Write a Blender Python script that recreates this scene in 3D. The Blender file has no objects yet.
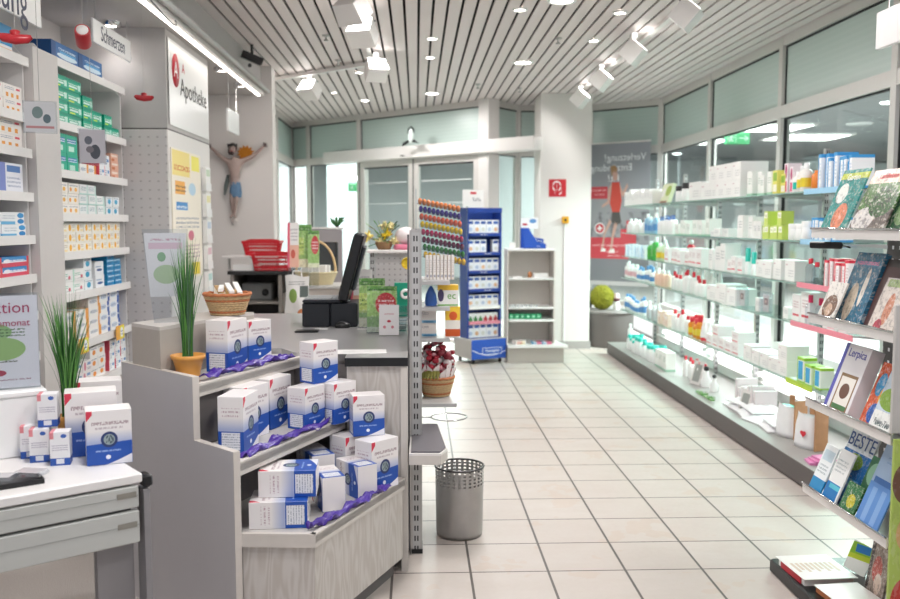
import bpy, math, random
from mathutils import Vector, Matrix, Euler
random.seed(7)
PI = math.pi
R = math.radians
scene = bpy.context.scene
COL = scene.collection
# ---------------------------------------------------------------- camera
F = 890.0
CAMH = 1.47
PITCH = math.atan(76.5 / F)
YAW = math.atan(33.5 * math.cos(PITCH) / F)
cd = bpy.data.cameras.new('camera')
cd.sensor_width = 36.0
cd.lens = F / 900.0 * 36.0
cd.clip_start = 0.05
cd.dof.use_dof = True
cd.dof.focus_distance = 3.5
cd.dof.aperture_fstop = 2.8
cam = bpy.data.objects.new('camera', cd)
COL.objects.link(cam)
cam.location = (0, 0, CAMH)
cam.rotation_euler = (PI / 2 - PITCH, 0, -YAW)
scene.camera = cam
_c, _s, _cy, _sy = math.cos(PITCH), math.sin(PITCH), math.cos(YAW), math.sin(YAW)
FWD = Vector((_sy * _c, _cy * _c, -_s)); RGT = Vector((_cy, -_sy, 0)); UPV = Vector((_sy * _s, _cy * _s, _c))
def at(px, py, X=None, Y=None, Z=None):
    "the point of the room seen at a pixel of the photograph, on a plane X=, Y= or Z="
    d = FWD + RGT * ((px - 450) / F) + UPV * ((299.5 - py) / F)
    if X is not None: t = X / d.x
    elif Y is not None: t = Y / d.y
    else: t = (Z - CAMH) / d.z
    return Vector((d.x * t, d.y * t, CAMH + d.z * t))
# ---------------------------------------------------------------- materials
def lin(c):
    if isinstance(c, str):
        c = [int(c[i:i + 2], 16) / 255 for i in (0, 2, 4)]
    return tuple(x / 12.92 if x <= .04045 else ((x + .055) / 1.055) ** 2.4 for x in c) + (1,)
MATS = {}
class NT:
    "tiny helper to write node maths"
    def __init__(s, m):
        m.use_nodes = True; s.t = m.node_tree; s.n = s.t.nodes; s.l = s.t.links
        s.b = s.n['Principled BSDF']
    def node(s, kind, **kw):
        n = s.n.new(kind)
        for k, v in kw.items(): setattr(n, k, v)
        return n
    def put(s, sock, v):
        if hasattr(v, 'is_output'): s.l.new(v, sock)
        elif v is not None: sock.default_value = v
    def m(s, op, a, b=None, c=None):
        n = s.node('ShaderNodeMath', operation=op)
        s.put(n.inputs[0], a); s.put(n.inputs[1], b)
        if c is not None: s.put(n.inputs[2], c)
        return n.outputs[0]
    def mix(s, f, a, b):
        n = s.node('ShaderNodeMix', data_type='RGBA')
        s.put(n.inputs[0], f); s.put(n.inputs[6], a); s.put(n.inputs[7], b)
        return n.outputs[2]
    def coord(s, which='Generated'):
        tc = s.node('ShaderNodeTexCoord'); sp = s.node('ShaderNodeSeparateXYZ')
        s.l.new(tc.outputs[which], sp.inputs[0])
        s.vec = tc.outputs[which]
        return sp.outputs
    def rng(s, v, lo, hi):
        return s.m('MULTIPLY', s.m('GREATER_THAN', v, lo), s.m('LESS_THAN', v, hi))
    def noise(s, vec, scale, detail=2, rough=.5):
        n = s.node('ShaderNodeTexNoise')
        n.inputs['Scale'].default_value = scale; n.inputs['Detail'].default_value = detail
        n.inputs['Roughness'].default_value = rough
        if vec is not None: s.l.new(vec, n.inputs['Vector'])
        return n.outputs['Fac']
    def scaled(s, vec, sc):
        n = s.node('ShaderNodeMapping'); s.l.new(vec, n.inputs[0]); n.inputs['Scale'].default_value = sc
        return n.outputs[0]
    def bump(s, h, strength=.2, dist=.002):
        n = s.node('ShaderNodeBump'); n.inputs['Strength'].default_value = strength; n.inputs['Distance'].default_value = dist
        s.l.new(h, n.inputs['Height']); s.l.new(n.outputs[0], s.b.inputs['Normal'])
    def base(s, c): s.put(s.b.inputs['Base Color'], c)
def mat(name, c, rough=.5, metal=0., vary=.04, scale=30, emit=None, es=1., spec=.5, trans=0.):
    if name in MATS: return MATS[name]
    m = bpy.data.materials.new(name); n = NT(m); b = n.b
    col = lin(c)
    b.inputs['Roughness'].default_value = rough; b.inputs['Metallic'].default_value = metal
    b.inputs['Specular IOR Level'].default_value = spec
    if vary:
        n.coord('Object')
        f = n.noise(n.vec, scale, 3)
        d = tuple(x * (1 - 2.2 * vary) for x in col[:3]) + (1,); u = tuple(min(1, x * (1 + vary)) for x in col[:3]) + (1,)
        n.base(n.mix(f, d, u))
    else: n.base(col)
    if emit:
        b.inputs['Emission Color'].default_value = lin(emit); b.inputs['Emission Strength'].default_value = es
    if trans: b.inputs['Transmission Weight'].default_value = trans
    MATS[name] = m
    return m
def glassy(name, c=(.93, .97, .95), refl=1., rough=0.0, tint=1.):
    m = bpy.data.materials.new(name); n = NT(m); n.n.remove(n.b)
    out = [x for x in n.n if x.type == 'OUTPUT_MATERIAL'][0]
    tr = n.node('ShaderNodeBsdfTransparent'); tr.inputs[0].default_value = lin(c)
    gl = n.node('ShaderNodeBsdfGlossy'); gl.inputs['Roughness'].default_value = rough
    fr = n.node('ShaderNodeLayerWeight'); fr.inputs[0].default_value = .5
    mx = n.node('ShaderNodeMixShader')
    n.put(mx.inputs[0], n.m('MULTIPLY', n.m('ADD', .04, n.m('MULTIPLY', n.m('POWER', fr.outputs['Facing'], 5.), .8)), refl)); n.l.new(tr.outputs[0], mx.inputs[1]); n.l.new(gl.outputs[0], mx.inputs[2])
    n.l.new(mx.outputs[0], out.inputs[0]); MATS[name] = m
    return m
def carton(name, base, rects=(), rough=.45, text=None, top=None, busy=0):
    """printed card: rects are (x0, x1, z0, z1, colour) over the face; text = list of (x0, x1, z0, z1, colour, lines)"""
    if name in MATS: return MATS[name]
    m = bpy.data.materials.new(name); n = NT(m); o = n.coord('Generated'); x, z = o[0], o[2]
    col = lin(base)
    for r in rects:
        x0, x1, z0, z1, c = r[:5]
        f = n.m('MULTIPLY', n.rng(x, x0 - (.01 if x0 <= 0 else 0), x1 + (.01 if x1 >= 1 else 0)), n.rng(z, z0 - (.01 if z0 <= 0 else 0), z1 + (.01 if z1 >= 1 else 0)))
        if len(r) > 5:      # an ellipse instead of a rectangle
            u = n.m('DIVIDE', n.m('SUBTRACT', x, (x0 + x1) / 2), (x1 - x0) / 2); v = n.m('DIVIDE', n.m('SUBTRACT', z, (z0 + z1) / 2), (z1 - z0) / 2)
            f = n.m('LESS_THAN', n.m('ADD', n.m('MULTIPLY', u, u), n.m('MULTIPLY', v, v)), 1.)
        col = n.mix(f, col, lin(c))
    if busy:
        q = n.noise(n.scaled(n.vec, (7, 2, 9)), 1.4, 4, .65)
        q2 = n.noise(n.scaled(n.vec, (22, 2, 26)), 1., 2, .5)
        col = n.mix(n.m('MULTIPLY', n.m('GREATER_THAN', q, .56), busy), col, lin('2c2a30'))
        col = n.mix(n.m('MULTIPLY', n.m('LESS_THAN', q, .42), busy), col, lin('f2efe8'))
        col = n.mix(n.m('MULTIPLY', n.m('GREATER_THAN', q2, .6), busy * .7), col, lin('e9ddd0'))
    for x0, x1, z0, z1, c, k in (text or ()):
        f = n.m('MULTIPLY', n.rng(x, x0, x1), n.rng(z, z0, z1))
        st = n.m('LESS_THAN', n.m('FRACT', n.m('MULTIPLY', n.m('SUBTRACT', z, z0), k / (z1 - z0))), .5)
        nz = n.m('GREATER_THAN', n.noise(n.scaled(n.vec, (38, 3, k * 3.3 / (z1 - z0))), 1, 0), .47)
        col = n.mix(n.m('MULTIPLY', n.m('MULTIPLY', f, st), nz), col, lin(c))
    n.base(col); n.b.inputs['Roughness'].default_value = rough
    MATS[name] = m
    return m
WHITE = mat('white_laminate', 'e6e3e0', .35, vary=.015)
PAPER = mat('white_paper', 'f4f3f2', .6, vary=.01)
PLASTW = mat('white_plastic', 'f2f2f2', .3, vary=.01)
FRAME = mat('grey_white_aluminium', 'd6d1ce', .35, .15, vary=.02)
FRAMEW = mat('white_aluminium', 'e3dfdd', .35, .1, vary=.02)
GREY = mat('light_grey_board', 'c3c0bd', .45, vary=.03)
DGREY = mat('dark_grey_board', '6f6a6a', .5, vary=.05)
BLACK = mat('black_plastic', '16171a', .35, vary=.1)
GASKET = mat('black_gasket', '1b1c1e', .6)
STEEL = mat('brushed_steel', 'bab8b7', .35, .55, vary=.06, scale=60)
CHROME = mat('chrome', 'd5d5d6', .12, 1., vary=.02)
WALLM = mat('painted_wall', 'dcd7d4', .8, vary=.02, scale=4)
GLASS = glassy('clear_glass', (.95, .975, .965), .9)
SHGLASS = glassy('green_edged_shelf_glass', (.90, .96, .94), 1.0)
EDGE = mat('glass_edge_green', '8fae a4'.replace(' ', ''), .2, vary=.02)
CLEAR = glassy('clear_acrylic', (.95, .96, .97), 1.1, .05)
def lamp_mat(name, c, s): return mat(name, 'ffffff', .5, vary=0, emit=c, es=s)
# wood-grained light laminate of the counter
m = bpy.data.materials.new('pale_grey_wood_grain'); n = NT(m); n.coord('Object')
ns = n.noise(n.scaled(n.vec, (7, 7, 1.1)), 1.0, 3, .55)
w = n.m('SINE', n.m('MULTIPLY', ns, 85.))
n.base(n.mix(n.m('MULTIPLY', n.m('ADD', w, 1.), .5), lin('bcb5af'), lin('cac5c1')))
n.b.inputs['Roughness'].default_value = .45
WOOD = MATS['wood'] = m
# floor tiles
TILE = .3295
m = bpy.data.materials.new('pale_stone_floor_tiles'); n = NT(m); o = n.coord('Object')
p_a = at(465.8, 541.5, Z=0); p_t = at(560, 543, Z=0)
fx = n.m('FRACT', n.m('DIVIDE', n.m('SUBTRACT', o[0], p_a.x - 40 * TILE), TILE))
fy = n.m('FRACT', n.m('DIVIDE', n.m('SUBTRACT', o[1], p_t.y - 40 * TILE), TILE))
jw = .016
def edge(f, w): return n.m('MAXIMUM', n.m('LESS_THAN', f, w), n.m('GREATER_THAN', f, 1 - w))
joint = n.m('MAXIMUM', edge(fx, jw), edge(fy, jw * .8))
ix = n.m('FLOOR', n.m('DIVIDE', n.m('SUBTRACT', o[0], p_a.x - 40 * TILE), TILE))
iy = n.m('FLOOR', n.m('DIVIDE', n.m('SUBTRACT', o[1], p_t.y - 40 * TILE), TILE))
cb = n.node('ShaderNodeCombineXYZ'); n.put(cb.inputs[0], ix); n.put(cb.inputs[1], iy)
wn = n.node('ShaderNodeTexWhiteNoise'); wn.noise_dimensions = '2D'; n.l.new(cb.outputs[0], wn.inputs[0])
big = n.noise(n.scaled(n.vec, (1.6, 3.2, 1)), 2.2, 4, .6)
fine = n.noise(n.vec, 40, 4, .7)
c1 = n.mix(n.m('MULTIPLY', big, 1.0), lin('bfb3ab'), lin('cdc6c2'))
c1 = n.mix(n.m('MULTIPLY', wn.outputs['Value'], .35), c1, lin('beb3ac'))
st = n.m('MULTIPLY', n.m('GREATER_THAN', n.noise(n.scaled(n.vec, (1, 1, 1)), 3.1, 3, .6), .60), .25)
c1 = n.mix(st, c1, lin('c3a792'))
c1 = n.mix(n.m('MULTIPLY', fine, .18), c1, lin('b9ada6'))
n.base(n.mix(joint, c1, lin('5a534f')))
n.b.inputs['Roughness'].default_value = .38
n.put(n.b.inputs['Roughness'], n.m('ADD', .3, n.m('MULTIPLY', fine, .25)))
n.bump(n.m('SUBTRACT', 1, joint), .3, .002)
TILES = m
# speckled floor behind the counter
m = bpy.data.materials.new('speckled_vinyl'); n = NT(m); n.coord('Object')
n.base(n.mix(n.m('GREATER_THAN', n.noise(n.vec, 260, 2), .52), lin('b7aea8'), lin('d2ccc7')))
n.b.inputs['Roughness'].default_value = .6
SPECK = m
# dotted / perforated board, slotted upright
def dots(name, c, d, px, pz, rx, axis=(0, 2), rough=.5, rz=None, metal=0.):
    m = bpy.data.materials.new(name); n = NT(m); o = n.coord('Object')
    a = n.m('ABSOLUTE', n.m('SUBTRACT', n.m('FRACT', n.m('DIVIDE', o[axis[0]], px)), .5))
    b = n.m('ABSOLUTE', n.m('SUBTRACT', n.m('FRACT', n.m('DIVIDE', o[axis[1]], pz)), .5))
    f = n.m('MULTIPLY', n.m('LESS_THAN', a, rx / px), n.m('LESS_THAN', b, (rz or rx) / pz))
    n.base(n.mix(f, lin(c), lin(d))); n.b.inputs['Roughness'].default_value = rough
    n.b.inputs['Metallic'].default_value = metal
    MATS[name] = m
    return m
# ---------------------------------------------------------------- mesh builder
class MB:
    def __init__(s): s.v = []; s.f = []; s.mi = []; s.ms = []; s.M = None; s.sm = []
    def _m(s, m):
        if m not in s.ms: s.ms.append(m)
        return s.ms.index(m)
    def add(s, vs, fs, m, smooth=False):
        k = len(s.v)
        s.v += [tuple(s.M @ Vector(p)) if s.M else tuple(p) for p in vs]
        i = s._m(m)
        for f in fs: s.f.append([k + a for a in f]); s.mi.append(i); s.sm.append(smooth)
        return s
    def box(s, x0, x1, y0, y1, z0, z1, m):
        if x0 > x1: x0, x1 = x1, x0
        if y0 > y1: y0, y1 = y1, y0
        if z0 > z1: z0, z1 = z1, z0
        vs = [(x0, y0, z0), (x1, y0, z0), (x1, y1, z0), (x0, y1, z0), (x0, y0, z1), (x1, y0, z1), (x1, y1, z1), (x0, y1, z1)]
        return s.add(vs, [(0, 3, 2, 1), (4, 5, 6, 7), (0, 1, 5, 4), (1, 2, 6, 5), (2, 3, 7, 6), (3, 0, 4, 7)], m)
    def rbox(s, x0, x1, y0, y1, z0, z1, m, b=.003):
        "box with bevelled vertical and horizontal edges"
        vs = []; b = min(b, (x1 - x0) / 2.2, (y1 - y0) / 2.2, (z1 - z0) / 2.2)
        def ring(ix, z): return [(x0 + ix + b, y0 + ix, z), (x1 - ix - b, y0 + ix, z), (x1 - ix, y0 + ix + b, z), (x1 - ix, y1 - ix - b, z), (x1 - ix - b, y1 - ix, z), (x0 + ix + b, y1 - ix, z), (x0 + ix, y1 - ix - b, z), (x0 + ix, y0 + ix + b, z)]
        rs = [ring(b, z0), ring(0, z0 + b), ring(0, z1 - b), ring(b, z1)]
        for r in rs: vs += r
        fs = [tuple(range(7, -1, -1)), tuple(range(24, 32))]
        for k in range(3):
            for i in range(8): j = (i + 1) % 8; fs.append((k * 8 + i, k * 8 + j, k * 8 + 8 + j, k * 8 + 8 + i))
        return s.add(vs, fs, m)
    def prism(s, pts, h0, h1, m, axis='z'):
        "pts counter-clockwise seen from +axis"
        k = len(pts)
        def mk(p, h): return (p[0], p[1], h) if axis == 'z' else ((p[0], h, p[1]) if axis == 'y' else (h, p[0], p[1]))
        vs = [mk(p, h0) for p in pts] + [mk(p, h1) for p in pts]
        fs = [tuple(range(k - 1, -1, -1)), tuple(range(k, 2 * k))] + [(i, (i + 1) % k, k + (i + 1) % k, k + i) for i in range(k)]
        return s.add(vs, fs, m)
    def lathe(s, prof, m, seg=16, c=(0, 0, 0), smooth=True, sx=1, sy=1, cap=True):
        vs = []; fs = []
        for r, z in prof:
            for i in range(seg):
                a = 2 * PI * i / seg; vs.append((c[0] + r * sx * math.cos(a), c[1] + r * sy * math.sin(a), c[2] + z))
        for k in range(len(prof) - 1):
            for i in range(seg):
                j = (i + 1) % seg; fs.append((k * seg + i, k * seg + j, (k + 1) * seg + j, (k + 1) * seg + i))
        s.add(vs, fs, m, smooth)
        if cap:
            if prof[0][0] > 1e-5: s.add(vs[:seg], [tuple(range(seg - 1, -1, -1))], m)
            if prof[-1][0] > 1e-5: s.add(vs[-seg:], [tuple(range(seg))], m)
        return s
    def cyl(s, c, r, h, m, seg=16): return s.lathe([(r, 0), (r, h)], m, seg, c)
    def tube(s, pts, r, m, seg=8, closed=False):
        pts = [Vector(p) for p in pts]; N = len(pts); vs = []; fs = []
        up = Vector((0, 0, 1)); prev = None
        for i, p in enumerate(pts):
            if closed: t = (pts[(i + 1) % N] - pts[i - 1])
            else: t = pts[min(i + 1, N - 1)] - pts[max(i - 1, 0)]
            t.normalize()
            if prev is None:
                a = t.cross(up)
                if a.length < .05: a = t.cross(Vector((1, 0, 0)))
            else: a = prev - t * prev.dot(t)
            a.normalize(); prev = a; b = t.cross(a)
            rr = r[i] if isinstance(r, (list, tuple)) else r
            for k in range(seg):
                q = 2 * PI * k / seg; vs.append(tuple(p + a * (rr * math.cos(q)) + b * (rr * math.sin(q))))
        for i in range(N if closed else N - 1):
            for k in range(seg):
                j = (i + 1) % N; l = (k + 1) % seg
                fs.append((i * seg + k, i * seg + l, j * seg + l, j * seg + k))
        if not closed: fs += [tuple(range(seg)), tuple(range((N - 1) * seg + seg - 1, (N - 1) * seg - 1, -1))]
        return s.add(vs, fs, m, True)
    def sphere(s, c, r, m, seg=12, rings=8, sx=1, sy=1, sz=1):
        prof = [(max(1e-6, r * math.sin(PI * k / rings)), -r * sz * math.cos(PI * k / rings)) for k in range(rings + 1)]
        return s.lathe(prof, m, seg, c, True, sx, sy, False)
    def bar(s, a, b, w, h, m):
        "rectangular bar from a to b, w wide and h high"
        a, b = Vector(a), Vector(b); t = (b - a).normalized(); up = Vector((0, 0, 1))
        if abs(t.z) > .98: up = Vector((0, 1, 0))
        n1 = t.cross(up).normalized() * (w / 2); n2 = n1.cross(t).normalized() * (h / 2)
        vs = [a - n1 - n2, a + n1 - n2, a + n1 + n2, a - n1 + n2, b - n1 - n2, b + n1 - n2, b + n1 + n2, b - n1 + n2]
        return s.add([tuple(v) for v in vs], [(0, 1, 2, 3), (7, 6, 5, 4), (0, 4, 5, 1), (1, 5, 6, 2), (2, 6, 7, 3), (3, 7, 4, 0)], m)
    def quad(s, a, b, c, d, m): return s.add([a, b, c, d], [(0, 1, 2, 3)], m)
    def mesh(s, name):
        me = bpy.data.meshes.new(name); me.from_pydata(s.v, [], s.f)
        for m in s.ms: me.materials.append(m)
        me.polygons.foreach_set('material_index', s.mi); me.polygons.foreach_set('use_smooth', s.sm)
        me.update(); return me
    def build(s, name, parent=None, loc=(0, 0, 0), rot=(0, 0, 0)):
        o = bpy.data.objects.new(name, s.mesh(name)); COL.objects.link(o)
        o.location = loc; o.rotation_euler = rot
        if parent: o.parent = parent
        return o
def tag(o, label, cat, group=None, kind=None):
    if label: o['label'] = label
    if cat: o['category'] = cat
    if group: o['group'] = group
    if kind: o['kind'] = kind
    return o
def root(name, label, cat, loc=(0, 0, 0), rz=0, group=None):
    o = bpy.data.objects.new(name, None); COL.objects.link(o); o.empty_display_size = .05
    o.location = loc; o.rotation_euler = (0, 0, rz)
    return tag(o, label, cat, group)
def struct(name, mb, loc=(0, 0, 0), rot=(0, 0, 0)):
    o = mb.build(name, None, loc, rot); o['kind'] = 'structure'; return o
def inst(me, name, loc, rz, label, cat, group=None, rx=0, ry=0):
    o = bpy.data.objects.new(name, me); COL.objects.link(o)
    o.location = loc; o.rotation_euler = (rx, ry, rz)
    return tag(o, label, cat, group)
def copy_tree(o, parent=None):
    c = o.copy(); COL.objects.link(c); c.parent = parent
    for ch in list(o.children): copy_tree(ch, c)
    return c
def lettering(s, size, m, parent, loc, rot, align='CENTER', name='lettering', sx=1., ext=.0004, offset=0.):
    cu = bpy.data.curves.new('t', 'FONT'); cu.body = s; cu.size = size; cu.align_x = align; cu.align_y = 'CENTER'
    cu.extrude = ext; cu.resolution_u = 3; cu.offset = offset
    t = bpy.data.objects.new('t', cu); COL.objects.link(t)
    bpy.context.view_layer.update()
    dg = bpy.context.evaluated_depsgraph_get()
    me = bpy.data.meshes.new_from_object(t.evaluated_get(dg))
    bpy.data.objects.remove(t)
    me.materials.clear(); me.materials.append(m)
    o = bpy.data.objects.new(name, me); COL.objects.link(o); o.parent = parent
    o.location = loc; o.rotation_euler = rot; o.scale = (sx, 1, 1)
    return o
FRONT = (PI / 2, 0, 0)          # lettering on a local -Y face
INK = mat('dark_blue_ink', '2b3350', .5, vary=0)
INKR = mat('red_ink', 'c8283a', .5, vary=0)
INKW = mat('white_ink', 'f6f6f6', .5, vary=0)
INKK = mat('black_ink', '222222', .5, vary=0)
# ================================================================ THE SETTING
H = 2.95
SOF = 2.68
mb = MB(); mb.box(-3.2, 2.97, -1.5, 14.5, -.05, 0, TILES); struct('floor', mb)
mb = MB(); mb.box(-2.2, -1.0, .5, 5.7, 0, .004, SPECK); struct('floor_behind_desk', mb)
# slatted ceiling
SLAT = mat('ceiling_slat_paint', 'ded3d2', .5, vary=.03, scale=120)
mb = MB()
x = -1.87
while x < 2.97:
    if x < -1.5:
        mb.box(x, x + .081, 8.87, 13.6, H, H + .012, SLAT); x += .1; continue
    y1 = min(13.6, 11.72 - x) if x < .9 else (11.45 if x < 2.2 else 11.4 - (x - 2.2) * .95)
    mb.box(x, x + .081, 1.2, y1, H, H + .012, SLAT); x += .1
struct('ceiling', mb)
mb = MB(); mb.box(-3.2, 2.97, 1.2, 14.4, H + .06, H + .1, mat('black_void', '0c0c0c', .9)); struct('ceiling_void', mb)
# lowered soffit over the left side, with fascia and light rail
SOFM = mat('soffit_paint', 'b4b0af', .6, vary=.02)
mb = MB(); mb.box(-3.2, -1.47, 1.2, 8.64, SOF, SOF + .03, SOFM); mb.box(-1.5, -1.47, 1.2, 8.8, SOF + .03, H + .05, SOFM); struct('ceiling_soffit', mb)
t = root('cornice_light_rail', 'long white light rail running along the edge of the lowered ceiling', 'light rail', (-1.44, 5.0, SOF + .02))
MB().box(-.03, .03, -3.6, 3.45, -.05, .0, FRAMEW).build('rail', t)
MB().box(-.028, -.004, -3.6, 3.44, -.058, -.05, lamp_mat('rail_diffuser', 'fff6ec', 6.)).build('diffuser', t)
MB().tube([(.055, -3.6, -.005), (.055, 3.5, -.005)], .024, STEEL, 12).build('pipe', t)
def cable(pts, r=.005, m=None):
    return MB().tube(pts, r, m or mat('grey_cable', '8b8a8a', .5), 6)
for k, (y0, l) in enumerate(((-1.1, .6), (-.2, .7))):
    c = [(-.01 + .09 * math.sin(PI * i / 12), y0 + l * i / 12, .01 - .13 * math.sin(PI * i / 12)) for i in range(13)]
    cable(c).build('cable', t)
# walls at the left
mb = MB(); mb.box(-2.3, -2.2, 1.2, 7, 0, SOF, WALLM); struct('wall_left', mb)
PERF = dots('perforated_white_board', 'cfcccc', 'b0adad', .055, .055, .007, rough=.5, rz=.005)
UP = mat('column_paint', 'bdbab9', .6, vary=.02)
mb = MB(); mb.box(-2.199, -1.56, 5.72, 6.85, 0, 2.055, WHITE); mb.box(-2.199, -1.56, 5.72, 6.85, 2.065, SOF - .001, UP); mb.box(-2.199, -1.563, 5.723, 6.847, 2.055, 2.065, DGREY)
struct('wall_column', mb)
mb = MB(); mb.box(-2.19, -1.565, 5.712, 5.7195, .02, 2.05, PERF); struct('wall_column_board', mb)
mb = MB(); mb.box(-3.2, -1.37, 8.65, 8.85, 0, H, WALLM); struct('wall_back_left', mb)
mb = MB(); mb.box(-3.2, -3.1, 6.9, 14.4, 0, SOF, WALLM); struct('wall_far_left', mb)
# pillar
PIL = mat('pillar_paint', 'e3dfdc', .7, vary=.015, scale=5)
mb = MB(); mb.box(1.43, 2.02, 10.3, 10.86, 0, H, PIL); struct('wall_pillar', mb)
mb = MB(); mb.box(1.415, 2.035, 10.285, 10.3, 0, .09, mat('grey_skirting', 'a9a5a3', .5)); struct('baseboard_pillar', mb)
# glazed walls: a run of frames and panes between two points
TR = 2.36      # transom height
def stripes(name):
    m = bpy.data.materials.new(name); n = NT(m); o = n.coord('Object')
    f = n.m('LESS_THAN', n.m('FRACT', n.m('MULTIPLY', o[2], 22)), .45)
    n.base(n.mix(n.m('MULTIPLY', f, .3), lin('bccdc8'), lin('c8d6d2')))
    n.b.inputs['Roughness'].default_value = .28; n.b.inputs['Specular IOR Level'].default_value = .7
    return m
FROST = stripes('frosted_green_film')
wn_count = [0]
def glazing(a, b, cuts, bottom, label_mat=None, low=True, door=False):
    "window with frame bars at the fractions in cuts; local x runs from a to b"
    wn_count[0] += 1
    a, b = Vector(a), Vector(b); L = (b - a).length; rz = math.atan2(b.y - a.y, b.x - a.x)
    w = bpy.data.objects.new('window_%d' % wn_count[0], None); COL.objects.link(w); w['kind'] = 'structure'
    w.location = (a.x, a.y, 0); w.rotation_euler = (0, 0, rz)
    f = MB()
    for c in cuts: f.box(c * L - .035, c * L + .035, -.04, .04, 0, H, FRAME)
    f.box(0, L, -.035, .035, H - .07, H, FRAME); f.box(0, L, -.038, .038, TR - .05, TR + .05, FRAME)
    if bottom > 0: f.box(0, L, -.038, .038, bottom - .06, bottom, FRAME)
    f.build('window_frame', w)
    for i in range(len(cuts) - 1):
        x0, x1 = cuts[i] * L + .035, cuts[i + 1] * L - .035
        g = MB(); g.box(x0, x1, -.004, .004, TR + .05, H - .07, FROST); g.build('transom_pane', w)
        g = MB()
        for (p, q, r_, s_) in ((x0, x0 + .012, TR + .05, H - .07), (x0, x1, H - .085, H - .07), (x0, x0 + .012, bottom, TR - .05), (x0, x1, TR - .062, TR - .05)):
            g.box(p, q, -.012, .012, r_, s_, GASKET)
        g.build('gasket', w)
        if low: g = MB(); g.box(x0, x1, -.004, .004, bottom, TR - .05, GLASS); g.build('pane', w)
    return w
XW = 2.97
glazing((XW, 10.72), (XW, 1.2), [0, .1862, .371, .553, .737, .92, 1.], .5)          # right wall
glazing((2.2, 11.36), (XW - .02, 10.72), [0.0, 1.], .5)                                # facet behind the poster
glazing((1.28, 11.36), (2.2, 11.36), [.0, .5, 1.], 0)
glazing((.86, 10.84), (1.28, 11.36), [.0, 1.], 0)
glazing((-1.86, 13.54), (.86, 10.84), [0, .11, .40, 1.], 0, low=False)                # door wall
glazing((-1.86, 8.86), (-1.86, 13.54), [0.0, .33, .66, 1.], 0)
mb = MB(); mb.box(XW - .02, XW + .06, 1.2, 10.74, 0, .44, WALLM); struct('wall_right', mb)
mb = MB(); mb.M = Matrix.Translation((.86, 10.84, 0)) @ Matrix.Rotation(R(-45), 4, 'Z')
mb.box(-.06, .1, -.1, .1, 0, H, FRAMEW); struct('trim_1', mb)
# door wall (45 degrees): side window, two sliding leaves, operator box
DW = Vector((.86, 10.84, 0)); U = Vector((-1.86 - .86, 13.54 - 10.84, 0)).normalized(); DR = math.atan2(-U.y, -U.x)
def door_x(px):      # distance along the door wall from the right post
    d = FWD + RGT * ((px - 450) / F)
    # ray (d.x,d.y)*t = DW + U*s
    den = d.x * U.y - d.y * U.x
    t = (DW.x * U.y - DW.y * U.x) / den
    return ((Vector((d.x * t, d.y * t, 0)) - DW).dot(U))
dl = [door_x(p) for p in (478, 418, 365)]
for k, (s0, s1) in enumerate(((dl[0] - .08, dl[1]), (dl[1], dl[2]))):
    d = bpy.data.objects.new('door_%d' % (k + 1), None); COL.objects.link(d); d['kind'] = 'structure'
    d.location = DW + U * s1; d.rotation_euler = (0, 0, DR)
    w = s1 - s0; off = -.06
    f = MB(); f.box(.0, .09, off - .02, off + .02, .02, 2.30, FRAME); f.box(w - .09, w, off - .02, off + .02, .02, 2.30, FRAME)
    f.box(.09, w - .09, off - .02, off + .02, 2.22, 2.30, FRAME); f.box(.09, w - .09, off - .02, off + .02, .02, .12, FRAME); f.build('door_frame', d)
    g = MB(); g.box(.09, w - .09, off - .004, off + .004, .12, 2.22, GLASS); g.build('pane', d)
    g = MB(); g.box(-.006, .006, off - .025, off + .025, .02, 2.3, GASKET); g.box(.09, w - .09, off - .012, off + .012, 2.20, 2.22, GASKET); g.build('gasket', d)
    g = MB()
    for z in (1.72, 2.0): g.box(.14, w - .14, off - .0065, off - .0045, z, z + .012, mat('glass_safety_print', 'd9dfdf', .5))
    g.build('safety_stripe', d)
w = bpy.data.objects.new('window_side', None); COL.objects.link(w); w['kind'] = 'structure'; w.name = 'window_7'
w.location = DW + U * 3.83; w.rotation_euler = (0, 0, DR)
g = MB(); g.box(.1, 3.83 - dl[2] - .1, -.004, .004, .02, TR - .05, GLASS); g.build('pane', w)
g = MB(); g.box(3.83 - dl[2] - .04, 3.83 - dl[2] + .04, -.045, .045, 0, TR, FRAME); g.box(3.83 - dl[0] + .0, 3.83 - .08, -.02, .02, 0, TR - .05, FRAMEW); g.build('window_frame', w)
ol, orr = at(322.5, 154, Y=12.72), at(534, 139.5, Y=10.16)
d = (orr - ol); d.z = 0; L = d.length
t = bpy.data.objects.new('trim_2', None); COL.objects.link(t); t['kind'] = 'structure'
t.location = (ol.x, ol.y, 2.30); t.rotation_euler = (0, 0, math.atan2(d.y, d.x))
MB().rbox(0, L, 0, .17, 0, .16, FRAMEW, .01).build('operator_housing', t)
MB().box(L * .42, L * .44, -.006, 0, .03, .04, BLACK).build('badge', t)
def add_light(kind, loc, energy, size=.1, color=(1, .972, .95), rot=(0, 0, 0), spot=None, name='lamp_light', parent=None):
    l = bpy.data.lights.new(name, kind); l.energy = energy; l.color = color
    if kind == 'AREA': l.shape = 'DISK'; l.size = size
    else: l.shadow_soft_size = size
    if spot: l.spot_size = R(spot); l.spot_blend = .6
    o = bpy.data.objects.new(name, l); COL.objects.link(o); o.location = loc; o.rotation_euler = rot
    if parent: o.parent = parent
    return o
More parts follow.
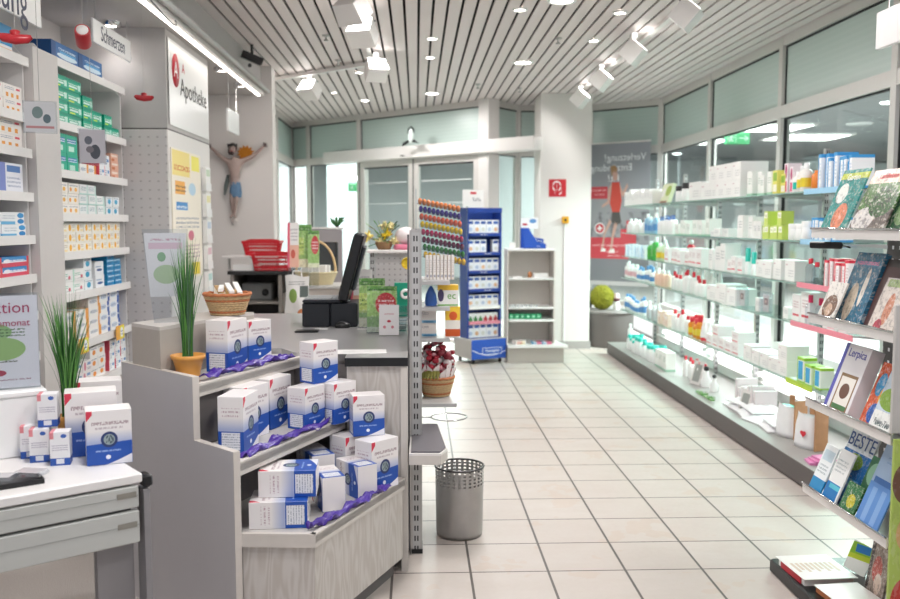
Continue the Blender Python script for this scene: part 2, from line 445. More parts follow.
# ---- outside: the mall passage beyond the glass
EXTW = mat('passage_wall_paint', 'c9cbcc', .8, vary=.06, scale=1.2)
EXTC = mat('passage_ceiling_paint', '9a9c9f', .8, vary=.05, scale=2)
EXTF = mat('passage_floor', '7d7b79', .4)
mb = MB(); mb.box(XW + .1, 16, -2, 26, -.06, -.01, EXTF); mb.box(-12, XW + .1, 14.5, 26, -.06, -.01, EXTF); mb.box(-12, -3.2, 8, 14.5, -.06, -.01, EXTF); struct('floor_passage', mb)
mb = MB(); mb.box(XW + .12, 16, -2, 26, 3.15, 3.2, EXTC); mb.box(-12, XW + .12, 14.45, 26, 3.15, 3.2, EXTC); mb.box(1.2, XW + .1, 11.7, 14.45, 3.15, 3.2, EXTC); struct('ceiling_passage', mb)
mb = MB(); mb.box(-12, 16, 24, 24.1, 0, 3.15, EXTW); mb.box(13, 13.1, -2, 24, 0, 3.15, EXTW); mb.box(-12, -11.9, 8, 24, 0, 3.15, EXTW); struct('wall_passage', mb)
mb = MB(); mb.box(7.4, 7.9, 12, 12.5, 0, 3.14, EXTW); mb.box(9.5, 13, 9, 9.3, 0, 3.14, EXTW); struct('wall_passage_right', mb)
# bright white wall seen through the side window left of the door
BR = mat('bright_passage_wall', 'dfe6ea', .6, vary=.03)
p0, p1 = at(327, 200, Y=16.5), at(357, 200, Y=16.5)
mb = MB(); mb.box(p0.x, p1.x, 16.5, 16.8, 0, 3.14, BR); mb.box(-6, p0.x - .5, 17.5, 17.7, 0, 3.14, EXTW); mb.box(at(499, 200, Y=13.6).x, at(540, 200, Y=13.6).x, 13.6, 13.8, 0, 3.14, BR); struct('wall_passage_front', mb)
LP = lamp_mat('light_panel_glow', 'ffffff', 7.)
lamps = [((665, 145), (722, 138), .9), ((715, 131), (812, 122), 1), ((765, 141), (850, 133), 1)]
for (px, py) in ((690, 141), (765, 127), (806, 136.5)):
    p = at(px, py, Z=3.14)
    t = root('ceiling_light_panel', {690: 'bright light panel in the passage ceiling, leftmost beyond the right windows', 765: 'bright light panel in the passage ceiling above the green exit sign', 806: 'bright light panel in the passage ceiling, right of the exit sign'}[px], 'ceiling light', (p.x, p.y, 3.145))
    MB().box(-.65, .65, -.6, .6, -.02, 0, LP).build('diffuser', t)
    f = MB()
    for q in ((-.68, -.65, -.63, .63), (.65, .68, -.63, .63), (-.65, .65, -.63, -.6), (-.65, .65, .6, .63)): f.box(q[0], q[1], q[2], q[3], -.03, 0, FRAMEW)
    f.build('frame', t)
for i, (px, py) in enumerate(((857, 90.5), (801, 107), (889, 103), (677, 154))):
    p = at(px, py, Z=3.14)
    tag(MB().lathe([(.001, -.01), (.09, -.01), (.12, 0)], LP, 20).build('passage_downlight', None, (p.x, p.y, 3.145)), ['round downlight in the passage, seen through the top right window', 'round downlight in the passage beside the window post', 'round downlight in the passage nearest the right edge', 'round downlight in the passage behind the poster corner'][i], 'ceiling light')
for (x, y, e, s_) in ((5.2, 8.5, 900, 3.), (7.5, 15, 650, 3.), (1.0, 16.5, 950, 3.), (-3.2, 15.8, 220, 2.5), (4.2, 13.2, 300, 2.)):  # fill lamps added to brighten the passage seen through the glass
    t = root('passage_fill_lamp', 'added fill lamp in the passage ceiling beyond the glass, ' + {8.5: 'outside the right windows', 15: 'far right', 16.5: 'outside the sliding door', 15.8: 'outside the left corner', 13.2: 'behind the exit sign'}[y], 'ceiling light', (x, y, 3.15))
    MB().lathe([(.001, -.02), (.2, -.02), (.22, 0)], PLASTW, 20).build('shade', t)
    l_ = add_light('AREA', (0, 0, -.04), e, s_, color=(.95, 1, 1), parent=t)
# exit signs
GRN = mat('exit_green', '1f9d5a', .4, vary=0, emit='35c878', es=.12)
def exit_sign(px, py, Y, w, h, label, arrow=1):
    p = at(px, py, Y=Y); t = root('exit_sign', label, 'exit sign', p - Vector((0, 0, h / 2)))
    MB().rbox(-w / 2, w / 2, -.04, .04, 0, h, GRN, .006).build('lightbox', t)
    g = MB(); y = -.042
    def q(a, b): g.bar((a[0] * w, y, a[1] * h), (b[0] * w, y, b[1] * h), .002, .05 * h, INKW)
    q((-.44, .12), (-.44, .85)); q((-.44, .85), (-.08, .85)); q((-.08, .85), (-.08, .12))
    q((-.26, .68), (-.3, .4)); q((-.3, .4), (-.18, .25)); q((-.3, .4), (-.38, .2)); q((-.26, .6), (-.14, .55)); q((-.26, .6), (-.36, .5))
    g.lathe([(.001, 0), (.05 * h, 0)], INKW, 8, (-.25 * w, y, .76 * h))
    q((.06, .5), (.42, .5)); q((.28, .72), (.42, .5)); q((.28, .28), (.42, .5))
    g.build('pictogram', t)
exit_sign(737, 138.5, 12.5, .34, .16, 'green exit sign with running figure and arrow beyond the right windows')
exit_sign(357, 187, 15.5, .30, .15, 'small green exit sign beyond the window left of the sliding door')
p = at(357, 180, Y=15.4); MB()
tag(MB().rbox(-.16, .16, -.05, .05, 0, .06, lamp_mat('emergency_lamp', 'ffffff', 8.), .01).build('emergency_light', None, (p.x, p.y, p.z)), 'bright white emergency lamp above the small exit sign', 'lamp')
# world
w = bpy.data.worlds.new('World'); scene.world = w; w.use_nodes = True
bg = w.node_tree.nodes['Background']
bg.inputs[0].default_value = (.93, .95, 1, 1); bg.inputs[1].default_value = .55
# ---------------------------------------------------------------- ceiling lamps
GLOW = lamp_mat('downlight_glow', 'fff4e8', 22.)
DL = [(523, 62, .085, 'round ceiling downlight left of the pillar top'), (432, 93, .085, 'round ceiling downlight above the door header'),
      (562, 0, .085, 'round ceiling downlight cut by the top edge of the view'), (365, 100, .06, 'round ceiling downlight in front of the left window corner'),
      (432, 38, .045, 'small ceiling spot, farther of the pair over the middle of the aisle'), (430, 57, .045, 'small ceiling spot, nearer the door of the aisle pair'),
      (520, 9, .045, 'small ceiling spot at the top edge between two slats'), (620, 12, .045, 'small ceiling spot left of the nearest track spotlight'),
      (594, 40, .045, 'small ceiling spot right of the pillar top'), (359, 72, .045, 'small ceiling spot beside the left track lights'),
      (334, 92, .04, 'small unlit looking ceiling spot near the cross bar'), ]
for px, py, r, lb in DL:
    p = at(px, py, Z=H)
    t = root('downlight', lb, 'ceiling light', (p.x, p.y, H))
    MB().lathe([(r * .85, -.004), (r * .9, -.012), (r * 1.1, -.012), (r * 1.2, 0)], PLASTW, 24, cap=False).build('ring', t)
    MB().lathe([(.001, -.0045), (r * .86, -.0045)], GLOW, 24, cap=False).build('diffuser', t)
    if r > .05: add_light('AREA', (0, 0, -.05), 16, .16, parent=t)
for i, (px, py) in enumerate(((110, 22), (222, 68), (241, 84), (262, 101))):
    p = at(px, py, Z=SOF)
    t = root('soffit_spotlight', ['spotlight in the lowered ceiling, nearest, above the pain relief sign', 'second spotlight from the left in the lowered ceiling', 'third spotlight from the left in the lowered ceiling', 'spotlight in the lowered ceiling closest to the crucifix'][i], 'ceiling light', (p.x, p.y, SOF))
    MB().lathe([(.045, -.002), (.048, -.03), (.06, -.03), (.065, 0)], CHROME, 20, cap=False).build('housing', t)
    MB().lathe([(.001, -.02), (.045, -.02)], GLOW, 16, cap=False).build('bulb', t)
    add_light('SPOT', (0, 0, -.05), 3 if i == 0 else 10, .05, rot=(0, 0, 0), spot=120, parent=t)
# light track with spotlights
SPW = mat('spot_white', 'f0eeec', .35, vary=.01)
def spotlight(px, py, z, label, tilt, az, power, s=1., slot=True):
    p = at(px, py, Z=z)
    t = root('track_spotlight', label, 'spotlight', (p.x, p.y, z))
    MB().box(-.02, .02, -.05, .05, H - z - .06, H - z - .028, SPW).build('adapter', t)
    MB().box(-.012, .012, -.012, .012, .03, H - z - .05, SPW).build('stem', t)
    h = MB(); w, d, hh = .09 * s, .075 * s, .07 * s
    h.prism([(-w, -hh), (w, -hh), (w * .85, hh), (-w * .85, hh)], -d, d, SPW, 'y')
    ho = h.build('lamp_head', t, (0, 0, -.02), (tilt, 0, az))
    g = MB(); g.box(-w * .82, w * .82, -d - .004, -d - .0005, -hh * .8, hh * .8, lamp_mat('spot_glow', 'fffaf2', 4.)); g.build('lens', ho)
    g = MB(); g.box(-w * .99, w * .99, -d * .6, -d * .45, hh * .99, hh * 1.03, BLACK); g.build('slot', ho)
    l = add_light('SPOT', (0, 0, 0), power, .08, spot=115, parent=ho); l.location = (0, -d - .06, 0); l.rotation_euler = (R(90), 0, 0)
    return t
ZS = 2.80
for px, py, lb in ((686, 12, 'nearest white track spotlight over the glass shelves'), (633, 50, 'second white track spotlight over the glass shelves'), (601, 78, 'third white track spotlight over the glass shelves'), (580, 97, 'farthest white track spotlight, at the pillar top')):
    spotlight(px, py, ZS, lb, R(-48), R(65), 95)
for px, py, lb, az in ((352, 6, 'white spotlight at the top edge above the till', R(150)), (363, 30, 'white boxy spotlight between the other two over the aisle', R(-20)), (376, 68, 'white double spotlight where the cross bar ends', R(20)), (310, 88, 'white spotlight hanging from the cross bar', R(-30))):
    spotlight(px, py, ZS, lb, R(-40), az, 30, 1.)
a, b = at(700, 0, Z=H - .02), at(578, 93, Z=H - .02)
tag(MB().box(-.018, .018, 0, b.y - 3.5 + .3, -.025, 0, FRAMEW).build('light_track', None, (at(633, 45, Z=H).x + .01, 3.5, H - .001)), 'white light track carrying the spotlights along the right windows', 'light track')
c = at(365, 35, Z=H)
tag(MB().box(-.018, .018, 0, 5.2, -.025, 0, FRAMEW).build('light_track', None, (c.x, 3.4, H - .001)), 'white light track in the middle of the ceiling above the till', 'light track')
a, b = at(265, 81, Z=H - .03), at(368, 64, Z=H - .03)
tag(MB().bar(a, b, .05, .03, FRAMEW).build('cross_bar', None), 'white cross bar under the ceiling slats from the light rail to the spotlights', 'ceiling bar')
# security camera and sprinklers
p = at(252, 58, Z=2.84)
t = root('security_camera', 'small black security camera hanging from the slatted ceiling', 'security camera', (p.x, p.y, 2.84))
MB().cyl((0, 0, .02), .012, H - 2.84 - .02, BLACK, 8).build('mount', t)
MB().rbox(-.09, .09, -.03, .03, -.03, .03, BLACK, .006).build('housing', t, (0, 0, 0), (0, R(20), R(20)))
MB().sphere((-.02, 0, -.06), .018, BLACK).build('lens', t)
for px, py, lb in ((558, 38, 'small sprinkler head under the ceiling above the pillar'), (520, 88, 'small sprinkler head near the window corner'), (478, 84, 'small sprinkler head over the door'), (326, 35, 'small round cap in the ceiling left of the middle track'), (338, 60, 'small round cap in the ceiling beside the cross bar')):
    p = at(px, py, Z=H)
    tag(MB().lathe([(.008, -.05), (.02, -.045), (.02, -.04), (.006, -.035), (.006, -.012), (.03, -.01), (.03, 0)], STEEL, 12).build('sprinkler_head', None, (p.x, p.y, H)), lb, 'sprinkler')
# added fill lamps, out of view overhead, that brighten the near part of the shop
for (x, y, e) in ((.9, 1.6, 22), (.9, 4.2, 22), (-.6, 2.4, 28), (2.2, 3.0, 22), (.3, 5.4, 20)):
    t = root('downlight', None, 'ceiling light', (x, y, H))
    t['label'] = 'added unseen fill lamp above ' + {(.9, 1.6): 'the aisle, nearest the viewer', (.9, 4.2): 'the aisle between counter and magazine rack', (-.6, 2.4): 'the display steps', (2.2, 3.0): 'the magazine rack', (.3, 5.4): 'the counter till'}[(x, y)]
    MB().lathe([(.1, -.004), (.11, -.012), (.125, -.012), (.135, 0)], PLASTW, 24, cap=False).build('ring', t)
    MB().lathe([(.001, -.0045), (.1, -.0045)], mat('fill_lamp_glow', 'ffffff', vary=0, emit='fff6ec', es=7), 24, cap=False).build('diffuser', t)
    add_light('AREA', (0, 0, -.06), e, .3, parent=t)

v = at(411, 146, Y=11.35)
t = root('window_ornament', 'small hanging bird ornament with dark base on the transom glass above the door', 'ornament', (v.x, v.y - .05, v.z), R(-45))
MB().sphere((0, 0, .12), .06, mat('ornament_pale', 'c9d4d2', .4), 14, 10, .8, .4, 1.5).build('body', t)
MB().prism([(-.16, .0), (0, .05), (.14, .02), (.06, .07), (-.06, .07), (-.14, .04)], -.006, .006, BLACK, 'y').build('wing', t)
MB().tube([(-.05, 0, .15), (-.04, 0, .21), (.0, 0, .235), (.045, 0, .20), (.05, 0, .16)], .012, mat('ornament_dark', '4c5654', .5), 6).build('crest', t)
# ================================================================ PRODUCT SHAPES
MESH = {}
def m_box(key, w, d, h, m):
    k = (key, w, d, h)
    if k not in MESH: MESH[k] = MB().box(-w / 2, w / 2, -d / 2, d / 2, 0, h, m).mesh(key)
    return MESH[k]
def m_lathe(key, prof, m, cap=None, capprof=None, sx=1, sy=1, band=None):
    if key in MESH: return MESH[key]
    b = MB(); b.lathe(prof, m, 14, sx=sx, sy=sy)
    if capprof: b.lathe(capprof, cap, 12, sx=min(1, sx + .2), sy=min(1, sy + .2))
    if band: b.lathe(band[0], band[1], 14, sx=sx, sy=sy, cap=False)
    MESH[key] = b.mesh(key.split('/')[0]); return MESH[key]
def bottle(key, r, h, m, cap, capr=.45, caph=.2, flat=1., band=None, bz=(.2, .6)):
    n = h * (1 - caph)
    prof = [(r * .9, 0), (r, .006), (r, n * .82), (r * .8, n * .93), (r * capr * .85, n), ]
    cp = [(r * capr, n * .985), (r * capr, h * .99), (r * capr * .8, h)]
    bd = ([(r * 1.012, n * bz[0]), (r * 1.012, n * bz[1])], band) if band else None
    return m_lathe('bottle/' + key, prof, m, cap, cp, 1, flat, bd)
def tubeup(key, r, h, m, cap, band=None):
    "cosmetic tube standing on its cap, flat crimp on top"
    if ('t' + key) in MESH: return MESH['t' + key]
    b = MB(); ch = h * .17
    b.lathe([(r * .8, 0), (r * .85, ch)], cap, 12)
    vs = []; fs = []; S = 14; lv = ((0., 1, 1), (.25, 1.02, .92), (.6, 1.06, .6), (.93, 1.1, .14), (1., 1.1, .05))
    for t, a, c in lv:
        for i in range(S):
            q = 2 * PI * i / S; vs.append((r * a * math.cos(q), r * c * math.sin(q), ch + (h - ch) * t))
    for k in range(len(lv) - 1):
        for i in range(S):
            j = (i + 1) % S; fs.append((k * S + i, k * S + j, k * S + S + j, k * S + S + i))
    fs.append(tuple(range(4 * S, 5 * S)))
    b.add(vs, fs, m, True)
    MESH['t' + key] = b.mesh('tube'); return MESH['t' + key]
def pump(key, r, h, m, cap):
    if ('p' + key) in MESH: return MESH['p' + key]
    b = MB(); n = h * .78
    b.lathe([(r * .92, 0), (r, .006), (r, n * .88), (r * .5, n)], m, 14)
    b.lathe([(r * .42, n), (r * .42, n + h * .07), (r * .15, n + h * .08), (r * .15, h * .95)], cap, 10)
    b.box(-r * .9, r * .25, -r * .2, r * .2, h * .94, h, cap)
    MESH['p' + key] = b.mesh('pump_bottle'); return MESH['p' + key]
def jar(key, r, h, m, cap):
    return m_lathe('jar/' + key, [(r * .93, 0), (r, .006), (r, h * .66), (r * .95, h * .68)], m, cap, [(r * 1.03, h * .68), (r * 1.03, h * .97), (r * .97, h)])
NAMES = {'box': 'medicine_carton', 'bottle': 'bottle', 'tube': 'tube', 'pump_bottle': 'pump_bottle', 'jar': 'jar'}
def run(side, xs, z, ya, yb, me, w, d, label, cat='carton', name='medicine_carton', group=None, rows=1, stack=1, h=0, gap=.004, taper=None, back=.02, jit=.0, n=None):
    "a row of the same article on a shelf, from ya to yb; stack = how many high"
    sg = 1 if yb > ya else -1; L = abs(yb - ya)
    cnt = n or max(1, int((L + gap) / (w + gap)))
    g = group or label
    out = []
    for i in range(cnt):
        y = ya + sg * (w / 2 + i * (w + gap))
        st = stack if taper is None else taper[min(i, len(taper) - 1)]
        for r_ in range(rows):
            xc = (xs + back + d / 2 + r_ * (d + .006)) if side == 'R' else (xs - back - d / 2 - r_ * (d + .006))
            for k in range(st):
                j = random.uniform(-jit, jit)
                o = inst(me, name, (xc + j, y, z + .0005 + k * (h + .001)), (-PI / 2 if side == 'R' else PI / 2), label, cat, g if cnt * rows * st > 1 else None)
                if side == 'R':
                    if name.endswith('carton') or name == 'greeting_card': o.rotation_euler.z += random.uniform(-1, 1) * min(.06, gap * .7 / max(d, .05))
                    o.location.x += random.uniform(0, .035) if d < .13 else 0
                    if st == 1: o.scale.z = random.choice((.82, .94, 1., 1., 1.08, 1.16)); q_ = random.uniform(.9, 1.0); o.scale.x = q_
                elif st == 1: o.location.x -= random.uniform(0, .02)
                else: o.location.x -= random.uniform(0, .006)
                out.append(o)
    return out
# ================================================================ LEFT WALL SHELVES
XL = -1.8
RAIL = mat('shelf_rail_white', 'efedec', .35, vary=.01)
BACKM = mat('shelf_back_panel', 'c9c6c4', .5, vary=.02)
def wall_unit(y0, y1, zs, label, depth=.34, end0=True, end1=True, inset=.0):
    t = root('wall_shelf_unit', label, 'shelf unit', (XL - .02, (y0 + y1) / 2, 0))
    L = y1 - y0
    MB().box(-depth - .02, -depth, -L / 2, L / 2, 0, 2.34, BACKM).build('back_panel', t)
    if end0: MB().prism([(-depth, 0), (0, 0), (0, 2.25), (-.10, 2.37), (-depth, 2.37)], -L / 2 - .018, -L / 2, RAIL, 'y').build('side_panel', t)
    if end1: MB().prism([(-depth, 0), (-.02, 0), (-.02, 2.25), (-.12, 2.37), (-depth, 2.37)], L / 2, L / 2 + .012, RAIL, 'y').build('side_panel', t)
    for z in zs:
        s = MB(); s.box(-depth, .0, -L / 2 + .002, L / 2 - .002, z - .018, z, RAIL); s.box(.0, .012, -L / 2 + .002, L / 2 - .002, z - .036, z + .006, RAIL); s.build('shelf', t)
    MB().box(-depth, -.02, -L / 2 + .002, L / 2 - .002, .02, .34, GREY).build('base_cabinet', t)
    return t
def zl(px, py): return at(px, py, X=XL).z
ym0, ym1 = at(64, 200, X=XL).y, at(129.5, 200, X=XL).y
ZM = [zl(95, 75), zl(95, 131), zl(95, 175), zl(95, 215), zl(95, 251), zl(95, 290), zl(100, 337), zl(105, 377)]
wall_unit(ym0, ym1, ZM, 'white wall shelf unit between the plain panel and the perforated column')
yn1 = at(36, 200, X=XL).y; yn0 = yn1 - 1.0
ZN = [zl(15, 53), zl(15, 111), zl(15, 147), zl(15, 192.5), zl(15, 237), zl(15, 278), zl(40, 312), zl(40, 353)]
wall_unit(yn0, yn1, ZN, 'white wall shelf unit at the left edge of the view', end0=False)
t = tag(MB().box(-2.16, XL + .002, yn1 + .02, ym0 - .024, 0, 2.30, mat('plain_panel', 'd6d2d0', .5, vary=.015)).build('divider_panel', None), 'plain pale panel between the two white wall shelf units', 'panel')
# printed cards
C = carton
c_green = C('print_green_carton', '14b08e', [(0, 1, .78, 1, '0e9c80'), (.1, .72, .30, .46, 'dff5ee'), (.1, .5, .08, .2, 'd8ee3a'), (.76, .95, .2, .7, 'c9f0e4')], text=[(.08, .8, .52, .74, 'e8fbf5', 1)])
c_greenb = C('print_green_blue_carton', '19b493', [(.08, .9, .55, .8, '1f7fb4'), (.2, .7, .12, .4, 'c8efe2')], text=[(.1, .88, .56, .8, 'f0faff', 2)])
c_dots = C('print_yellow_oval_carton', 'f5f1e8', [(.2, .5, .12, .8, 'f3b51e', 1), (.62, .95, .1, .3, 'f7e3a8')], text=[(.55, .95, .5, .85, 'b9a58a', 2)])
c_dots2 = C('print_orange_dot_carton', 'f6f1ea', [(.1, .3, .2, .6, 'f0a23a', 1), (.55, .8, .2, .6, 'f3bb55', 1)], text=[(.1, .9, .7, .9, '9aa3b8', 1)])
c_teal = C('print_teal_line_carton', 'f1f4f4', [(0, 1, .0, .12, 'b7dcd6'), (.8, 1, .12, 1, 'cfe6e2')], text=[(.1, .75, .4, .85, '6f9aa6', 3)])
c_grpk = C('print_green_pink_carton', 'f2f3f2', [(.62, .8, .15, .5, 'd6637c', 1), (0, .1, 0, 1, 'bfe3d4')], text=[(.12, .6, .45, .75, '52b195', 2), (.12, .9, .15, .3, 'a8aeb4', 1)])
c_blucirc = C('print_blue_leaf_carton', 'eff4f7', [(.25, .75, .2, .75, '3aa7cf', 1)], text=[(.1, .9, .8, .95, '4a6c92', 1)])
c_swoosh = C('print_dark_swoosh_carton', 'eef1f5', [(.2, .85, .25, .45, '3c5c96', 1), (.1, .7, .55, .65, 'a9bbd2')])
c_bluest = C('print_blue_stripe_carton', '1f8fc6', [(.06, .94, .62, .86, 'd9effa'), (.06, .7, .2, .4, '0b5f97')], text=[(.1, .9, .64, .84, '1b6ea3', 1)])
c_iborange = C('print_orange_end_carton', 'f3f2f1', [(.78, 1, 0, 1, 'eaa34a'), (.1, .66, .3, .72, 'd9dde4', 1)], text=[(.1, .7, .4, .65, '5e6a86', 2)])
c_ibblue = C('print_blue_end_carton', 'f4f5f7', [(.8, 1, 0, 1, '1c57ae'), (.1, .7, .25, .78, 'd3deee', 1), (.82, .97, .4, .6, 'f0f4fa', 1)], text=[(.14, .66, .4, .66, '3b5a9a', 2)])
c_mix1 = C('print_orange_blob_carton', 'f1f0ef', [(.3, .72, .2, .66, 'ec9435', 1)], text=[(.1, .9, .74, .92, '3d6292', 1)])
c_mix2 = C('print_small_blue_carton', 'eef1f4', [(.55, .9, .4, .7, '4f8cc6', 1), (0, .08, 0, 1, 'e0566a')], text=[(.12, .5, .2, .8, '7482a0', 3)])
c_mix3 = C('print_pink_blue_carton', 'f3eeee', [(.1, .35, .1, .9, 'd98aa0', 1), (.5, .9, .55, .8, '7fa3cc')], text=[(.5, .9, .15, .4, '69748c', 2)])
c_deep = C('print_deep_blue_carton', '2767a8', [(0, .16, 0, 1, '1c4f88'), (.2, .95, .25, .55, 'd8ecf8', 1), (.3, .9, .5, .62, '58a8d8')], text=[(.25, .9, .66, .86, 'cfe4f4', 1)])
c_lightb = C('print_light_blue_big_carton', '41a3dc', [(0, 1, 0, .3, 'f4f6f8'), (.4, 1, 0, .2, 'f0a050'), (.1, .5, .5, .8, 'd5ecfa', 1)])
c_whor = C('print_white_orange_bar_carton', 'f3eeea', [(.15, .28, .1, .4, 'eca03c'), (.42, .55, .1, .4, 'eca03c'), (.7, .83, .1, .4, 'eca03c'), (.7, .9, .7, .85, 'd9455c')], text=[(.1, .6, .65, .9, '99a2b4', 2)])
c_vio = C('print_violet_panel_carton', 'eef0f8', [(0, .3, 0, 1, '7f8fd0'), (.36, .9, .7, .92, '5a86c4')], text=[(.36, .9, .2, .6, 'aab4cc', 3)])
c_whbl = C('print_white_blue_cap_carton', 'f2f5f8', [(.7, .98, .05, .45, '1f86c8', 1), (.7, .98, .52, .95, '2f96d4', 1), (0, .6, 0, .25, '63b4de')], text=[(.08, .6, .45, .85, 'b5c3d0', 2)])
c_redbl = C('print_red_blue_long_carton', 'e8e6ee', [(0, 1, .55, 1, '3a8fd0'), (0, 1, 0, .42, 'd84a62'), (.05, .3, .4, .8, 'f4f4f8', 1), (.92, 1, 0, 1, 'd9525c')], text=[(.3, .85, .5, .9, 'eef4fa', 1)])
c_peach = C('print_peach_carton', 'e9b49c', [(.1, .9, .6, .85, 'f6e4da'), (.1, .5, .1, .4, 'c9703f')])
def lrun(z, pa, pb, me_m, w, d, h, label, **kw):
    ya, yb = at(pa, 200, X=XL).y, at(pb, 200, X=XL).y
    return run('L', XL - .02, z, ya + .006, yb, m_box(me_m.name, w, d, h, me_m), w, d, label, h=h, **kw)
SH = ['top', 'second', 'third', 'fourth', 'fifth', 'sixth', 'seventh', 'lowest']
mu = 'middle unit'
z = ZM[0]; lrun(z, 65, 108, c_deep, .36, .2, .10, 'deep blue long carton lying on top of the middle wall unit', n=2, name='dressing_carton')
z = ZM[1]
lrun(z, 65, 90, c_green, .19, .12, .062, 'bright green carton in the left stacks of the second shelf, ' + mu, n=2, stack=4, taper=[4, 4], group='green cartons on the second shelf')
lrun(z, 93, 109, c_green, .15, .12, .062, 'bright green carton in the middle stacks of the second shelf, ' + mu, n=2, taper=[3, 2], group='green cartons in the lower middle stack')
lrun(z, 113.5, 129, c_green, .13, .12, .062, 'bright green carton at the right end of the second shelf, ' + mu, n=2, taper=[2, 1], group='green cartons at the right end')
z = ZM[2]
lrun(z, 65, 88, c_greenb, .15, .12, .098, 'green carton with blue lettering on the third shelf, ' + mu, n=2, stack=2, group='green and blue cartons')
lrun(z, 90, 106, c_iborange, .13, .12, .06, 'flat orange-ended carton behind the hanging card, third shelf, ' + mu, n=2, stack=1, group='flat cartons behind the hanging card')
lrun(z, 107, 117, c_mix2, .09, .1, .065, 'white and blue carton beside the peach cartons, third shelf, ' + mu, n=2, taper=[3, 2], group='white and blue cartons by the peach ones')
lrun(z, 119, 129, c_peach, .13, .1, .05, 'peach coloured carton at the right end of the third shelf, ' + mu, n=1, stack=3, group='peach cartons')
z = ZM[3]
lrun(z, 65, 86, c_dots2, .15, .12, .055, 'white carton with orange dots, left on the fourth shelf, ' + mu, n=2, taper=[3, 3], group='orange dotted cartons')
lrun(z, 87, 112, c_teal, .13, .12, .055, 'white carton with teal print, middle of the fourth shelf, ' + mu, n=3, taper=[3, 3, 2], group='teal printed cartons')
lrun(z, 113, 129, c_blucirc, .11, .12, .055, 'white carton with blue leaf at the right end of the fourth shelf, ' + mu, n=2, taper=[2, 2], group='blue leaf cartons')
z = ZM[4]
lrun(z, 65, 129, c_dots, .115, .12, .052, 'white carton with yellow oval filling the fifth shelf, ' + mu, stack=3, group='yellow oval cartons')
z = ZM[5]
lrun(z, 65, 88, c_grpk, .17, .12, .062, 'carton with green print and pink dot, left on the sixth shelf, ' + mu, n=2, taper=[2, 2], group='green print cartons')
lrun(z, 89, 99, c_blucirc, .12, .12, .058, 'white carton with blue leaf beside the swoosh cartons, sixth shelf, ' + mu, n=1, stack=3, group='blue leaf cartons on the sixth shelf')
lrun(z, 100, 111, c_swoosh, .14, .12, .075, 'white carton with dark swoosh on the sixth shelf, ' + mu, n=1, stack=2, group='dark swoosh cartons')
lrun(z, 112, 129, c_bluest, .12, .12, .030, 'thin bright blue carton at the right end of the sixth shelf, ' + mu, n=2, taper=[6, 5], group='thin blue cartons')
z = ZM[6]
lrun(z, 65, 98, c_iborange, .19, .12, .056, 'white carton with orange end on the seventh shelf, ' + mu, n=3, taper=[3, 3, 4], group='orange end cartons')
lrun(z, 103, 129, c_ibblue, .17, .12, .060, 'white carton with bright blue end on the seventh shelf, ' + mu, n=2, taper=[4, 4], group='blue end cartons')
z = ZM[7]
lrun(z, 65, 90, c_mix3, .13, .12, .06, 'white carton with pink oval on the lowest shelf, ' + mu, n=3, stack=2, group='pink oval cartons')
lrun(z, 92, 110, c_mix1, .12, .12, .06, 'white carton with orange blob on the lowest shelf, ' + mu, n=2, stack=3, group='orange blob cartons')
lrun(z, 111, 129, c_mix2, .10, .12, .06, 'small white and blue carton at the right of the lowest shelf, ' + mu, n=3, stack=3, group='small blue cartons on the lowest shelf')
# price cards on the seventh shelf
for px, lb in ((82, 'yellow and orange price card on the seventh shelf, left one'), (119, 'yellow and orange price card on the seventh shelf, right one')):
    y = at(px, 330, X=XL).y; t = root('price_card', lb, 'price card', (XL + .005, y, ZM[6] - .055), PI / 2)
    MB().box(-.07, .07, -.003, 0, 0, .085, C('print_price_card', 'f0b04a', [(.45, .98, .05, .95, 'e9e23c'), (.5, .86, .15, .85, 'f4f6fb', 1)], text=[(.52, .84, .3, .7, '2d4f9e', 2)])).build('card', t)
nu = 'at the left edge'
lrun2 = lambda z, ya, yb, me_m, w, d, h, label, **kw: run('L', XL - .02, z, ya, yb, m_box(me_m.name, w, d, h, me_m), w, d, label, h=h, **kw)
e = yn1 - .01
lrun2(ZN[0], e - .06, e - .5, c_lightb, .30, .2, .13, 'light blue and white large carton on the highest shelf ' + nu, n=1, name='nappy_carton')
lrun2(ZN[1], e, e - .9, c_whor, .19, .12, .062, 'white carton with orange bars and red mark on the second shelf ' + nu, taper=[2, 2, 1, 2], group='orange bar cartons above')
lrun2(ZN[2], e - .01, e - .9, c_whor, .24, .12, .065, 'white carton with orange bars on the third shelf ' + nu, taper=[2, 2, 2], group='orange bar cartons below')
lrun2(ZN[3], e - .02, e - .3, c_vio, .25, .12, .135, 'white carton with violet panel on the fourth shelf ' + nu, n=1)
lrun2(ZN[3], e - .29, e - .9, c_whor, .15, .12, .12, 'white carton behind the violet panel one on the fourth shelf ' + nu, n=3, group='white cartons on the fourth shelf')
lrun2(ZN[4], e - .02, e - .9, c_whbl, .24, .12, .055, 'white carton with two blue discs on the fifth shelf ' + nu, n=3, stack=2, group='blue disc cartons')
lrun2(ZN[5], e, e - .9, c_redbl, .27, .12, .045, 'long red and blue toothpaste carton on the sixth shelf ' + nu, n=3, stack=2, group='toothpaste cartons', name='toothpaste_carton')
lrun2(ZN[6], e, e - .9, c_mix2, .12, .12, .06, 'small white and blue carton behind the campaign sign ' + nu, n=5, stack=1, group='small cartons behind the sign')
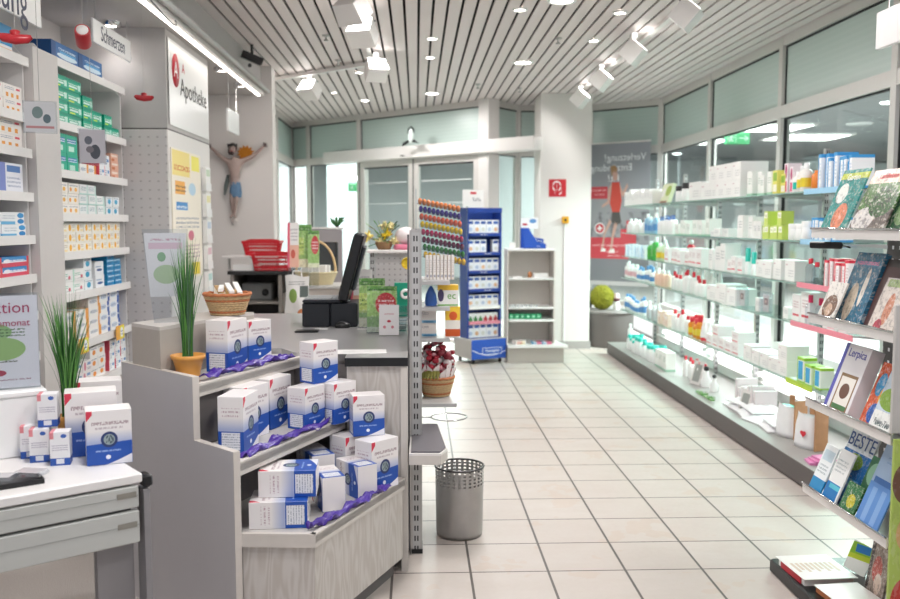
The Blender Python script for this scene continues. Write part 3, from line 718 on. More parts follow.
# ---- hanging signs and cards
def hang_sign(px0, px1, ptop, pbot, word, label, size, X=-1.74):
    a, b = at(px0, (ptop + pbot) / 2, X=X), at(px1, (ptop + pbot) / 2, X=X)
    zt, zb = at(px1, ptop, X=X).z, at(px1, pbot, X=X).z
    L = b.y - a.y; t = root('hanging_sign', label, 'sign', (X, (a.y + b.y) / 2, zb), PI / 2)
    MB().rbox(-L / 2, L / 2, 0, .012, 0, zt - zb, PLASTW, .002).build('board', t)
    g = MB()
    for k in (-.42, .42): g.tube([(k * L, .006, zt - zb), (k * L, .006, SOF - zb)], .003, STEEL, 6)
    g.build('hanger_rod', t)
    lettering(word, size, INK, t, (0, -.0008, (zt - zb) * .5), FRONT, sx=.8)
    return t
hang_sign(94, 131, 41.7, 62.5, 'Schmerzen', 'white hanging sign reading Schmerzen over the middle wall unit', .115)
t = hang_sign(-75, 41, -5, 28, 'Erkältung', 'white hanging sign ending in ung over the shelf unit at the left edge', .235)
def hang_card(px0, px1, p0, p1, m, label, X=-1.62, dy=0):
    a = at(px0, p0, X=X); b = at(px1, p1, X=X); w = math.hypot(b.y - a.y, 0); h = a.z - b.z
    w = max(.12, abs(at(px1, p1, Y=a.y).x - at(px0, p1, Y=a.y).x))
    c = at((px0 + px1) / 2, p1, Y=a.y)
    t = root('hanging_card', label, 'leaflet', (c.x, a.y, c.z), R(18))
    MB().box(-w / 2, w / 2, -.001, .001, 0, h * .97, m).build('card', t)
    MB().box(-w / 2 - .006, w / 2 + .006, -.004, .004, -.006, h, CLEAR).build('clear_sleeve', t)
    MB().tube([(0, 0, h), (0, 0, SOF - c.z)], .0012, STEEL, 4).build('cord', t)
k1 = C('print_hanging_card_green', 'dcdada', [(.25, .6, .45, .85, '7b8f8b', 1), (.6, .85, .3, .6, '5f7278', 1), (.05, .95, .12, .2, 'c98a8a')], rough=.3)
k2 = C('print_hanging_card_dark', 'd3cdd0', [(.2, .5, .55, .8, '6d6f78', 1), (.4, .8, .12, .55, '4a4d55', 1), (.25, .55, .3, .5, '7c7378', 1)], rough=.3)
hang_card(26, 55, 94, 132, k1, 'hanging clear sleeve with a grey-green card before the plain panel', X=-1.68)
hang_card(81, 105, 124, 163, k2, 'hanging clear sleeve with a dark picture card before the green cartons', X=-1.66)
REDM = mat('red_enamel', 'b3202c', .3, vary=.05)
def mussel(px, py, X, label, s):
    p = at(px, py, X=X); t = root('hanging_ornament', label, 'ornament', (p.x, p.y, p.z), R(20))
    b = MB(); b.tube([(-.055 * s, 0, .004), (-.04 * s, 0, -.004), (0, 0, -.008), (.04 * s, 0, -.004), (.055 * s, 0, .004)], [.008 * s, .016 * s, .019 * s, .016 * s, .008 * s], REDM, 10)
    b.build('body', t); MB().lathe([(.016 * s, 0), (.018 * s, .018 * s), (.006 * s, .022 * s)], REDM, 10, (0, 0, .004)).build('cap', t)
    MB().tube([(0, 0, .02), (0, 0, SOF - p.z)], .0012, STEEL, 4).build('cord', t)
mussel(144, 97, -1.5, 'small red hanging ornament before the perforated column', .9)
mussel(15, 37, -1.45, 'red hanging ornament at the upper left edge below the cut-off sign', 1.0)
p = at(83, 37, X=-1.5); t = root('hanging_tin', 'red cylinder with white lid hanging beside the Schmerzen sign', 'ornament', (p.x, p.y, p.z))
g = MB(); g.M = Matrix.Rotation(R(62), 4, 'X') @ Matrix.Rotation(R(15), 4, 'Y'); g.lathe([(.032, -.05), (.034, -.045), (.034, .045), (.032, .05)], REDM, 18); g.build('tin', t)
g = MB(); g.M = Matrix.Rotation(R(62), 4, 'X') @ Matrix.Rotation(R(15), 4, 'Y'); g.lathe([(.001, .0515), (.026, .0515), (.026, .050)], PAPER, 18); g.build('lid', t)
MB().tube([(0, 0, .03), (0, 0, SOF - p.z)], .0015, STEEL, 4).build('cord', t)
# ---- column side: lit sign, poster, racks of small leaflets
x = -1.558
def col_panel(y0, y1, z0, z1, m, name, label, cat, th=.006):
    return tag(MB().box(-(y1 - y0) / 2, (y1 - y0) / 2, -th, 0, 0, z1 - z0, m).build(name, None, (x, (y0 + y1) / 2, z0), (0, 0, PI / 2)), label, cat)
t = root('pharmacy_sign', 'white board with red emblem and the word Apotheke on the column', 'sign', (-1.553, 6.28, 2.09), PI / 2)
MB().box(-.53, .53, 0, .01 - .012, 0, .54, PLASTW).build('board', t)
g = MB(); g.M = Matrix.Rotation(R(90), 4, 'X'); g.lathe([(.001, 0), (.085, 0), (.085, .003), (.001, .003)], INKR, 20, (-.37, .36, .002), sy=1.25); g.build('emblem', t)
lettering('A', .15, INKW, t, (-.37, -.0052, .36), FRONT)
lettering('Apotheke', .165, INKK, t, (.10, -.0035, .27), FRONT, sx=1.12)
lettering('A', .09, INKR, t, (-.18, -.0035, .40), FRONT)
z0, z1 = at(173, 282, X=x).z, 1.95
pst = C('print_column_poster', 'f4ecdd', [(.02, .6, .80, .99, 'f3df8a'), (.66, .95, .86, .98, 'f7ee6a'), (.1, .42, .66, .76, 'f0b04e'), (.12, .5, .54, .6, '3e8fd0'), (.55, .8, .66, .76, 'bcd8ea', 1), (.5, .7, .3, .38, 'd46a86', 1), (.1, .3, .08, .14, 'cc4a4a', 1), (.6, .9, .02, .12, 'e8d23a')], text=[(.08, .6, .84, .92, 'd8853a', 1), (.1, .45, .68, .74, '7c4a1e', 2), (.1, .9, .40, .5, '9a9ea8', 3), (.1, .9, .16, .28, 'b59aa8', 4), (.14, .46, .552, .59, 'f0f6fb', 1)])
col_panel(5.76, 6.52, z0, z1, pst, 'poster', 'pale yellow poster with small pictures on the column side', 'poster')
for i in range(5):
    z = 1.90 - .19 * (i + 1)
    t = root('leaflet_holder', ['topmost', 'second', 'third', 'fourth', 'lowest'][i] + ' clear leaflet holder on the far edge of the column', 'leaflet holder', (x, 6.64, z), PI / 2)
    MB().box(-.08, .08, -.037, -.034, 0, .05, PLASTW).box(-.08, .08, -.04, -.002, -.006, 0, PLASTW).build('pocket', t)
    MB().box(-.07, .07, -.033, -.002, .001, .165, C('print_leaflet_%d' % i, 'f5f5f3', [(.1, .9, .6, .9, ['c7d8c0', 'e9e3b0', 'c6d2e2', 'e2c3cc', 'bfe0dd'][i]), (.2, .8, .1, .3, ['9a9a9a', '4d9e80', 'aa6666', '6688aa', '23aa99'][i])])).build('leaflets', t)
t = root('hanging_sign', 'small white double sign hanging behind the pharmacy board', 'sign', (-1.42, 7.1, 2.17), PI / 2)
MB().rbox(-.2, .2, 0, .02, 0, .17, PLASTW, .003).build('board', t); MB().tube([(-.15, .01, .17), (-.15, .01, SOF - 2.17)], .004, STEEL, 6).tube([(.15, .01, .17), (.15, .01, SOF - 2.17)], .004, STEEL, 6).build('hanger_rod', t)
# ---- crucifix
SKIN = mat('painted_carved_wood', 'a8938c', .6, vary=.08)
def skin_mesh(name, pts, edges, rad, m, parent, sub=1):
    me = bpy.data.meshes.new(name); me.from_pydata([tuple(p) for p in pts], edges, [])
    o = bpy.data.objects.new(name, me); COL.objects.link(o)
    md = o.modifiers.new('s', 'SKIN'); me.skin_vertices  # noqa
    for i, r in enumerate(rad):
        sv = me.skin_vertices[0].data[i]; sv.radius = (r, r * (.8 if r > .03 else 1))
    me.skin_vertices[0].data[0].use_root = True
    o.modifiers.new('d', 'SUBSURF').levels = sub
    bpy.context.view_layer.update()
    ev = o.evaluated_get(bpy.context.evaluated_depsgraph_get()); nm = bpy.data.meshes.new_from_object(ev)
    bpy.data.objects.remove(o)
    nm.materials.clear(); nm.materials.append(m)
    for p in nm.polygons: p.use_smooth = True
    q = bpy.data.objects.new(name, nm); COL.objects.link(q); q.parent = parent
    return q
YC = 8.61
def cp(px, py, dy=0): v = at(px, py, Y=YC); return Vector((v.x - cx0, dy, v.z - cz0))
cx0, cz0 = at(235, 215, Y=YC).x, at(235, 215, Y=YC).z
t = root('crucifix_figure', 'carved crucified figure with blue loincloth hanging on the white wall', 'sculpture', (cx0, YC, cz0))
P = [cp(235.5, 186, -.015), cp(235, 176, -.02), cp(235, 166, -.03), cp(235, 160, -.03), cp(234, 156, -.035),
     cp(229.5, 162, -.02), cp(221, 157, -.012), cp(210.5, 147, .0), cp(240.5, 162, -.02), cp(252, 157, -.012), cp(264, 146, .0),
     cp(232.5, 189, -.015), cp(233, 202, -.045), cp(233.5, 214, -.012), cp(238, 189, -.015), cp(237, 202, -.05), cp(234.5, 214, -.02), cp(231, 218, -.04), cp(236.5, 218, -.045)]
E = [(0, 1), (1, 2), (2, 3), (3, 4), (2, 5), (5, 6), (6, 7), (2, 8), (8, 9), (9, 10), (0, 11), (11, 12), (12, 13), (0, 14), (14, 15), (15, 16), (13, 17), (16, 18)]
RR = [.042, .048, .058, .022, .018, .027, .020, .013, .027, .020, .013, .034, .024, .014, .034, .024, .014, .013, .013]
skin_mesh('figure', P, E, RR, SKIN, t)
for k, (a, s) in enumerate((((210.5, 147), -1), ((264, 146), 1))):
    g = MB(); b0 = cp(*a)
    for i in range(5):
        an = R(30 + i * 28); g.tube([b0, b0 + Vector((s * math.cos(an - R(45)) * .022, -.006, math.sin(an - R(45)) * .022)), b0 + Vector((s * math.cos(an - R(50)) * .036, -.016, math.sin(an - R(50)) * .034))], [.007, .005, .003], mat('dark_carved_hand', '6d5a58', .6), 6)
    g.sphere(tuple(b0), .012, mat('dark_carved_hand', '6d5a58', .6), 8, 6); g.build('hand', t)
h = cp(233.5, 149.5, -.05)
g = MB(); g.sphere(tuple(h), .040, SKIN, 14, 10, .86, .95, 1.2); g.sphere((h.x - .003, h.y - .040, h.z - .002), .008, SKIN, 8, 6, .8, 1, 1.5)
for s in (-1, 1): g.sphere((h.x + s * .013, h.y - .034, h.z + .008), .005, INKK, 6, 4)
g.box(h.x - .01, h.x + .01, h.y - .040, h.y - .034, h.z - .021, h.z - .016, REDM); g.build('head', t)
HAIR = mat('dark_carved_hair', '3b2c28', .7, vary=.15, scale=80)
g = MB(); g.sphere((h.x, h.y + .012, h.z + .010), .044, HAIR, 14, 10, 1, .9, 1.15); g.sphere((h.x, h.y - .022, h.z - .038), .019, HAIR, 8, 6, 1, .8, 1.3)
g.tube([(h.x - .03, h.y, h.z), (h.x - .034, h.y + .005, h.z - .03), (h.x - .028, h.y + .01, h.z - .055)], [.012, .011, .004], HAIR); g.build('hair', t)
g = MB()
for i in range(3): g.tube([(h.x + .042 * math.cos(a * PI / 8), h.y + .042 * math.sin(a * PI / 8), h.z + .028 + i * .007 + .004 * math.sin(a * 2 + i)) for a in range(16)], .005, INKK, 6, closed=True)
g.build('thorn_crown', t)
gold = mat('gilded_halo', 'c8802c', .35, .6, vary=.1)
hc = cp(245.5, 153, .0); pts = []
for i in range(24): rr = .078 if i % 2 else .052; pts.append((hc.x + rr * 1.1 * math.cos(i * PI / 12), hc.z + rr * math.sin(i * PI / 12)))
g = MB(); g.prism(pts[::-1], hc.y, hc.y + .02, gold, 'y'); g.build('halo', t)
BLU = mat('blue_carved_cloth', '5a7c9c', .6, vary=.18, scale=60)
c = cp(236, 187, -.02); g = MB(); g.lathe([(.054, -.10), (.060, -.05), (.054, .0), (.046, .045)], BLU, 16, (c.x, c.y, c.z), sy=.75); g.build('loincloth', t)
c1, c2, c3 = cp(228.5, 175, -.01), cp(226.5, 186, -.02), cp(225, 195, -.01); g = MB(); g.tube([c1, c2, c3], [.014, .02, .008], mat('grey_green_cloth', '5f6a68', .7, vary=.2)); g.build('cloth_end', t)
g = MB(); c = cp(234, 221, .01); g.sphere(tuple(c), .02, mat('pale_base', 'dcd4cf', .6), 8, 6, 1.4, .8, 1); g.build('foot_support', t)
# ================================================================ DISPLAY STEPS
DYS = -.085
PA = Vector((-.615, 3.03, 0)); S2 = math.sqrt(.5)
T24 = Vector((math.sin(R(24)), math.cos(R(24)), 0)); N24 = Vector((-math.cos(R(24)), math.sin(R(24)), 0))
def along(p, y): k = (y - p.y) / T24.y; return (p.x + T24.x * k, y)
PB = Vector((-.788, 3.203, 0))
STEP = mat('step_panel_laminate', 'c6c4c8', .5, vary=.02, scale=8)
LIP = mat('step_lip_laminate', 'd0cac4', .45, vary=.03)
INNER = mat('step_inner_board', '7d7876', .5, vary=.04)
t = root('display_steps', 'three-tiered light wooden display steps with grey side panel in front of the counter', 'display stand', PA)
def wb():
    b = MB(); b.M = Matrix.Translation(-PA); return b
b = MB(); b.M = Matrix.Rotation(R(135), 4, 'Z')
b.prism([(0, 0), (.76, 0), (.76, .93), (.245, .93), (.245, .705), (0, .705)][::-1], -.026, 0, STEP, 'y'); b.build('side_panel', t)
b = MB(); b.M = Matrix.Rotation(R(135), 4, 'Z')
for q in ((-.0015, 0, 0, .705), (.2435, .245, .705, .93)): b.box(q[0], q[1], -.026, 0, q[2], q[3], LIP)
b.box(0, .245, -.026, 0, .705, .7065, LIP); b.box(.245, .76, -.026, 0, .93, .9315, LIP); b.build('edging', t)
ins = Vector((S2, S2, 0)) * .027
a0 = PA + ins; b0 = PB + ins
C1 = Vector((-.345, 3.03, 0)); C2 = Vector(along(C1, 3.69) + (0,))
def slab(poly, z0, z1, name, m=None): b = wb(); b.prism(poly, z0, z1, m or GREY); return b.build(name, t)
def lip(p, q, z0, z1, th=.02):
    b = wb(); p, q = Vector(p), Vector(q); u = (q - p).normalized(); nn = Vector((-u.y, u.x, 0)) * th
    b.prism([(p.x, p.y), (q.x, q.y), (q.x + nn.x, q.y + nn.y), (p.x + nn.x, p.y + nn.y)], z0, z1, LIP); return b
pan = lambda s_: (PA.x - S2 * s_ + ins.x, PA.y + S2 * s_ + ins.y)
bot = [(a0.x, a0.y), (C1.x, C1.y), (C2.x, C2.y), (-.05, 3.72), (-.3, 3.75), (-.3, 3.88), (-.60, 3.88), pan(.30)]
slab(bot, .39, .415, 'shelf')
lip((a0.x, a0.y - .001, 0), C1, .374, .421).build('shelf_lip', t); lip(C1, C2, .374, .421).build('shelf_lip', t)
def inset(poly, d):
    return [(x_ - d * .75, y_ + d) if i < 3 else (x_, y_) for i, (x_, y_) in enumerate(poly)]
slab([(a0.x, a0.y + .012), (C1.x - .004, C1.y + .012), (C2.x - .012, C2.y), (-.062, 3.72), (-.3, 3.74), (-.6, 3.8), pan(.28)], .08, .384, 'front_board', WOOD)
slab([(a0.x, a0.y + .05), (C1.x - .03, C1.y + .05), (C2.x - .06, C2.y), (-.1, 3.72), (-.3, 3.74), (-.6, 3.8), pan(.25)], 0, .079, 'plinth', DGREY)
E1 = Vector(along(PA, 3.74) + (0,)); e0 = along(a0, a0.y)
mid = [(a0.x, a0.y), (E1.x, E1.y), (-.31, 3.88), (-.575, 3.88), pan(.315)]
slab(mid, .635, .66, 'shelf'); lip((a0.x, a0.y, 0), E1, .620, .667).build('shelf_lip', t)
F1 = Vector(along(PB, 3.88) + (0,))
top = [(b0.x, b0.y), (F1.x, F1.y), (-.53, 4.0), (-.80, 4.0), pan(.74)]
slab(top, .871, .895, 'shelf'); lip((b0.x, b0.y, 0), F1, .858, .903).build('shelf_lip', t)
def board(p, y1, off, z0, z1, name):
    p0 = Vector(p) + N24 * off + T24 * off * .52; q = Vector(along(p0, y1) + (0,)); b = wb(); nn = N24 * .012
    b.prism([(p0.x, p0.y), (q.x, q.y), (q.x + nn.x, q.y + nn.y), (p0.x + nn.x, p0.y + nn.y)], z0, z1, INNER); b.build(name, t)
board((b0.x, b0.y, 0), 3.87, .04, .665, .868, 'back_board'); board((a0.x, a0.y, 0), 3.86, .215, .417, .632, 'back_board')
b = wb(); b.box(-.585, -.302, 3.881, 3.893, .416, .868, INNER); b.build('end_board', t)
# raised box at the back of the steps
RA = Vector(pan(.565) + (0,)); RA = Vector((-.949, 3.362, 0)) + ins * .3
r2 = RA + T24 * .60; u45 = Vector((-S2, S2, 0)) * .21
t2 = root('riser_box', 'pale wooden riser box standing at the back of the display steps', 'display box', (RA.x, RA.y, .896))
b = MB(); b.prism([(0, 0), (r2.x - RA.x, r2.y - RA.y), (r2.x - RA.x - .2, r2.y - RA.y + .03), (u45.x, u45.y)], 0, .18, mat('riser_laminate', 'b9b2ab', .45, vary=.03)); b.build('body', t2)
b = MB(); b.prism([(0, 0), (r2.x - RA.x, r2.y - RA.y), (r2.x - RA.x - .2, r2.y - RA.y + .03), (u45.x, u45.y)], .1805, .193, mat('riser_top', 'cfcac6', .4, vary=.02)); b.build('top', t2)
# ---- printed device boxes
def device_mat(name):
    m = bpy.data.materials.new(name); n = NT(m); o = n.coord('Generated'); x, y, z = o[0], o[1], o[2]
    front = n.m('MAXIMUM', n.m('LESS_THAN', y, .002), n.m('GREATER_THAN', y, .998))
    side = n.m('MULTIPLY', n.m('MAXIMUM', n.m('LESS_THAN', x, .002), n.m('GREATER_THAN', x, .998)), n.m('SUBTRACT', 1, front))
    def sm(v, a, b_):
        q = n.node('ShaderNodeMapRange'); q.clamp = True; n.put(q.inputs[0], v); q.inputs[1].default_value = a; q.inputs[2].default_value = b_
        return q.outputs[0]
    def disc(cx, cz, rx, rz_):
        u = n.m('DIVIDE', n.m('SUBTRACT', x, cx), rx); v = n.m('DIVIDE', n.m('SUBTRACT', z, cz), rz_)
        return n.m('LESS_THAN', n.m('ADD', n.m('MULTIPLY', u, u), n.m('MULTIPLY', v, v)), 1.)
    col = n.mix(sm(z, .62, .40), lin('ece8e8'), lin('ece8e8'))
    col = n.mix(sm(z, .62, .42), col, lin('a9b4d6'))
    blue = n.m('LESS_THAN', z, n.m('ADD', .40, n.m('MULTIPLY', n.m('SUBTRACT', x, .5), .04)))
    col = n.mix(n.m('MULTIPLY', blue, n.m('GREATER_THAN', z, .001)), col, lin('1c50ac'))
    f = front
    wave = n.m('MULTIPLY', f, n.m('LESS_THAN', z, n.m('MULTIPLY', n.m('POWER', n.m('MAXIMUM', n.m('SUBTRACT', x, .38), 0), 1.3), .33)))
    col = n.mix(wave, col, lin('e6e6ee'))
    tri = n.m('MULTIPLY', f, n.m('MULTIPLY', n.m('LESS_THAN', x, .14), n.m('GREATER_THAN', z, n.m('ADD', .80, n.m('MULTIPLY', x, .9)))))
    col = n.mix(tri, col, lin('d63a52'))
    col = n.mix(n.m('MULTIPLY', f, disc(.5, .46, .185, .145)), col, lin('26376a'))
    col = n.mix(n.m('MULTIPLY', f, disc(.5, .46, .125, .098)), col, lin('93a3a6'))
    col = n.mix(n.m('MULTIPLY', f, n.m('MULTIPLY', disc(.5, .46, .10, .08), n.m('GREATER_THAN', n.noise(n.scaled(n.vec, (30, 1, 14)), 1, 0), .5))), col, lin('4a5a66'))
    col = n.mix(n.m('MULTIPLY', f, disc(.47, .14, .055, .04)), col, lin('e8ecf6'))
    for (x0, x1, z0, z1, c, k) in ((.12, .93, .73, .79, 'b5a3a8', 1), (.2, .8, .655, .69, 'c3b7bd', 1), (.2, .75, .24, .27, '93aede', 1)):
        ff = n.m('MULTIPLY', n.m('MULTIPLY', n.rng(x, x0, x1), n.rng(z, z0, z1)), n.m('GREATER_THAN', n.noise(n.scaled(n.vec, (42, 1, 20)), 1, 0), .44))
        col = n.mix(n.m('MULTIPLY', ff, f), col, lin(c))
    lab = n.m('MULTIPLY', side, n.m('MULTIPLY', n.rng(y, .14, .86), n.rng(z, .05, .36)))
    col = n.mix(lab, col, lin('e3e5ec'))
    tx = n.m('MULTIPLY', n.m('MULTIPLY', lab, n.m('LESS_THAN', n.m('FRACT', n.m('MULTIPLY', z, 22)), .35)), n.m('GREATER_THAN', n.noise(n.scaled(n.vec, (1, 24, 30)), 1, 0), .48))
    col = n.mix(tx, col, lin('8e94a8'))
    t3 = n.m('MULTIPLY', n.m('MULTIPLY', side, n.m('MULTIPLY', n.rng(y, .15, .85), n.rng(z, .62, .80))), n.m('MULTIPLY', n.m('LESS_THAN', n.m('FRACT', n.m('MULTIPLY', z, 14)), .45), n.m('GREATER_THAN', n.noise(n.scaled(n.vec, (1, 24, 14)), 1, 0), .5)))
    col = n.mix(t3, col, lin('c0a8b2'))
    col = n.mix(n.m('LESS_THAN', z, .001), col, lin('ece8e8'))
    n.base(col); n.b.inputs['Roughness'].default_value = .35
    return m
DEV = device_mat('print_device_box')
def dbox(w, d, h):
    k = ('dev', w, d, h)
    if k not in MESH: MESH[k] = MB().rbox(-w / 2, w / 2, -d / 2, d / 2, 0, h, DEV, .0012).mesh('device_box')
    return MESH[k]
LG = (.15, .095, .20); SM = (.128, .088, .165)
def dev(px, Y, z, rz, size, label, lying=0, X=None, desk=False):
    if not desk: Y += DYS
    w, d, h = size
    p = at(px, 400, Y=Y); x = p.x if X is None else X
    a = R(rz); u = Vector((math.cos(a), math.sin(a), 0)); v = Vector((-math.sin(a), math.cos(a), 0))
    n0 = Vector((x, Y, z + .0008))
    if lying == 0: M = Matrix.Translation(n0 + u * w / 2 + v * d / 2) @ Matrix.Rotation(a, 4, 'Z')
    elif lying == 1:      # front print upwards, top end to the left
        Q = Matrix(((0, 0, -1, 0), (1, 0, 0, 0), (0, -1, 0, 0), (0, 0, 0, 1)))
        M = Matrix.Translation(n0 + u * h + v * w / 2 + Vector((0, 0, d / 2))) @ Matrix.Rotation(a, 4, 'Z') @ Q
    else:                 # on its long edge, top end towards the viewer
        Q = Matrix(((0, 1, 0, 0), (0, 0, 1, 0), (1, 0, 0, 0), (0, 0, 0, 1)))
        M = Matrix.Translation(n0 + u * d / 2 + Vector((0, 0, w / 2))) @ Matrix.Rotation(a, 4, 'Z') @ Q
    o = bpy.data.objects.new('device_box', dbox(*size)); COL.objects.link(o); o.matrix_world = M
    tag(o, label, 'carton', 'blue and white device boxes'); return o
dev(229, 3.50, .895, 72, LG, 'tall blue and white device box beside the orange pot on the top step')
dev(250, 3.80, .895, 53, SM, 'smaller blue and white device box at the rear of the top step')
dev(314, 3.62, .826, 46, SM, 'blue and white device box stacked on top of the middle step row, beside the paper')
dev(243, 3.19, .66, 80, LG, 'device box closest to the side panel on the middle step')
dev(243.5, 3.36, .66, 62, LG, 'second device box from the side panel on the middle step')
dev(270, 3.54, .66, 65, LG, 'third device box from the side panel on the middle step')
dev(305, 3.53, .66, 59, SM, 'fourth device box on the middle step, carrying another box')
dev(334, 3.62, .66, 50, SM, 'last device box at the right end of the middle step')
dev(246.5, 3.10, .415, 3, LG, 'device box lying flat on the bottom step by the side panel, lower one', 1)
dev(256.6, 3.15, .511, 2, LG, 'device box lying flat on another one on the bottom step', 1)
dev(321, 3.275, .415, 20, SM, 'small device box lying with its white end forward on the bottom step', 2)
dev(325, 3.50, .415, 25, LG, 'device box lying on its edge behind the small one on the bottom step', 2, X=-.41)
dev(357, 3.42, .415, 35, SM, 'device box with white end turned right near the bottom step edge', 2)
dev(371, 3.50, .415, 47, LG, 'tall device box at the right end of the bottom step, carrying another')
dev(345, 3.585, .415, 47, LG, 'device box half hidden behind the right-hand pair on the bottom step')
dev(353, 3.60, .616, 14, SM, 'device box on top of the tall one at the right end of the steps')
# purple ribbons
PUR = mat('purple_satin', '4c2f9c', .3, vary=.2, scale=14)
def ribbon(pts, w, label, seed=0):
    rnd = random.Random(seed); n0 = 46; vs = []; fs = []; K = 7
    P = [Vector(p) for p in pts]
    for i in range(n0 + 1):
        f = i / n0 * (len(P) - 1); k = min(int(f), len(P) - 2); p = P[k].lerp(P[k + 1], f - k); u = (P[k + 1] - P[k]).normalized()
        s_ = Vector((-u.y, u.x, 0))
        for j in range(K):
            q = j / (K - 1) - .5
            zz = .004 + .010 * (1 + math.sin(i * .55 + q * 7 + seed)) + .006 * math.sin(i * 1.3 + j * 1.1)
            vs.append(tuple(p + s_ * (q * w * (1 + .25 * math.sin(i * .37 + seed))) + Vector((0, 0, max(.0015, zz)))))
    for i in range(n0):
        for j in range(K - 1): a = i * K + j; fs.append((a, a + 1, a + K + 1, a + K))
    b = MB(); b.add(vs, fs, PUR, True); o = b.build('ribbon'); md = o.modifiers.new('s', 'SOLIDIFY'); md.thickness = .0015; md.offset = 1
    return tag(o, label, 'ribbon')
q0 = PB + N24 * -.0
def edge_pt(p, y, off, z): k = Vector(along(Vector(p), y) + (0,)) + N24 * off; return (k.x, k.y, z)
ribbon([edge_pt(b0, 3.30, .045, .904), edge_pt(b0, 3.5, .035, .904), edge_pt(b0, 3.7, .04, .904), edge_pt(b0, 3.86, .05, .888)], .045, 'purple satin ribbon lying along the top step', 1)
ribbon([edge_pt(a0, 3.11, .03, .657), edge_pt(a0, 3.3, .028, .668), edge_pt(a0, 3.5, .03, .657), edge_pt(a0, 3.73, .028, .668)], .04, 'purple satin ribbon lying along the middle step', 2)
ribbon([(-.37, 3.075, .422), (-.31, 3.16, .422), (-.21, 3.36, .422), (-.12, 3.55, .422)], .035, 'purple satin ribbon lying along the bottom step', 3)
# ================================================================ PLANTS
GR1 = mat('grass_green', '64a04c', .5, vary=.2, scale=12); GR2 = mat('grass_dark_green', '336b34', .5, vary=.2)
GR3 = mat('grass_pale', '9fb98a', .5, vary=.1); SOIL = mat('pot_soil', 'd5cdb8', .8, vary=.2, scale=90)
ORP = mat('orange_glazed_pot', 'e2a04f', .35, vary=.06, scale=9)
def grass(parent, r, h, n_, spread, z0, seed, mats=(GR1, GR2)):
    rnd = random.Random(seed); b = MB()
    for i in range(n_):
        a = rnd.uniform(0, 2 * PI); q = r * math.sqrt(rnd.random()); bx, by = q * math.cos(a), q * math.sin(a)
        a2 = a + rnd.uniform(-.5, .5); sp = spread * rnd.uniform(.1, 1) ; hh = h * rnd.uniform(.55, 1); w = rnd.uniform(.0018, .0036)
        pts = []; S = 6
        for k in range(S + 1):
            f = k / S; pts.append(Vector((bx + math.cos(a2) * sp * f ** 2.2, by + math.sin(a2) * sp * f ** 2.2, z0 + hh * f - .12 * sp * f ** 5)))
        pa = rnd.uniform(0, PI); s_ = Vector((math.cos(pa), math.sin(pa), 0)); vs = []
        for k, p in enumerate(pts): ww = w * (1 - (k / S) ** 2 * .95); vs += [tuple(p - s_ * ww), tuple(p + s_ * ww)]
        b.add(vs, [(2 * k, 2 * k + 1, 2 * k + 3, 2 * k + 2) for k in range(S)], rnd.choice(mats), True)
    return b.build('foliage', parent)
p = at(184, 372, Y=3.42)
t = root('potted_grass', 'tall artificial grass in an orange pot on the top display step', 'plant', (-.852, 3.405, .8965))
MB().lathe([(.040, 0), (.046, .03), (.056, .068), (.062, .07), (.064, .085), (.058, .086), (.054, .07)], ORP, 24, cap=False).lathe([(.001, .001), (.04, 0)], ORP, 24, cap=False).build('pot', t)
MB().lathe([(.001, .074), (.055, .070)], SOIL, 20, cap=False).build('soil', t)
grass(t, .018, .47, 150, .06, .07, 5, (GR1, GR2, mat('grass_grey_green', '5d7d63', .5)))
p = at(57, 455, Y=2.86)
t = root('potted_grass', 'feathery green grass in an orange pot on the desk behind the small boxes', 'plant', (p.x + .035, 2.88, .7505))
MB().lathe([(.030, 0), (.036, .08), (.040, .1), (.036, .102), (.033, .085)], ORP, 24, cap=False).lathe([(.001, .001), (.03, 0)], ORP, 24, cap=False).build('pot', t)
MB().lathe([(.001, .088), (.033, .086)], SOIL, 16, cap=False).build('soil', t)
grass(t, .018, .43, 190, .075, .085, 9)
# clear leaflet stand behind the grass
p = at(176, 330, Z=1.074)
t = root('leaflet_stand', 'clear slanted stand with a pale pink and green leaflet behind the tall grass', 'leaflet stand', (-.955, 3.52, 1.0895), R(18))
M0 = Matrix.Rotation(R(-8), 4, 'X')
b = MB(); b.M = M0; b.prism([(-.05, 0), (.05, 0), (.085, .36), (-.085, .36)], -.002, 0, CLEAR, 'y'); b.build('panel', t)
lf = C('print_pale_leaflet', 'e9e4e2', [(.1, .9, .75, .85, 'e3c3cc'), (.2, .8, .2, .5, 'b9cba4', 1), (.3, .5, .55, .7, '8fb58c', 1)], text=[(.15, .85, .88, .95, 'd0a5b0', 1)])
b = MB(); b.M = M0; b.prism([(-.06, .1), (.06, .1), (.078, .345), (-.078, .345)], .0005, .002, lf, 'y'); b.build('leaflet', t)
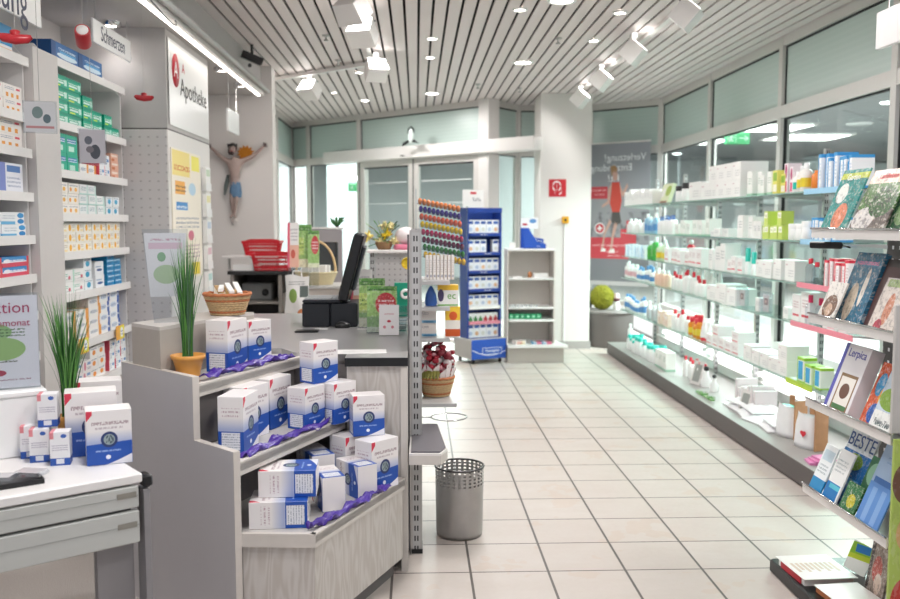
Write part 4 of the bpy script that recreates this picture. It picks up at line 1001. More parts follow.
# ---- wicker baskets
WK1 = mat('wicker_light', 'd8b98c', .7, vary=.15, scale=120); WK2 = mat('wicker_red', 'c97c50', .7, vary=.15, scale=120); WK3 = mat('wicker_pale', 'ded0aa', .7, vary=.1, scale=100)
def wicker(name, label, loc, r0, r1, h, rz=0, ms=(WK1, WK2), sy=1, rows=9, cat='basket'):
    t = root(name, label, cat, loc, rz); b = MB(); seg = 26
    for k in range(rows):
        rr = r0 + (r1 - r0) * (k + .5) / rows; z = h * (k + .5) / rows; pts = []
        for i in range(seg * 2):
            a = PI * i / seg; d = .0035 * (1 if (i // 1 + k) % 2 else -1); pts.append(((rr + d) * math.cos(a), (rr + d) * sy * math.sin(a), z))
        b.tube(pts, h / rows * .55, ms[1] if (k in (1, rows - 3)) else ms[0], 5, closed=True)
    b.build('weave', t)
    b = MB()
    for i in range(seg): a = 2 * PI * (i + .25) / seg; b.tube([(r0 * math.cos(a), r0 * sy * math.sin(a), 0.002), (r1 * math.cos(a), r1 * sy * math.sin(a), h)], .0028, WK3, 5)
    b.build('stakes', t)
    b = MB(); b.tube([((r1 + .003) * math.cos(PI * i / 18), (r1 + .003) * sy * math.sin(PI * i / 18), h + .003 * (i % 2)) for i in range(36)], .007, ms[1], 6, closed=True); b.build('rim', t)
    b = MB(); b.lathe([(.001, .004), (r0, .004)], ms[0], 24, cap=False, sy=sy); b.build('bottom', t)
    return t
p = at(224, 314.5, Z=1.074)
BK = Vector((-.79, 3.82, 1.0895))
wicker('wicker_basket', 'round woven basket of wooden picks on the riser box', BK, .062, .092, .085)
for i in range(9):
    a = -.9 + i * .23; rr = .03; lb = 'small packed item lying in the round woven basket on the riser'
    o = inst(m_box('lolly%d' % (i % 3), .020, .14 + .02 * (i % 2), .010, (mat('pack_cream', 'efe6d6', .5), mat('pack_tan', 'c9a36a', .5), PAPER)[i % 3]), 'snack_bar', BK + Vector((-.045 + .011 * i, .0 + .01 * math.sin(i * 2), .082 + .012 * (i % 3))), R(12 + 9 * math.sin(i * 1.7)), lb, 'snack', 'snack bars in the round basket', rx=R(14 - 5 * (i % 4)))
for o in list(COL.objects):
    if o.parent is None and o.get('label') and any(k in o['label'] for k in ('display step', 'top step', 'riser', 'satin ribbon', 'behind the tall grass')) and not o.name.startswith('device_box'):
        o.location.y += DYS
# ================================================================ DESK
D0 = at(142.5, 473, Z=.75); DRZ = math.atan2(.6, .8)
t = root('desk', 'grey desk with white top and two drawers at the lower left', 'desk', (D0.x, D0.y, 0), DRZ)
DESKG = mat('desk_grey_laminate', 'bdbfbc', .5, vary=.015, scale=10)
MB().rbox(-1.2, .0, 0, .70, .722, .75, mat('desk_white_top', 'e9e7e6', .35, vary=.01), .004).build('desk_top', t)
MB().box(-1.2, -.03, .02, .68, .55, .72, DGREY).build('carcass', t)
for z0, z1 in ((.652, .716), (.548, .644)):
    dr = MB().rbox(-1.2, -.012, .0, .018, z0, z1, DESKG, .003).build('drawer', t)
    MB().box(-1.2, -.012, -.0012, -.0002, z0 + (z1 - z0) * .55, z0 + (z1 - z0) * .57, mat('drawer_groove', '9b9c9a', .6)).build('groove', dr)
    MB().box(-.075, -.02, -.002, -.0003, z0 + (z1 - z0) * .5, z0 + (z1 - z0) * .5 + .016, mat('handle_recess', '8b8880', .6)).build('handle_recess', dr)
MB().rbox(.002, .03, -.002, .05, .705, .742, BLACK, .006).build('corner_bracket', t)
MB().box(.002, .02, .0, .06, .0, .70, mat('leg_grey', '8b898c', .5)).build('leg', t)
MB().box(-.12, -.015, .05, .08, 0, .545, mat('desk_leg_panel', '8d8a8c', .5, vary=.02)).build('leg_panel', t)
MB().box(-.42, -.385, .38, .42, 0, .548, mat('leg_grey', '8b898c', .5)).build('leg', t)
# things on the desk
def on_desk(px, py, z=.75): v = at(px, py, Z=z); return v
dev(84.7, on_desk(84.7, 467).y, .75, 22, SM, 'blue and white device box standing in front on the white desk', desk=True)
dev(64, on_desk(64, 461).y + .03, .75, 20, LG, 'taller device box second in the row on the white desk', desk=True)
dev(74, 2.97, .75, 20, (.15, .095, .19), 'device box farthest back on the desk, mostly hidden', desk=True)
sb = C('print_small_device_box', 'ecebee', [(0, 1, 0, .22, '2a57ad'), (.3, .7, .05, .2, 'e6e8f0'), (.55, .85, .82, .94, '3a62b4', 1), (.0, .2, .8, 1, 'e08a92')], text=[(.1, .9, .45, .65, 'a9a3b4', 3)])
for px, py, Z0, lb in ((47.5, 466, .75, 'small white and blue box at the right of the little group on the desk'), (27, 463, .75, 'small white and blue box in the middle of the little group on the desk'), (18, 459, .75, 'small white and blue box at the left of the little group on the desk')):
    v = on_desk(px, py); inst(m_box('smalldev', .055, .055, .10, sb), 'small_box', (v.x + .03, v.y + .03, .7505), R(14), lb, 'carton', 'small white and blue boxes on the desk')
v = on_desk(32, 462); inst(m_box('smalldev', .055, .055, .10, sb), 'small_box', (v.x + .035, v.y + .05, .852), R(14), 'small white and blue box standing on the others on the desk', 'carton', 'small white and blue boxes on the desk')
v = on_desk(48, 461)
t = root('storage_box', 'large white box at the left edge of the desk under the campaign sign', 'box', (v.x - .035, v.y + .09, .7505), R(32))
MB().rbox(-.30, .0, 0, .15, 0, .185, PLASTW, .004).build('body', t); MB().rbox(-.303, .003, -.003, .153, .186, .205, PLASTW, .004).build('lid', t)
bx = Vector((v.x - .035, v.y + .09, 0))
v2 = Vector((v.x - .065, v.y + .12, .957))
ak = C('print_campaign_sign', 'f2eef0', [(0, .7, .50, .72, '9cc47c', 1), (.3, .85, .3, .55, 'a5c878', 1), (-.1, .35, .22, .42, '3f9c5e', 1), (.42, .62, .13, .2, 'b8354e', 1)], rough=.25, text=[(.1, .85, .56, .66, '5d7a4c', 3), (.1, .75, .28, .32, '6b6f5c', 1), (.3, .9, .08, .11, 'b08a94', 1)])
t = root('campaign_sign', 'acrylic stand with a leaflet reading Aktion Venenmonat at the left edge', 'sign', (v2.x, v2.y, v2.z), R(28))
MB().box(-.245, .0, -.001, .001, .004, .29, ak).build('leaflet', t)
MB().box(-.247, .002, -.005, -.002, .0, .298, CLEAR).box(-.247, .002, -.005, .05, .0, .003, CLEAR).build('acrylic_holder', t)
PK = mat('berry_ink', 'a8335c', .5, vary=0)
lettering('Aktion', .050, PK, t, (-.020, -.0018, .252), FRONT, 'RIGHT', sx=1.)
lettering('ist', .03, INKK, t, (-.20, -.0018, .223), FRONT, sx=1.)
lettering('Venenmonat', .030, PK, t, (-.022, -.0018, .205), FRONT, 'RIGHT')
v = on_desk(44, 484)
t = root('tray', 'black flat tray with clear plastic blister packs at the front of the desk', 'tray', (v.x, v.y + .005, .7505), R(34))
MB().box(-.30, 0, 0, .13, 0, .006, BLACK).box(-.30, 0, 0, .006, .006, .014, BLACK).box(-.006, 0, .006, .13, .006, .014, BLACK).build('base', t)
rnd = random.Random(3)
for i in range(4):
    b = MB(); b.M = Matrix.Rotation(rnd.uniform(-.3, .3), 4, 'Z')
    b.rbox(-.04, .04, -.03, .03, 0, .012, CLEAR, .004); b.box(-.035, .035, -.025, .025, .013, .014, mat('blister_foil', 'd9d6da', .25, .5))
    o = b.build('blister_pack', None, (v.x - .05 - .065 * i, v.y + .035 - .045 * i, .7655)); tag(o, 'clear plastic blister pack lying on the black tray on the desk', 'packaging', 'blister packs on the tray')
t = root('cable', 'thin grey cable hanging in front of the white storage box', 'cable', (v.x - .14, v.y + .03, .7505)); cable([(0, 0, .002), (.0, -.0, .01), (-.03, .0, .04), (-.08, 0.0, .075), (-.14, -.02, .09)], .0012).build('wire', t)
# ================================================================ COUNTER
TOPM = mat('counter_top_grey', '9c9b9d', .28, vary=.02, scale=50)
t = root('counter', 'sales counter with grey top, black edge and pale wood-grained front', 'counter', (-.55, 4.6 + DYS, 0))
def cb_():
    b = MB(); b.M = Matrix.Translation((.55, -4.6, 0)); return b
body = [(-.05, 3.762), (-.05, 5.55), (-1.10, 5.55), (-1.10, 4.06), (-.6, 4.06), (-.6, 3.912), (-.292, 3.912), (-.292, 3.762)][::-1]
body = [(-.292, 3.762), (-.05, 3.762), (-.05, 5.55), (-1.10, 5.55), (-1.10, 4.06), (-.6, 4.06), (-.6, 3.912), (-.292, 3.912)]
b = cb_(); b.prism(body, .08, .878, WOOD); b.build('body', t)
b = cb_(); b.box(-1.05, -.09, 4.1, 5.5, 0, .08, DGREY); b.box(-.27, -.09, 3.8, 4.1, 0, .08, DGREY); b.build('plinth', t)
sl = [(-.298, 3.745), (-.04, 3.745), (-.04, 5.58), (-1.13, 5.58), (-1.13, 4.03), (-.6, 4.03), (-.52, 3.90), (-.298, 3.90)]
b = cb_(); b.prism([(x_, y_ + (.003 if i_ < 2 else 0)) for i_, (x_, y_) in enumerate(sl)], .8785, .913, GREY); b.build('top_core', t)
b = cb_(); b.box(-.299, -.039, 3.742, 3.7465, .8785, .913, BLACK); b.box(-.0395, -.037, 3.742, 5.58, .8785, .913, BLACK); b.build('edge_band', t)
b = cb_(); b.prism([(x_ + (.003 if i in (0, 3, 4, 7) else -.003), y_ + .002) for i, (x_, y_) in enumerate(sl)], .9132, .9145, TOPM); b.build('worktop', t)
b = cb_(); b.box(-.068, -.04, 3.748, 3.762, 0, .878, LIP); b.build('front_post', t)
b = cb_(); b.box(-.049, -.04, 3.763, 5.55, 0.02, .878, LIP); b.build('side_panel', t)
ZC = .9147
v = at(362, 352, Z=ZC); tag(MB().box(-.105, .105, -.06, .06, 0, .002, PAPER).build('paper_sheet', None, (v.x, v.y, ZC + .0005), (0, 0, R(3))), 'white sheets of paper lying on the grey counter top', 'paper')
v = at(330, 327, Z=ZC)
t = root('cash_terminal', 'black cash terminal with keyboard and slanted monitor seen from the side', 'till', (v.x, v.y + .13, ZC))
TB = mat('terminal_black', '20242b', .4, vary=.06, scale=12)
MB().rbox(-.148, .0, -.13, .13, 0, .128, TB, .006).rbox(.002, .148, -.13, .13, 0, .128, TB, .006).build('base', t)
MB().rbox(-.145, .06, -.135, .11, .130, .146, TB, .004).build('keyboard', t)
KEYS = mat('grey_keys', 'b9bcc0', .4); b = MB()
for i in range(9):
    for j in range(6): b.box(-.135 + .021 * i, -.118 + .021 * i, -.12 + .036 * j, -.09 + .036 * j, .1465, .154, KEYS)
b.build('keys', t)
b = MB(); b.M = Matrix.Translation((.075, 0, .15)) @ Matrix.Rotation(R(15), 4, 'Y')
b.rbox(-.03, .022, -.16, .16, -.01, .36, BLACK, .008); mo = b.build('monitor', t)
b = MB(); b.M = Matrix.Translation((.075, 0, .15)) @ Matrix.Rotation(R(15), 4, 'Y'); b.box(-.0335, -.031, -.145, .145, .02, .34, mat('screen_glass', '0c1622', .1, vary=0)); b.build('screen', mo)
b = MB(); b.M = Matrix.Translation((.075, 0, .15)) @ Matrix.Rotation(R(15), 4, 'Y'); b.rbox(.0225, .04, -.08, .08, .05, .3, mat('monitor_back', '34383e', .5), .006); b.build('rear_cover', mo)
MB().tube([(.07, 0, .131), (.075, 0, .16)], .03, BLACK, 14).build('monitor_foot', t)
v = at(343, 327, Z=ZC); t = root('computer_mouse', 'black computer mouse on the counter in front of the cash terminal', 'mouse', (v.x, v.y - .04, ZC))
MB().lathe([(.022, 0), (.026, .01), (.022, .024), (.010, .032), (.001, .033)], BLACK, 18, sx=1.7).build('body', t); MB().tube([(-.028, 0, .026), (.0, 0, .034), (.03, 0, .026)], .003, mat('mouse_wheel', '4a4d52', .4)).build('wheel', t)
v = at(308, 331, Z=ZC); tag(MB().rbox(-.06, .06, -.04, .04, 0, .008, BLACK, .003).build('card_reader', None, (v.x, v.y - .035, ZC + .0003)), 'flat black card pad at the left in front of the cash terminal', 'card reader')
for px, py, lb in ((322, 329, 'white slip of paper left of the black mouse'), (362, 329, 'white slip of paper right of the black mouse')):
    v = at(px, py, Z=ZC); tag(MB().box(-.035, .035, -.025, .025, 0, .001, PAPER).build('paper_slip', None, (v.x + (.01 if px > 340 else -.005), v.y, ZC + .0003)), lb, 'paper')
# leaflets in clear stands
pinkl = C('print_pink_leaflet', 'f0eceb', [(0, .22, 0, 1, 'e2647c'), (.2, 1, .0, .5, 'e9b6a4'), (.3, .7, .2, .4, 'cf5f52', 1)], text=[(.3, .9, .6, .9, 'b8b2b8', 4)])
greenl = C('print_green_leaflet', '94bf6c', busy=.3, rects= [(0, 1, .86, 1, '5f9c44'), (.0, .4, .3, .7, 'c2d87a'), (.0, 1, 0, .2, 'e5dfc0')], text=[(.06, .9, .86, .97, '27502a', 2), (.05, .4, .45, .62, '4c7c3a', 2)])
greenr = C('print_green_red_leaflet', '9cc676', busy=.25, rects= [(0, 1, .0, .12, 'dfe6c8'), (.28, .98, .36, .86, 'c8323c', 1), (0, 1, .9, 1, '5f9c44')], text=[(.38, .9, .5, .74, 'f3e3e3', 3), (.04, .9, .91, .98, '27502a', 1)])
def leaflet_stand(px, pb, ptop, wpx, m, label, z, Y=None, tilt=-10, rz=0, name='leaflet_stand', cat='leaflet', holder=True, k=3):
    v = at(px, pb, Z=z) if Y is None else at(px, pb, Y=Y)
    z = z if Y is None else v.z
    h = (pb - ptop) * v.y / F * .98; w = wpx * v.y / F
    t = root(name, label, cat, (v.x, v.y, z + .0005), R(rz))
    M_ = Matrix.Rotation(R(tilt), 4, 'X')
    b = MB(); b.M = M_; b.box(-w / 2, w / 2, .002, .002 + .004 * k, .004, h, m); b.build('leaflet', t)
    if holder:
        b = MB(); b.M = M_; b.box(-w / 2 - .003, w / 2 + .003, -.003, .0, 0, h * .35, CLEAR); b.build('holder_front', t)
        b = MB(); b.box(-w / 2 - .003, w / 2 + .003, -.003, .04, 0, .003, CLEAR); b.build('holder_base', t)
    return t
leaflet_stand(360, 322, 268, 24, pinkl, 'pink and white leaflet standing behind the green ones on the counter', ZC, tilt=-8)
leaflet_stand(372, 328, 277, 26, greenl, 'green leaflet standing second in the row on the counter', ZC, tilt=-8)
leaflet_stand(382, 333, 285, 30, greenr, 'green leaflet with a large red disc on the counter', ZC, tilt=-8)
wc = C('print_white_card', 'f2eff0', [(.4, .6, .42, .5, 'c8324a', 1), (.2, .35, .22, .32, 'd98a96', 1), (.6, .75, .22, .32, 'd98a96', 1)], text=[(.25, .75, .68, .76, 'd9a8b2', 1)])
leaflet_stand(389, 336, 304, 20, wc, 'small white card in front of the red disc leaflet', ZC, tilt=-10, holder=False, k=1)
v = at(404, 332, Z=ZC); t = root('glass_cup', 'clear ribbed plastic cup at the right end of the counter', 'cup', (v.x - .012, v.y + .05, ZC + .0003))
MB().lathe([(.022, 0), (.028, .06), (.032, .13), (.030, .13), (.026, .06), (.02, .004)], CLEAR, 18).build('cup', t)
b = MB()
for k in range(5): b.tube([(.0245 + .0021 * k, 0, .01 + .02 * k)], .001, PLASTW) if 0 else b.tube([((.0245 + .0021 * k) * math.cos(PI * i / 9), (.0245 + .0021 * k) * math.sin(PI * i / 9), .01 + .02 * k) for i in range(18)], .0012, PLASTW, 5, closed=True)
b.build('ribs', t)
# ================================================================ GONDOLA WITH SLOTTED UPRIGHT
SLOT = dots('slotted_steel_upright', 'b3b3b4', '3c3c3f', .3, .05, .0075, rough=.4, rz=.014, metal=.3)
def upright(parent, x, y, z0, z1, w=.06, d=.03, name='upright'):
    b = MB(); b.box(-w / 2, w / 2, -d / 2, d / 2, 0, z1 - z0, STEEL)
    o = b.build(name, parent, (x, y, z0))
    s = MB(); s.box(-w * .32, w * .32, -d / 2 - .0015, -d / 2 - .0005, .01, z1 - z0 - .01, SLOT2); s.build('slot_strip', o)
    return o
m = bpy.data.materials.new('slot_strip'); n = NT(m); o = n.coord('Object')
fz = n.m('ABSOLUTE', n.m('SUBTRACT', n.m('FRACT', n.m('DIVIDE', o[2], .046)), .5)); ax = n.m('ABSOLUTE', o[0])
n.base(n.mix(n.m('MULTIPLY', n.m('LESS_THAN', fz, .26), n.rng(ax, .003, .0095)), lin('b9b9ba'), lin('333336')))
n.b.inputs['Roughness'].default_value = .4; SLOT2 = m
gp = at(416.5, 552, Z=0); GX, GY = gp.x, gp.y
t = root('gondola_shelf', 'metal gondola shelf seen end-on, its slotted upright beside the counter', 'shelf unit', (GX, GY, 0))
gt = at(416.5, 230, Y=GY).z
upright(t, 0, 0, .0, gt, .052, .03)
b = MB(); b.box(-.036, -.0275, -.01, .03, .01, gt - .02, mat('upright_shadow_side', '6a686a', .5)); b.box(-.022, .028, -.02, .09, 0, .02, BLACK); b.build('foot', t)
upright(t, 0, 1.0, .0, gt, .052, .03)
GP = dots('perforated_steel_board', 'c4c3c4', '8d8b8d', .03, .03, .004, axis=(1, 2), rough=.45)
MB().box(-.012, .0, .03, .98, .06, gt - .03, GP).build('back_panel', t)
# shelf end near the bottom
zs = .535; q0, q1 = at(409, 453, Z=zs), at(441, 453, Z=zs); q2 = at(447.5, 448, Z=zs); q3 = at(438, 423, Z=zs); q4 = at(411, 423, Z=zs)
pl = [(v.x - GX, v.y - GY) for v in (q0, q1, q2, q3, q4)]
b = MB(); b.prism(pl, zs - .05, zs - .012, LIP); b.prism([(x_ * .999, y_ + .001) for x_, y_ in pl], zs - .012, zs - .004, FRAMEW); b.build('end_shelf', t)
cx_, cy_ = sum(x_ for x_, y_ in pl) / 5, sum(y_ for x_, y_ in pl) / 5
b = MB(); b.prism([(cx_ + (x_ - cx_) * .9, cy_ + (y_ - cy_) * .93) for x_, y_ in pl], zs - .0035, zs + .002, mat('dark_rubber_mat', '67646a', .45, vary=.03)); b.build('rubber_mat', t)
SHP = mat('gondola_shelf_grey', 'c9c8c8', .4, .2)
def gshelf(py_front, x1, Yn, y0, y1, name='shelf'):
    z = at(440, py_front, Y=Yn).z
    MB().box(.0, x1, y0 - GY, y1 - GY, z - .018, z, SHP).build(name, t); return z
zA = gshelf(402.5, .20, 4.35, 4.32, 4.75)         # flower shelf
zB = gshelf(334, .17, 4.6, 4.42, 4.83)
zC = gshelf(304, .17, 4.6, 4.42, 4.83)
zD = gshelf(279, .17, 4.6, 4.42, 4.83)
b = MB()
pts = [(.05 + .085 * math.cos(2 * PI * i / 24) + .02, .35 + .16 * math.sin(2 * PI * i / 24), .60) for i in range(24)]
def ring_obj():
    c = at(449, 417, Z=.55)
    t = root('wire_ring', 'bare wire ring holder sticking out below the flower basket', 'wire ring', (c.x, c.y, .55))
    MB().tube([(.085 * math.cos(2 * PI * i / 26), .085 * math.sin(2 * PI * i / 26), 0) for i in range(26)], .003, CHROME, 6, closed=True).build('ring', t)
    MB().tube([(-.083, 0, 0), (-.13, 0, 0), (-.14, 0, .02)], .003, CHROME, 6).build('arm', t)
ring_obj()
v = at(400, 560, Z=.0)
# basket with red and white dried flowers
bc = at(444, 400, Y=4.52)
tb = wicker('flower_basket', 'woven basket with red and white wrapped flowers on the lower gondola shelf', (GX + .105, 4.53, zA + .003), .062, .088, .095)
FR = [mat('petal_red', 'b02a3c', .6, vary=.2, scale=60), mat('petal_dark_red', '8c2636', .6, vary=.2), mat('petal_white', 'efe6e6', .6, vary=.05), mat('petal_pink', 'd99aa4', .6, vary=.1)]
rnd = random.Random(11); b = MB()
for i in range(150):
    a = rnd.uniform(0, 2 * PI); r_ = .085 * math.sqrt(rnd.random()); z = .10 + rnd.uniform(0, .19) * (1 - (r_ / .1) ** 2 * .55)
    b.sphere((r_ * math.cos(a), r_ * math.sin(a), z), rnd.uniform(.012, .021), rnd.choice(FR[:2] + FR), 7, 5, 1, 1, .75)
b.build('blossoms', tb)
b = MB()
for i in range(18):
    a = 2 * PI * i / 18; r_ = .085; q = Vector((r_ * math.cos(a), r_ * math.sin(a), .09)); a2 = a + .3
    b.add([tuple(q), (r_ * math.cos(a2), r_ * math.sin(a2), .09), (1.25 * r_ * math.cos(a2), 1.25 * r_ * math.sin(a2), .15 + .03 * (i % 2)), (1.2 * r_ * math.cos(a), 1.2 * r_ * math.sin(a), .17 - .02 * (i % 3))], [(0, 1, 2, 3)], FR[2])
b.tube([(-.05, 0, .1), (-.055, .0, .22), (-.03, 0, .3)], [.02, .012, .002], FR[2], 8); b.build('wrapping_paper', tb)
b = MB()
for i in range(9): a = PI + i * .2; b.tube([(.02 * math.cos(a), .02 * math.sin(a) - .03, .11), (.07 * math.cos(a), .06 * math.sin(a) - .04, .13), (.09 * math.cos(a), .08 * math.sin(a) - .04, .10)], [.012, .014, .003], mat('olive_leaf', '7d7a34', .6, vary=.2), 6)
b.build('leaves', tb)
# white packets, blue bag, cartons on the gondola
GXF = GX
def place(px, Y, z, me, name, rz, label, cat, group=None, dx=0):
    v = at(px, 300, Y=Y); return inst(me, name, (v.x + dx, Y, z + .0006), R(rz), label, cat, group)
pk = C('print_tall_white_packet', 'e9e4e0', [(0, .18, 0, 1, 'c9b9b0'), (.3, .9, .1, .2, 'a9a9b4')], text=[(.3, .9, .3, .85, 'b8b2b4', 6)])
for i in range(8):
    place(427 + i * 3.6, 4.60, zD, m_box('tallpk', .016, .12, .125, pk), 'tall_packet', 0, 'narrow white packet in the upright row below the sweets rack', 'packet', 'narrow white packets on the gondola')
bluebag = mat('blue_bag_film', '3f6ec0', .3, vary=.25, scale=25)
vit = C('print_vitamin_box', 'f1f1ee', [(0, 1, .75, 1, 'f0c13a'), (.0, .3, .2, .8, '4a3f66', 1), (0, 1, 0, .06, '6fae3f')], text=[])
v = at(431, 301, Y=4.5); t = root('blue_pouch', 'shiny blue pouch leaning beside the ec box on the gondola', 'pouch', (v.x, 4.50, zC + .0006))
MB().lathe([(.028, 0), (.032, .02), (.026, .06), (.012, .09), (.004, .1)], bluebag, 14, sy=.55).build('pouch', t)
v = at(448, 302, Y=4.5); t = root('vitamin_box', 'white box with coloured letters ec on the middle gondola shelf', 'carton', (v.x, 4.52, zC + .0006))
MB().box(-.052, .052, -.02, .05, 0, .105, vit).build('body', t); lettering('ec', .05, mat('green_ink', '5fa53a', vary=0), t, (.018, -.0205, .05), FRONT)
orn = C('print_orange_vitamin', 'f3eee6', [(0, 1, .55, 1, 'f5c93e'), (.25, .8, .55, .85, 'e2622c', 1), (0, 1, 0, .25, 'cf5a22')], text=[])
for k in range(2): place(452.5, 4.53, zB + k * .001, m_box('orn', .075, .07, .15, orn), 'vitamin_carton', 0, 'orange and yellow vitamin carton at the front of the lower gondola shelf', 'carton') if k == 0 else None
lbx = C('print_pale_box_blue_wave', 'e9e2de', [(0, 1, .02, .22, '7fb2cf'), (.3, .9, .02, .16, '3f7ea8', 1)], text=[(.05, .6, .65, .85, '8d8a94', 2)])
for k in range(2): inst(m_box('lbx', .098, .12, .068, lbx), 'medicine_carton', (GX + .055, 4.55, zB + .0006 + k * .069), 0, 'pale carton with blue wave in the stack of two on the gondola', 'carton', 'pale cartons with blue wave')
b_ = at(438, 360, Y=4.5)
# sweets rack: eight tilted tiers
sw = [('f08a4a', 'ff9a5a'), ('4c3f8c', '5a4aa4'), ('e8694e', 'f07a5c'), ('f1c62f', 'f6d34a'), ('b7305c', 'c83c6a'), ('6d2f4c', '7c3a58'), ('3e7f48', '4c9454'), ('e9b93c', 'efc85a')]
nm = ['orange', 'violet', 'coral', 'yellow', 'raspberry', 'plum', 'green', 'golden']
SY = 4.62
zt = at(440, 202, Y=SY).z; zb = at(440, 258, Y=SY).z; x0 = at(417, 220, Y=SY).x; x1 = at(461, 220, Y=SY).x
t = root('sweets_rack', 'clear rack with eight coloured tiers of sweets above the slotted upright', 'rack', ((x0 + x1) / 2, SY, zb - .05))
wv = x1 - x0; sl_ = R(11)
for i in range(8):
    zz = .05 + (zt - zb) * (7 - i) / 7.4 ; dxx = .008 * i * .5
    b = MB(); b.M = Matrix.Translation((dxx, 0, zz)) @ Matrix.Rotation(sl_, 4, 'Y'); b.box(-wv / 2, wv / 2, -.05, .05, -.016, -.013, CLEAR); b.box(-wv / 2, wv / 2, -.053, -.05, -.016, .004, CLEAR); b.build('tray', t)
b = MB(); b.box(-wv / 2 - .008, -wv / 2 - .002, .03, .05, -.08, zt - zb + .12, CLEAR); b.box(wv / 2 + .03, wv / 2 + .036, .03, .05, -.08, zt - zb + .03, CLEAR); b.build('side_frame', t)
for i in range(8):
    ms = MB(); c_ = mat('sweet_' + nm[i], sw[i][0], .25, vary=.25, scale=70); ms.sphere((0, 0, 0), .0215, c_, 10, 7, .5, .65, .8); me = ms.mesh('sweet')
    zz = zb - .05 + .05 + (zt - zb) * (7 - i) / 7.4
    for k in range(10):
        u = -wv / 2 + .014 + k * (wv - .028) / 9
        for r_ in range(2):
            inst(me, 'sweet', ((x0 + x1) / 2 + .004 * i + u * math.cos(sl_), SY - .035 + .028 * r_, zz - u * math.sin(sl_) - .0005), 0, nm[i] + ' wrapped sweet in the tilted rack, tier ' + ['one', 'two', 'three', 'four', 'five', 'six', 'seven', 'eight'][i] + ' from the top', 'sweet', nm[i] + ' sweets')
# ---- waste basket with perforated rim
w0 = at(460.5, 541, Z=0); wr = 25.2 * (w0.y) / F
MESHM = mat('waste_basket_steel', 'b4b2b0', .38, .6, vary=.08, scale=14)
t = root('waste_basket', 'round grey metal waste basket with perforated rim on the tiles', 'bin', (w0.x, w0.y + wr * .9, 0))
hb = .335; b = MB(); seg = 56
b.lathe([(wr * .94, .004), (wr * .94, .0), (wr * .965, .02), (wr, hb * .72)], MESHM, seg, cap=False); b.lathe([(.001, .006), (wr * .94, .006)], MESHM, 28, cap=False)
zr = [hb * .72 + (hb * .25) * k / 10 for k in range(11)]
for k in range(10):
    for i in range(seg):
        if k % 2 == 1 and i % 2 == 1: continue
        a0_, a1_ = 2 * PI * i / seg, 2 * PI * (i + 1) / seg; r_ = wr * (1 + .001 * k)
        b.add([(r_ * math.cos(a0_), r_ * math.sin(a0_), zr[k]), (r_ * math.cos(a1_), r_ * math.sin(a1_), zr[k]), (r_ * math.cos(a1_), r_ * math.sin(a1_), zr[k + 1]), (r_ * math.cos(a0_), r_ * math.sin(a0_), zr[k + 1])], [(0, 1, 2, 3)], MESHM, True)
b.build('body', t)
b = MB(); b.tube([(wr * 1.012 * math.cos(2 * PI * i / 40), wr * 1.012 * math.sin(2 * PI * i / 40), hb * .985) for i in range(40)], .005, mat('bin_rim', '5f5d5e', .35, .7), 8, closed=True); b.build('rim', t)
# ================================================================ ROTATING PLASTER DISPLAY
BLUE = mat('display_blue', '1e3f93', .35, vary=.03, scale=6); BLUE2 = mat('display_bright_blue', '2455b8', .35, vary=.03)
PX_ = at(471, 365, Z=0); W_, D_ = .42, .40; rz = R(24)
u = Vector((math.cos(rz), math.sin(rz), 0)); vv = Vector((-math.sin(rz), math.cos(rz), 0))
o0 = PX_ + u * W_ / 2 + vv * D_ / 2
t = root('plaster_display', 'tall blue plaster display on castors in front of the door', 'display stand', (o0.x, o0.y, 0), rz)
ztop = at(485, 208, Y=o0.y).z
MB().rbox(-W_ / 2, W_ / 2, -D_ / 2, D_ / 2, .05, .262, mat('base_grey', 'c2bfbd', .4, vary=.02), .01).build('base_box', t)
b = MB(); b.rbox(-W_ / 2 + .004, W_ / 2 - .004, -D_ / 2 - .006, -D_ / 2 - .001, .052, .26, BLUE2, .002); o = b.build('base_front', t)
MB().box(-.08, .15, -D_ / 2 - .0085, -D_ / 2 - .0065, .10, .17, INKW).box(-.076, .146, -D_ / 2 - .0095, -D_ / 2 - .0086, .104, .166, BLUE2).build('logo_frame', o)
lettering('Hansaplast', .044, INKW, o, (.036, -D_ / 2 - .010, .138), FRONT, sx=.86)
b = MB(); pts = [(-W_ / 2 + .01 + (W_ - .02) * i / 20, -D_ / 2 - .0075, .15 - .05 * math.sin(PI * i / 20) - .02 * i / 20) for i in range(21)]
for i in range(20): b.bar(pts[i], pts[i + 1], .001, .007, INKW)
b.build('swoosh', o)
for sx_ in (-1, 1):
    for sy_ in (-1, 1):
        g = MB(); g.M = Matrix.Translation((sx_ * (W_ / 2 - .05), sy_ * (D_ / 2 - .05), .022)) @ Matrix.Rotation(R(90), 4, 'Y'); g.lathe([(.015, -.012), (.022, -.01), (.022, .01), (.015, .012)], BLACK, 14); o = g.build('castor', t)
        MB().box(sx_ * (W_ / 2 - .05) - .01, sx_ * (W_ / 2 - .05) + .01, sy_ * (D_ / 2 - .05) - .01, sy_ * (D_ / 2 - .05) + .01, .045, .0498, BLACK).build('bracket', o)
wt = W_ * .97; b = MB(); b.rbox(-wt / 2, wt / 2, .06, .075, .263, ztop, BLUE, .004); b.build('back_board', t)
b = MB(); b.box(wt / 2 - .02, wt / 2, -.10, .06, .263, ztop, BLUE); b.box(-wt / 2, -wt / 2 + .02, -.10, .06, .263, ztop, BLUE); b.build('side_board', t)
MB().rbox(-wt / 2, wt / 2, -.115, -.10, ztop - .05, ztop, BLUE, .004).build('header_bar', t)
rowz = [at(485, y_, Y=o0.y).z for y_ in (234, 253, 271, 289, 306, 321, 337)]
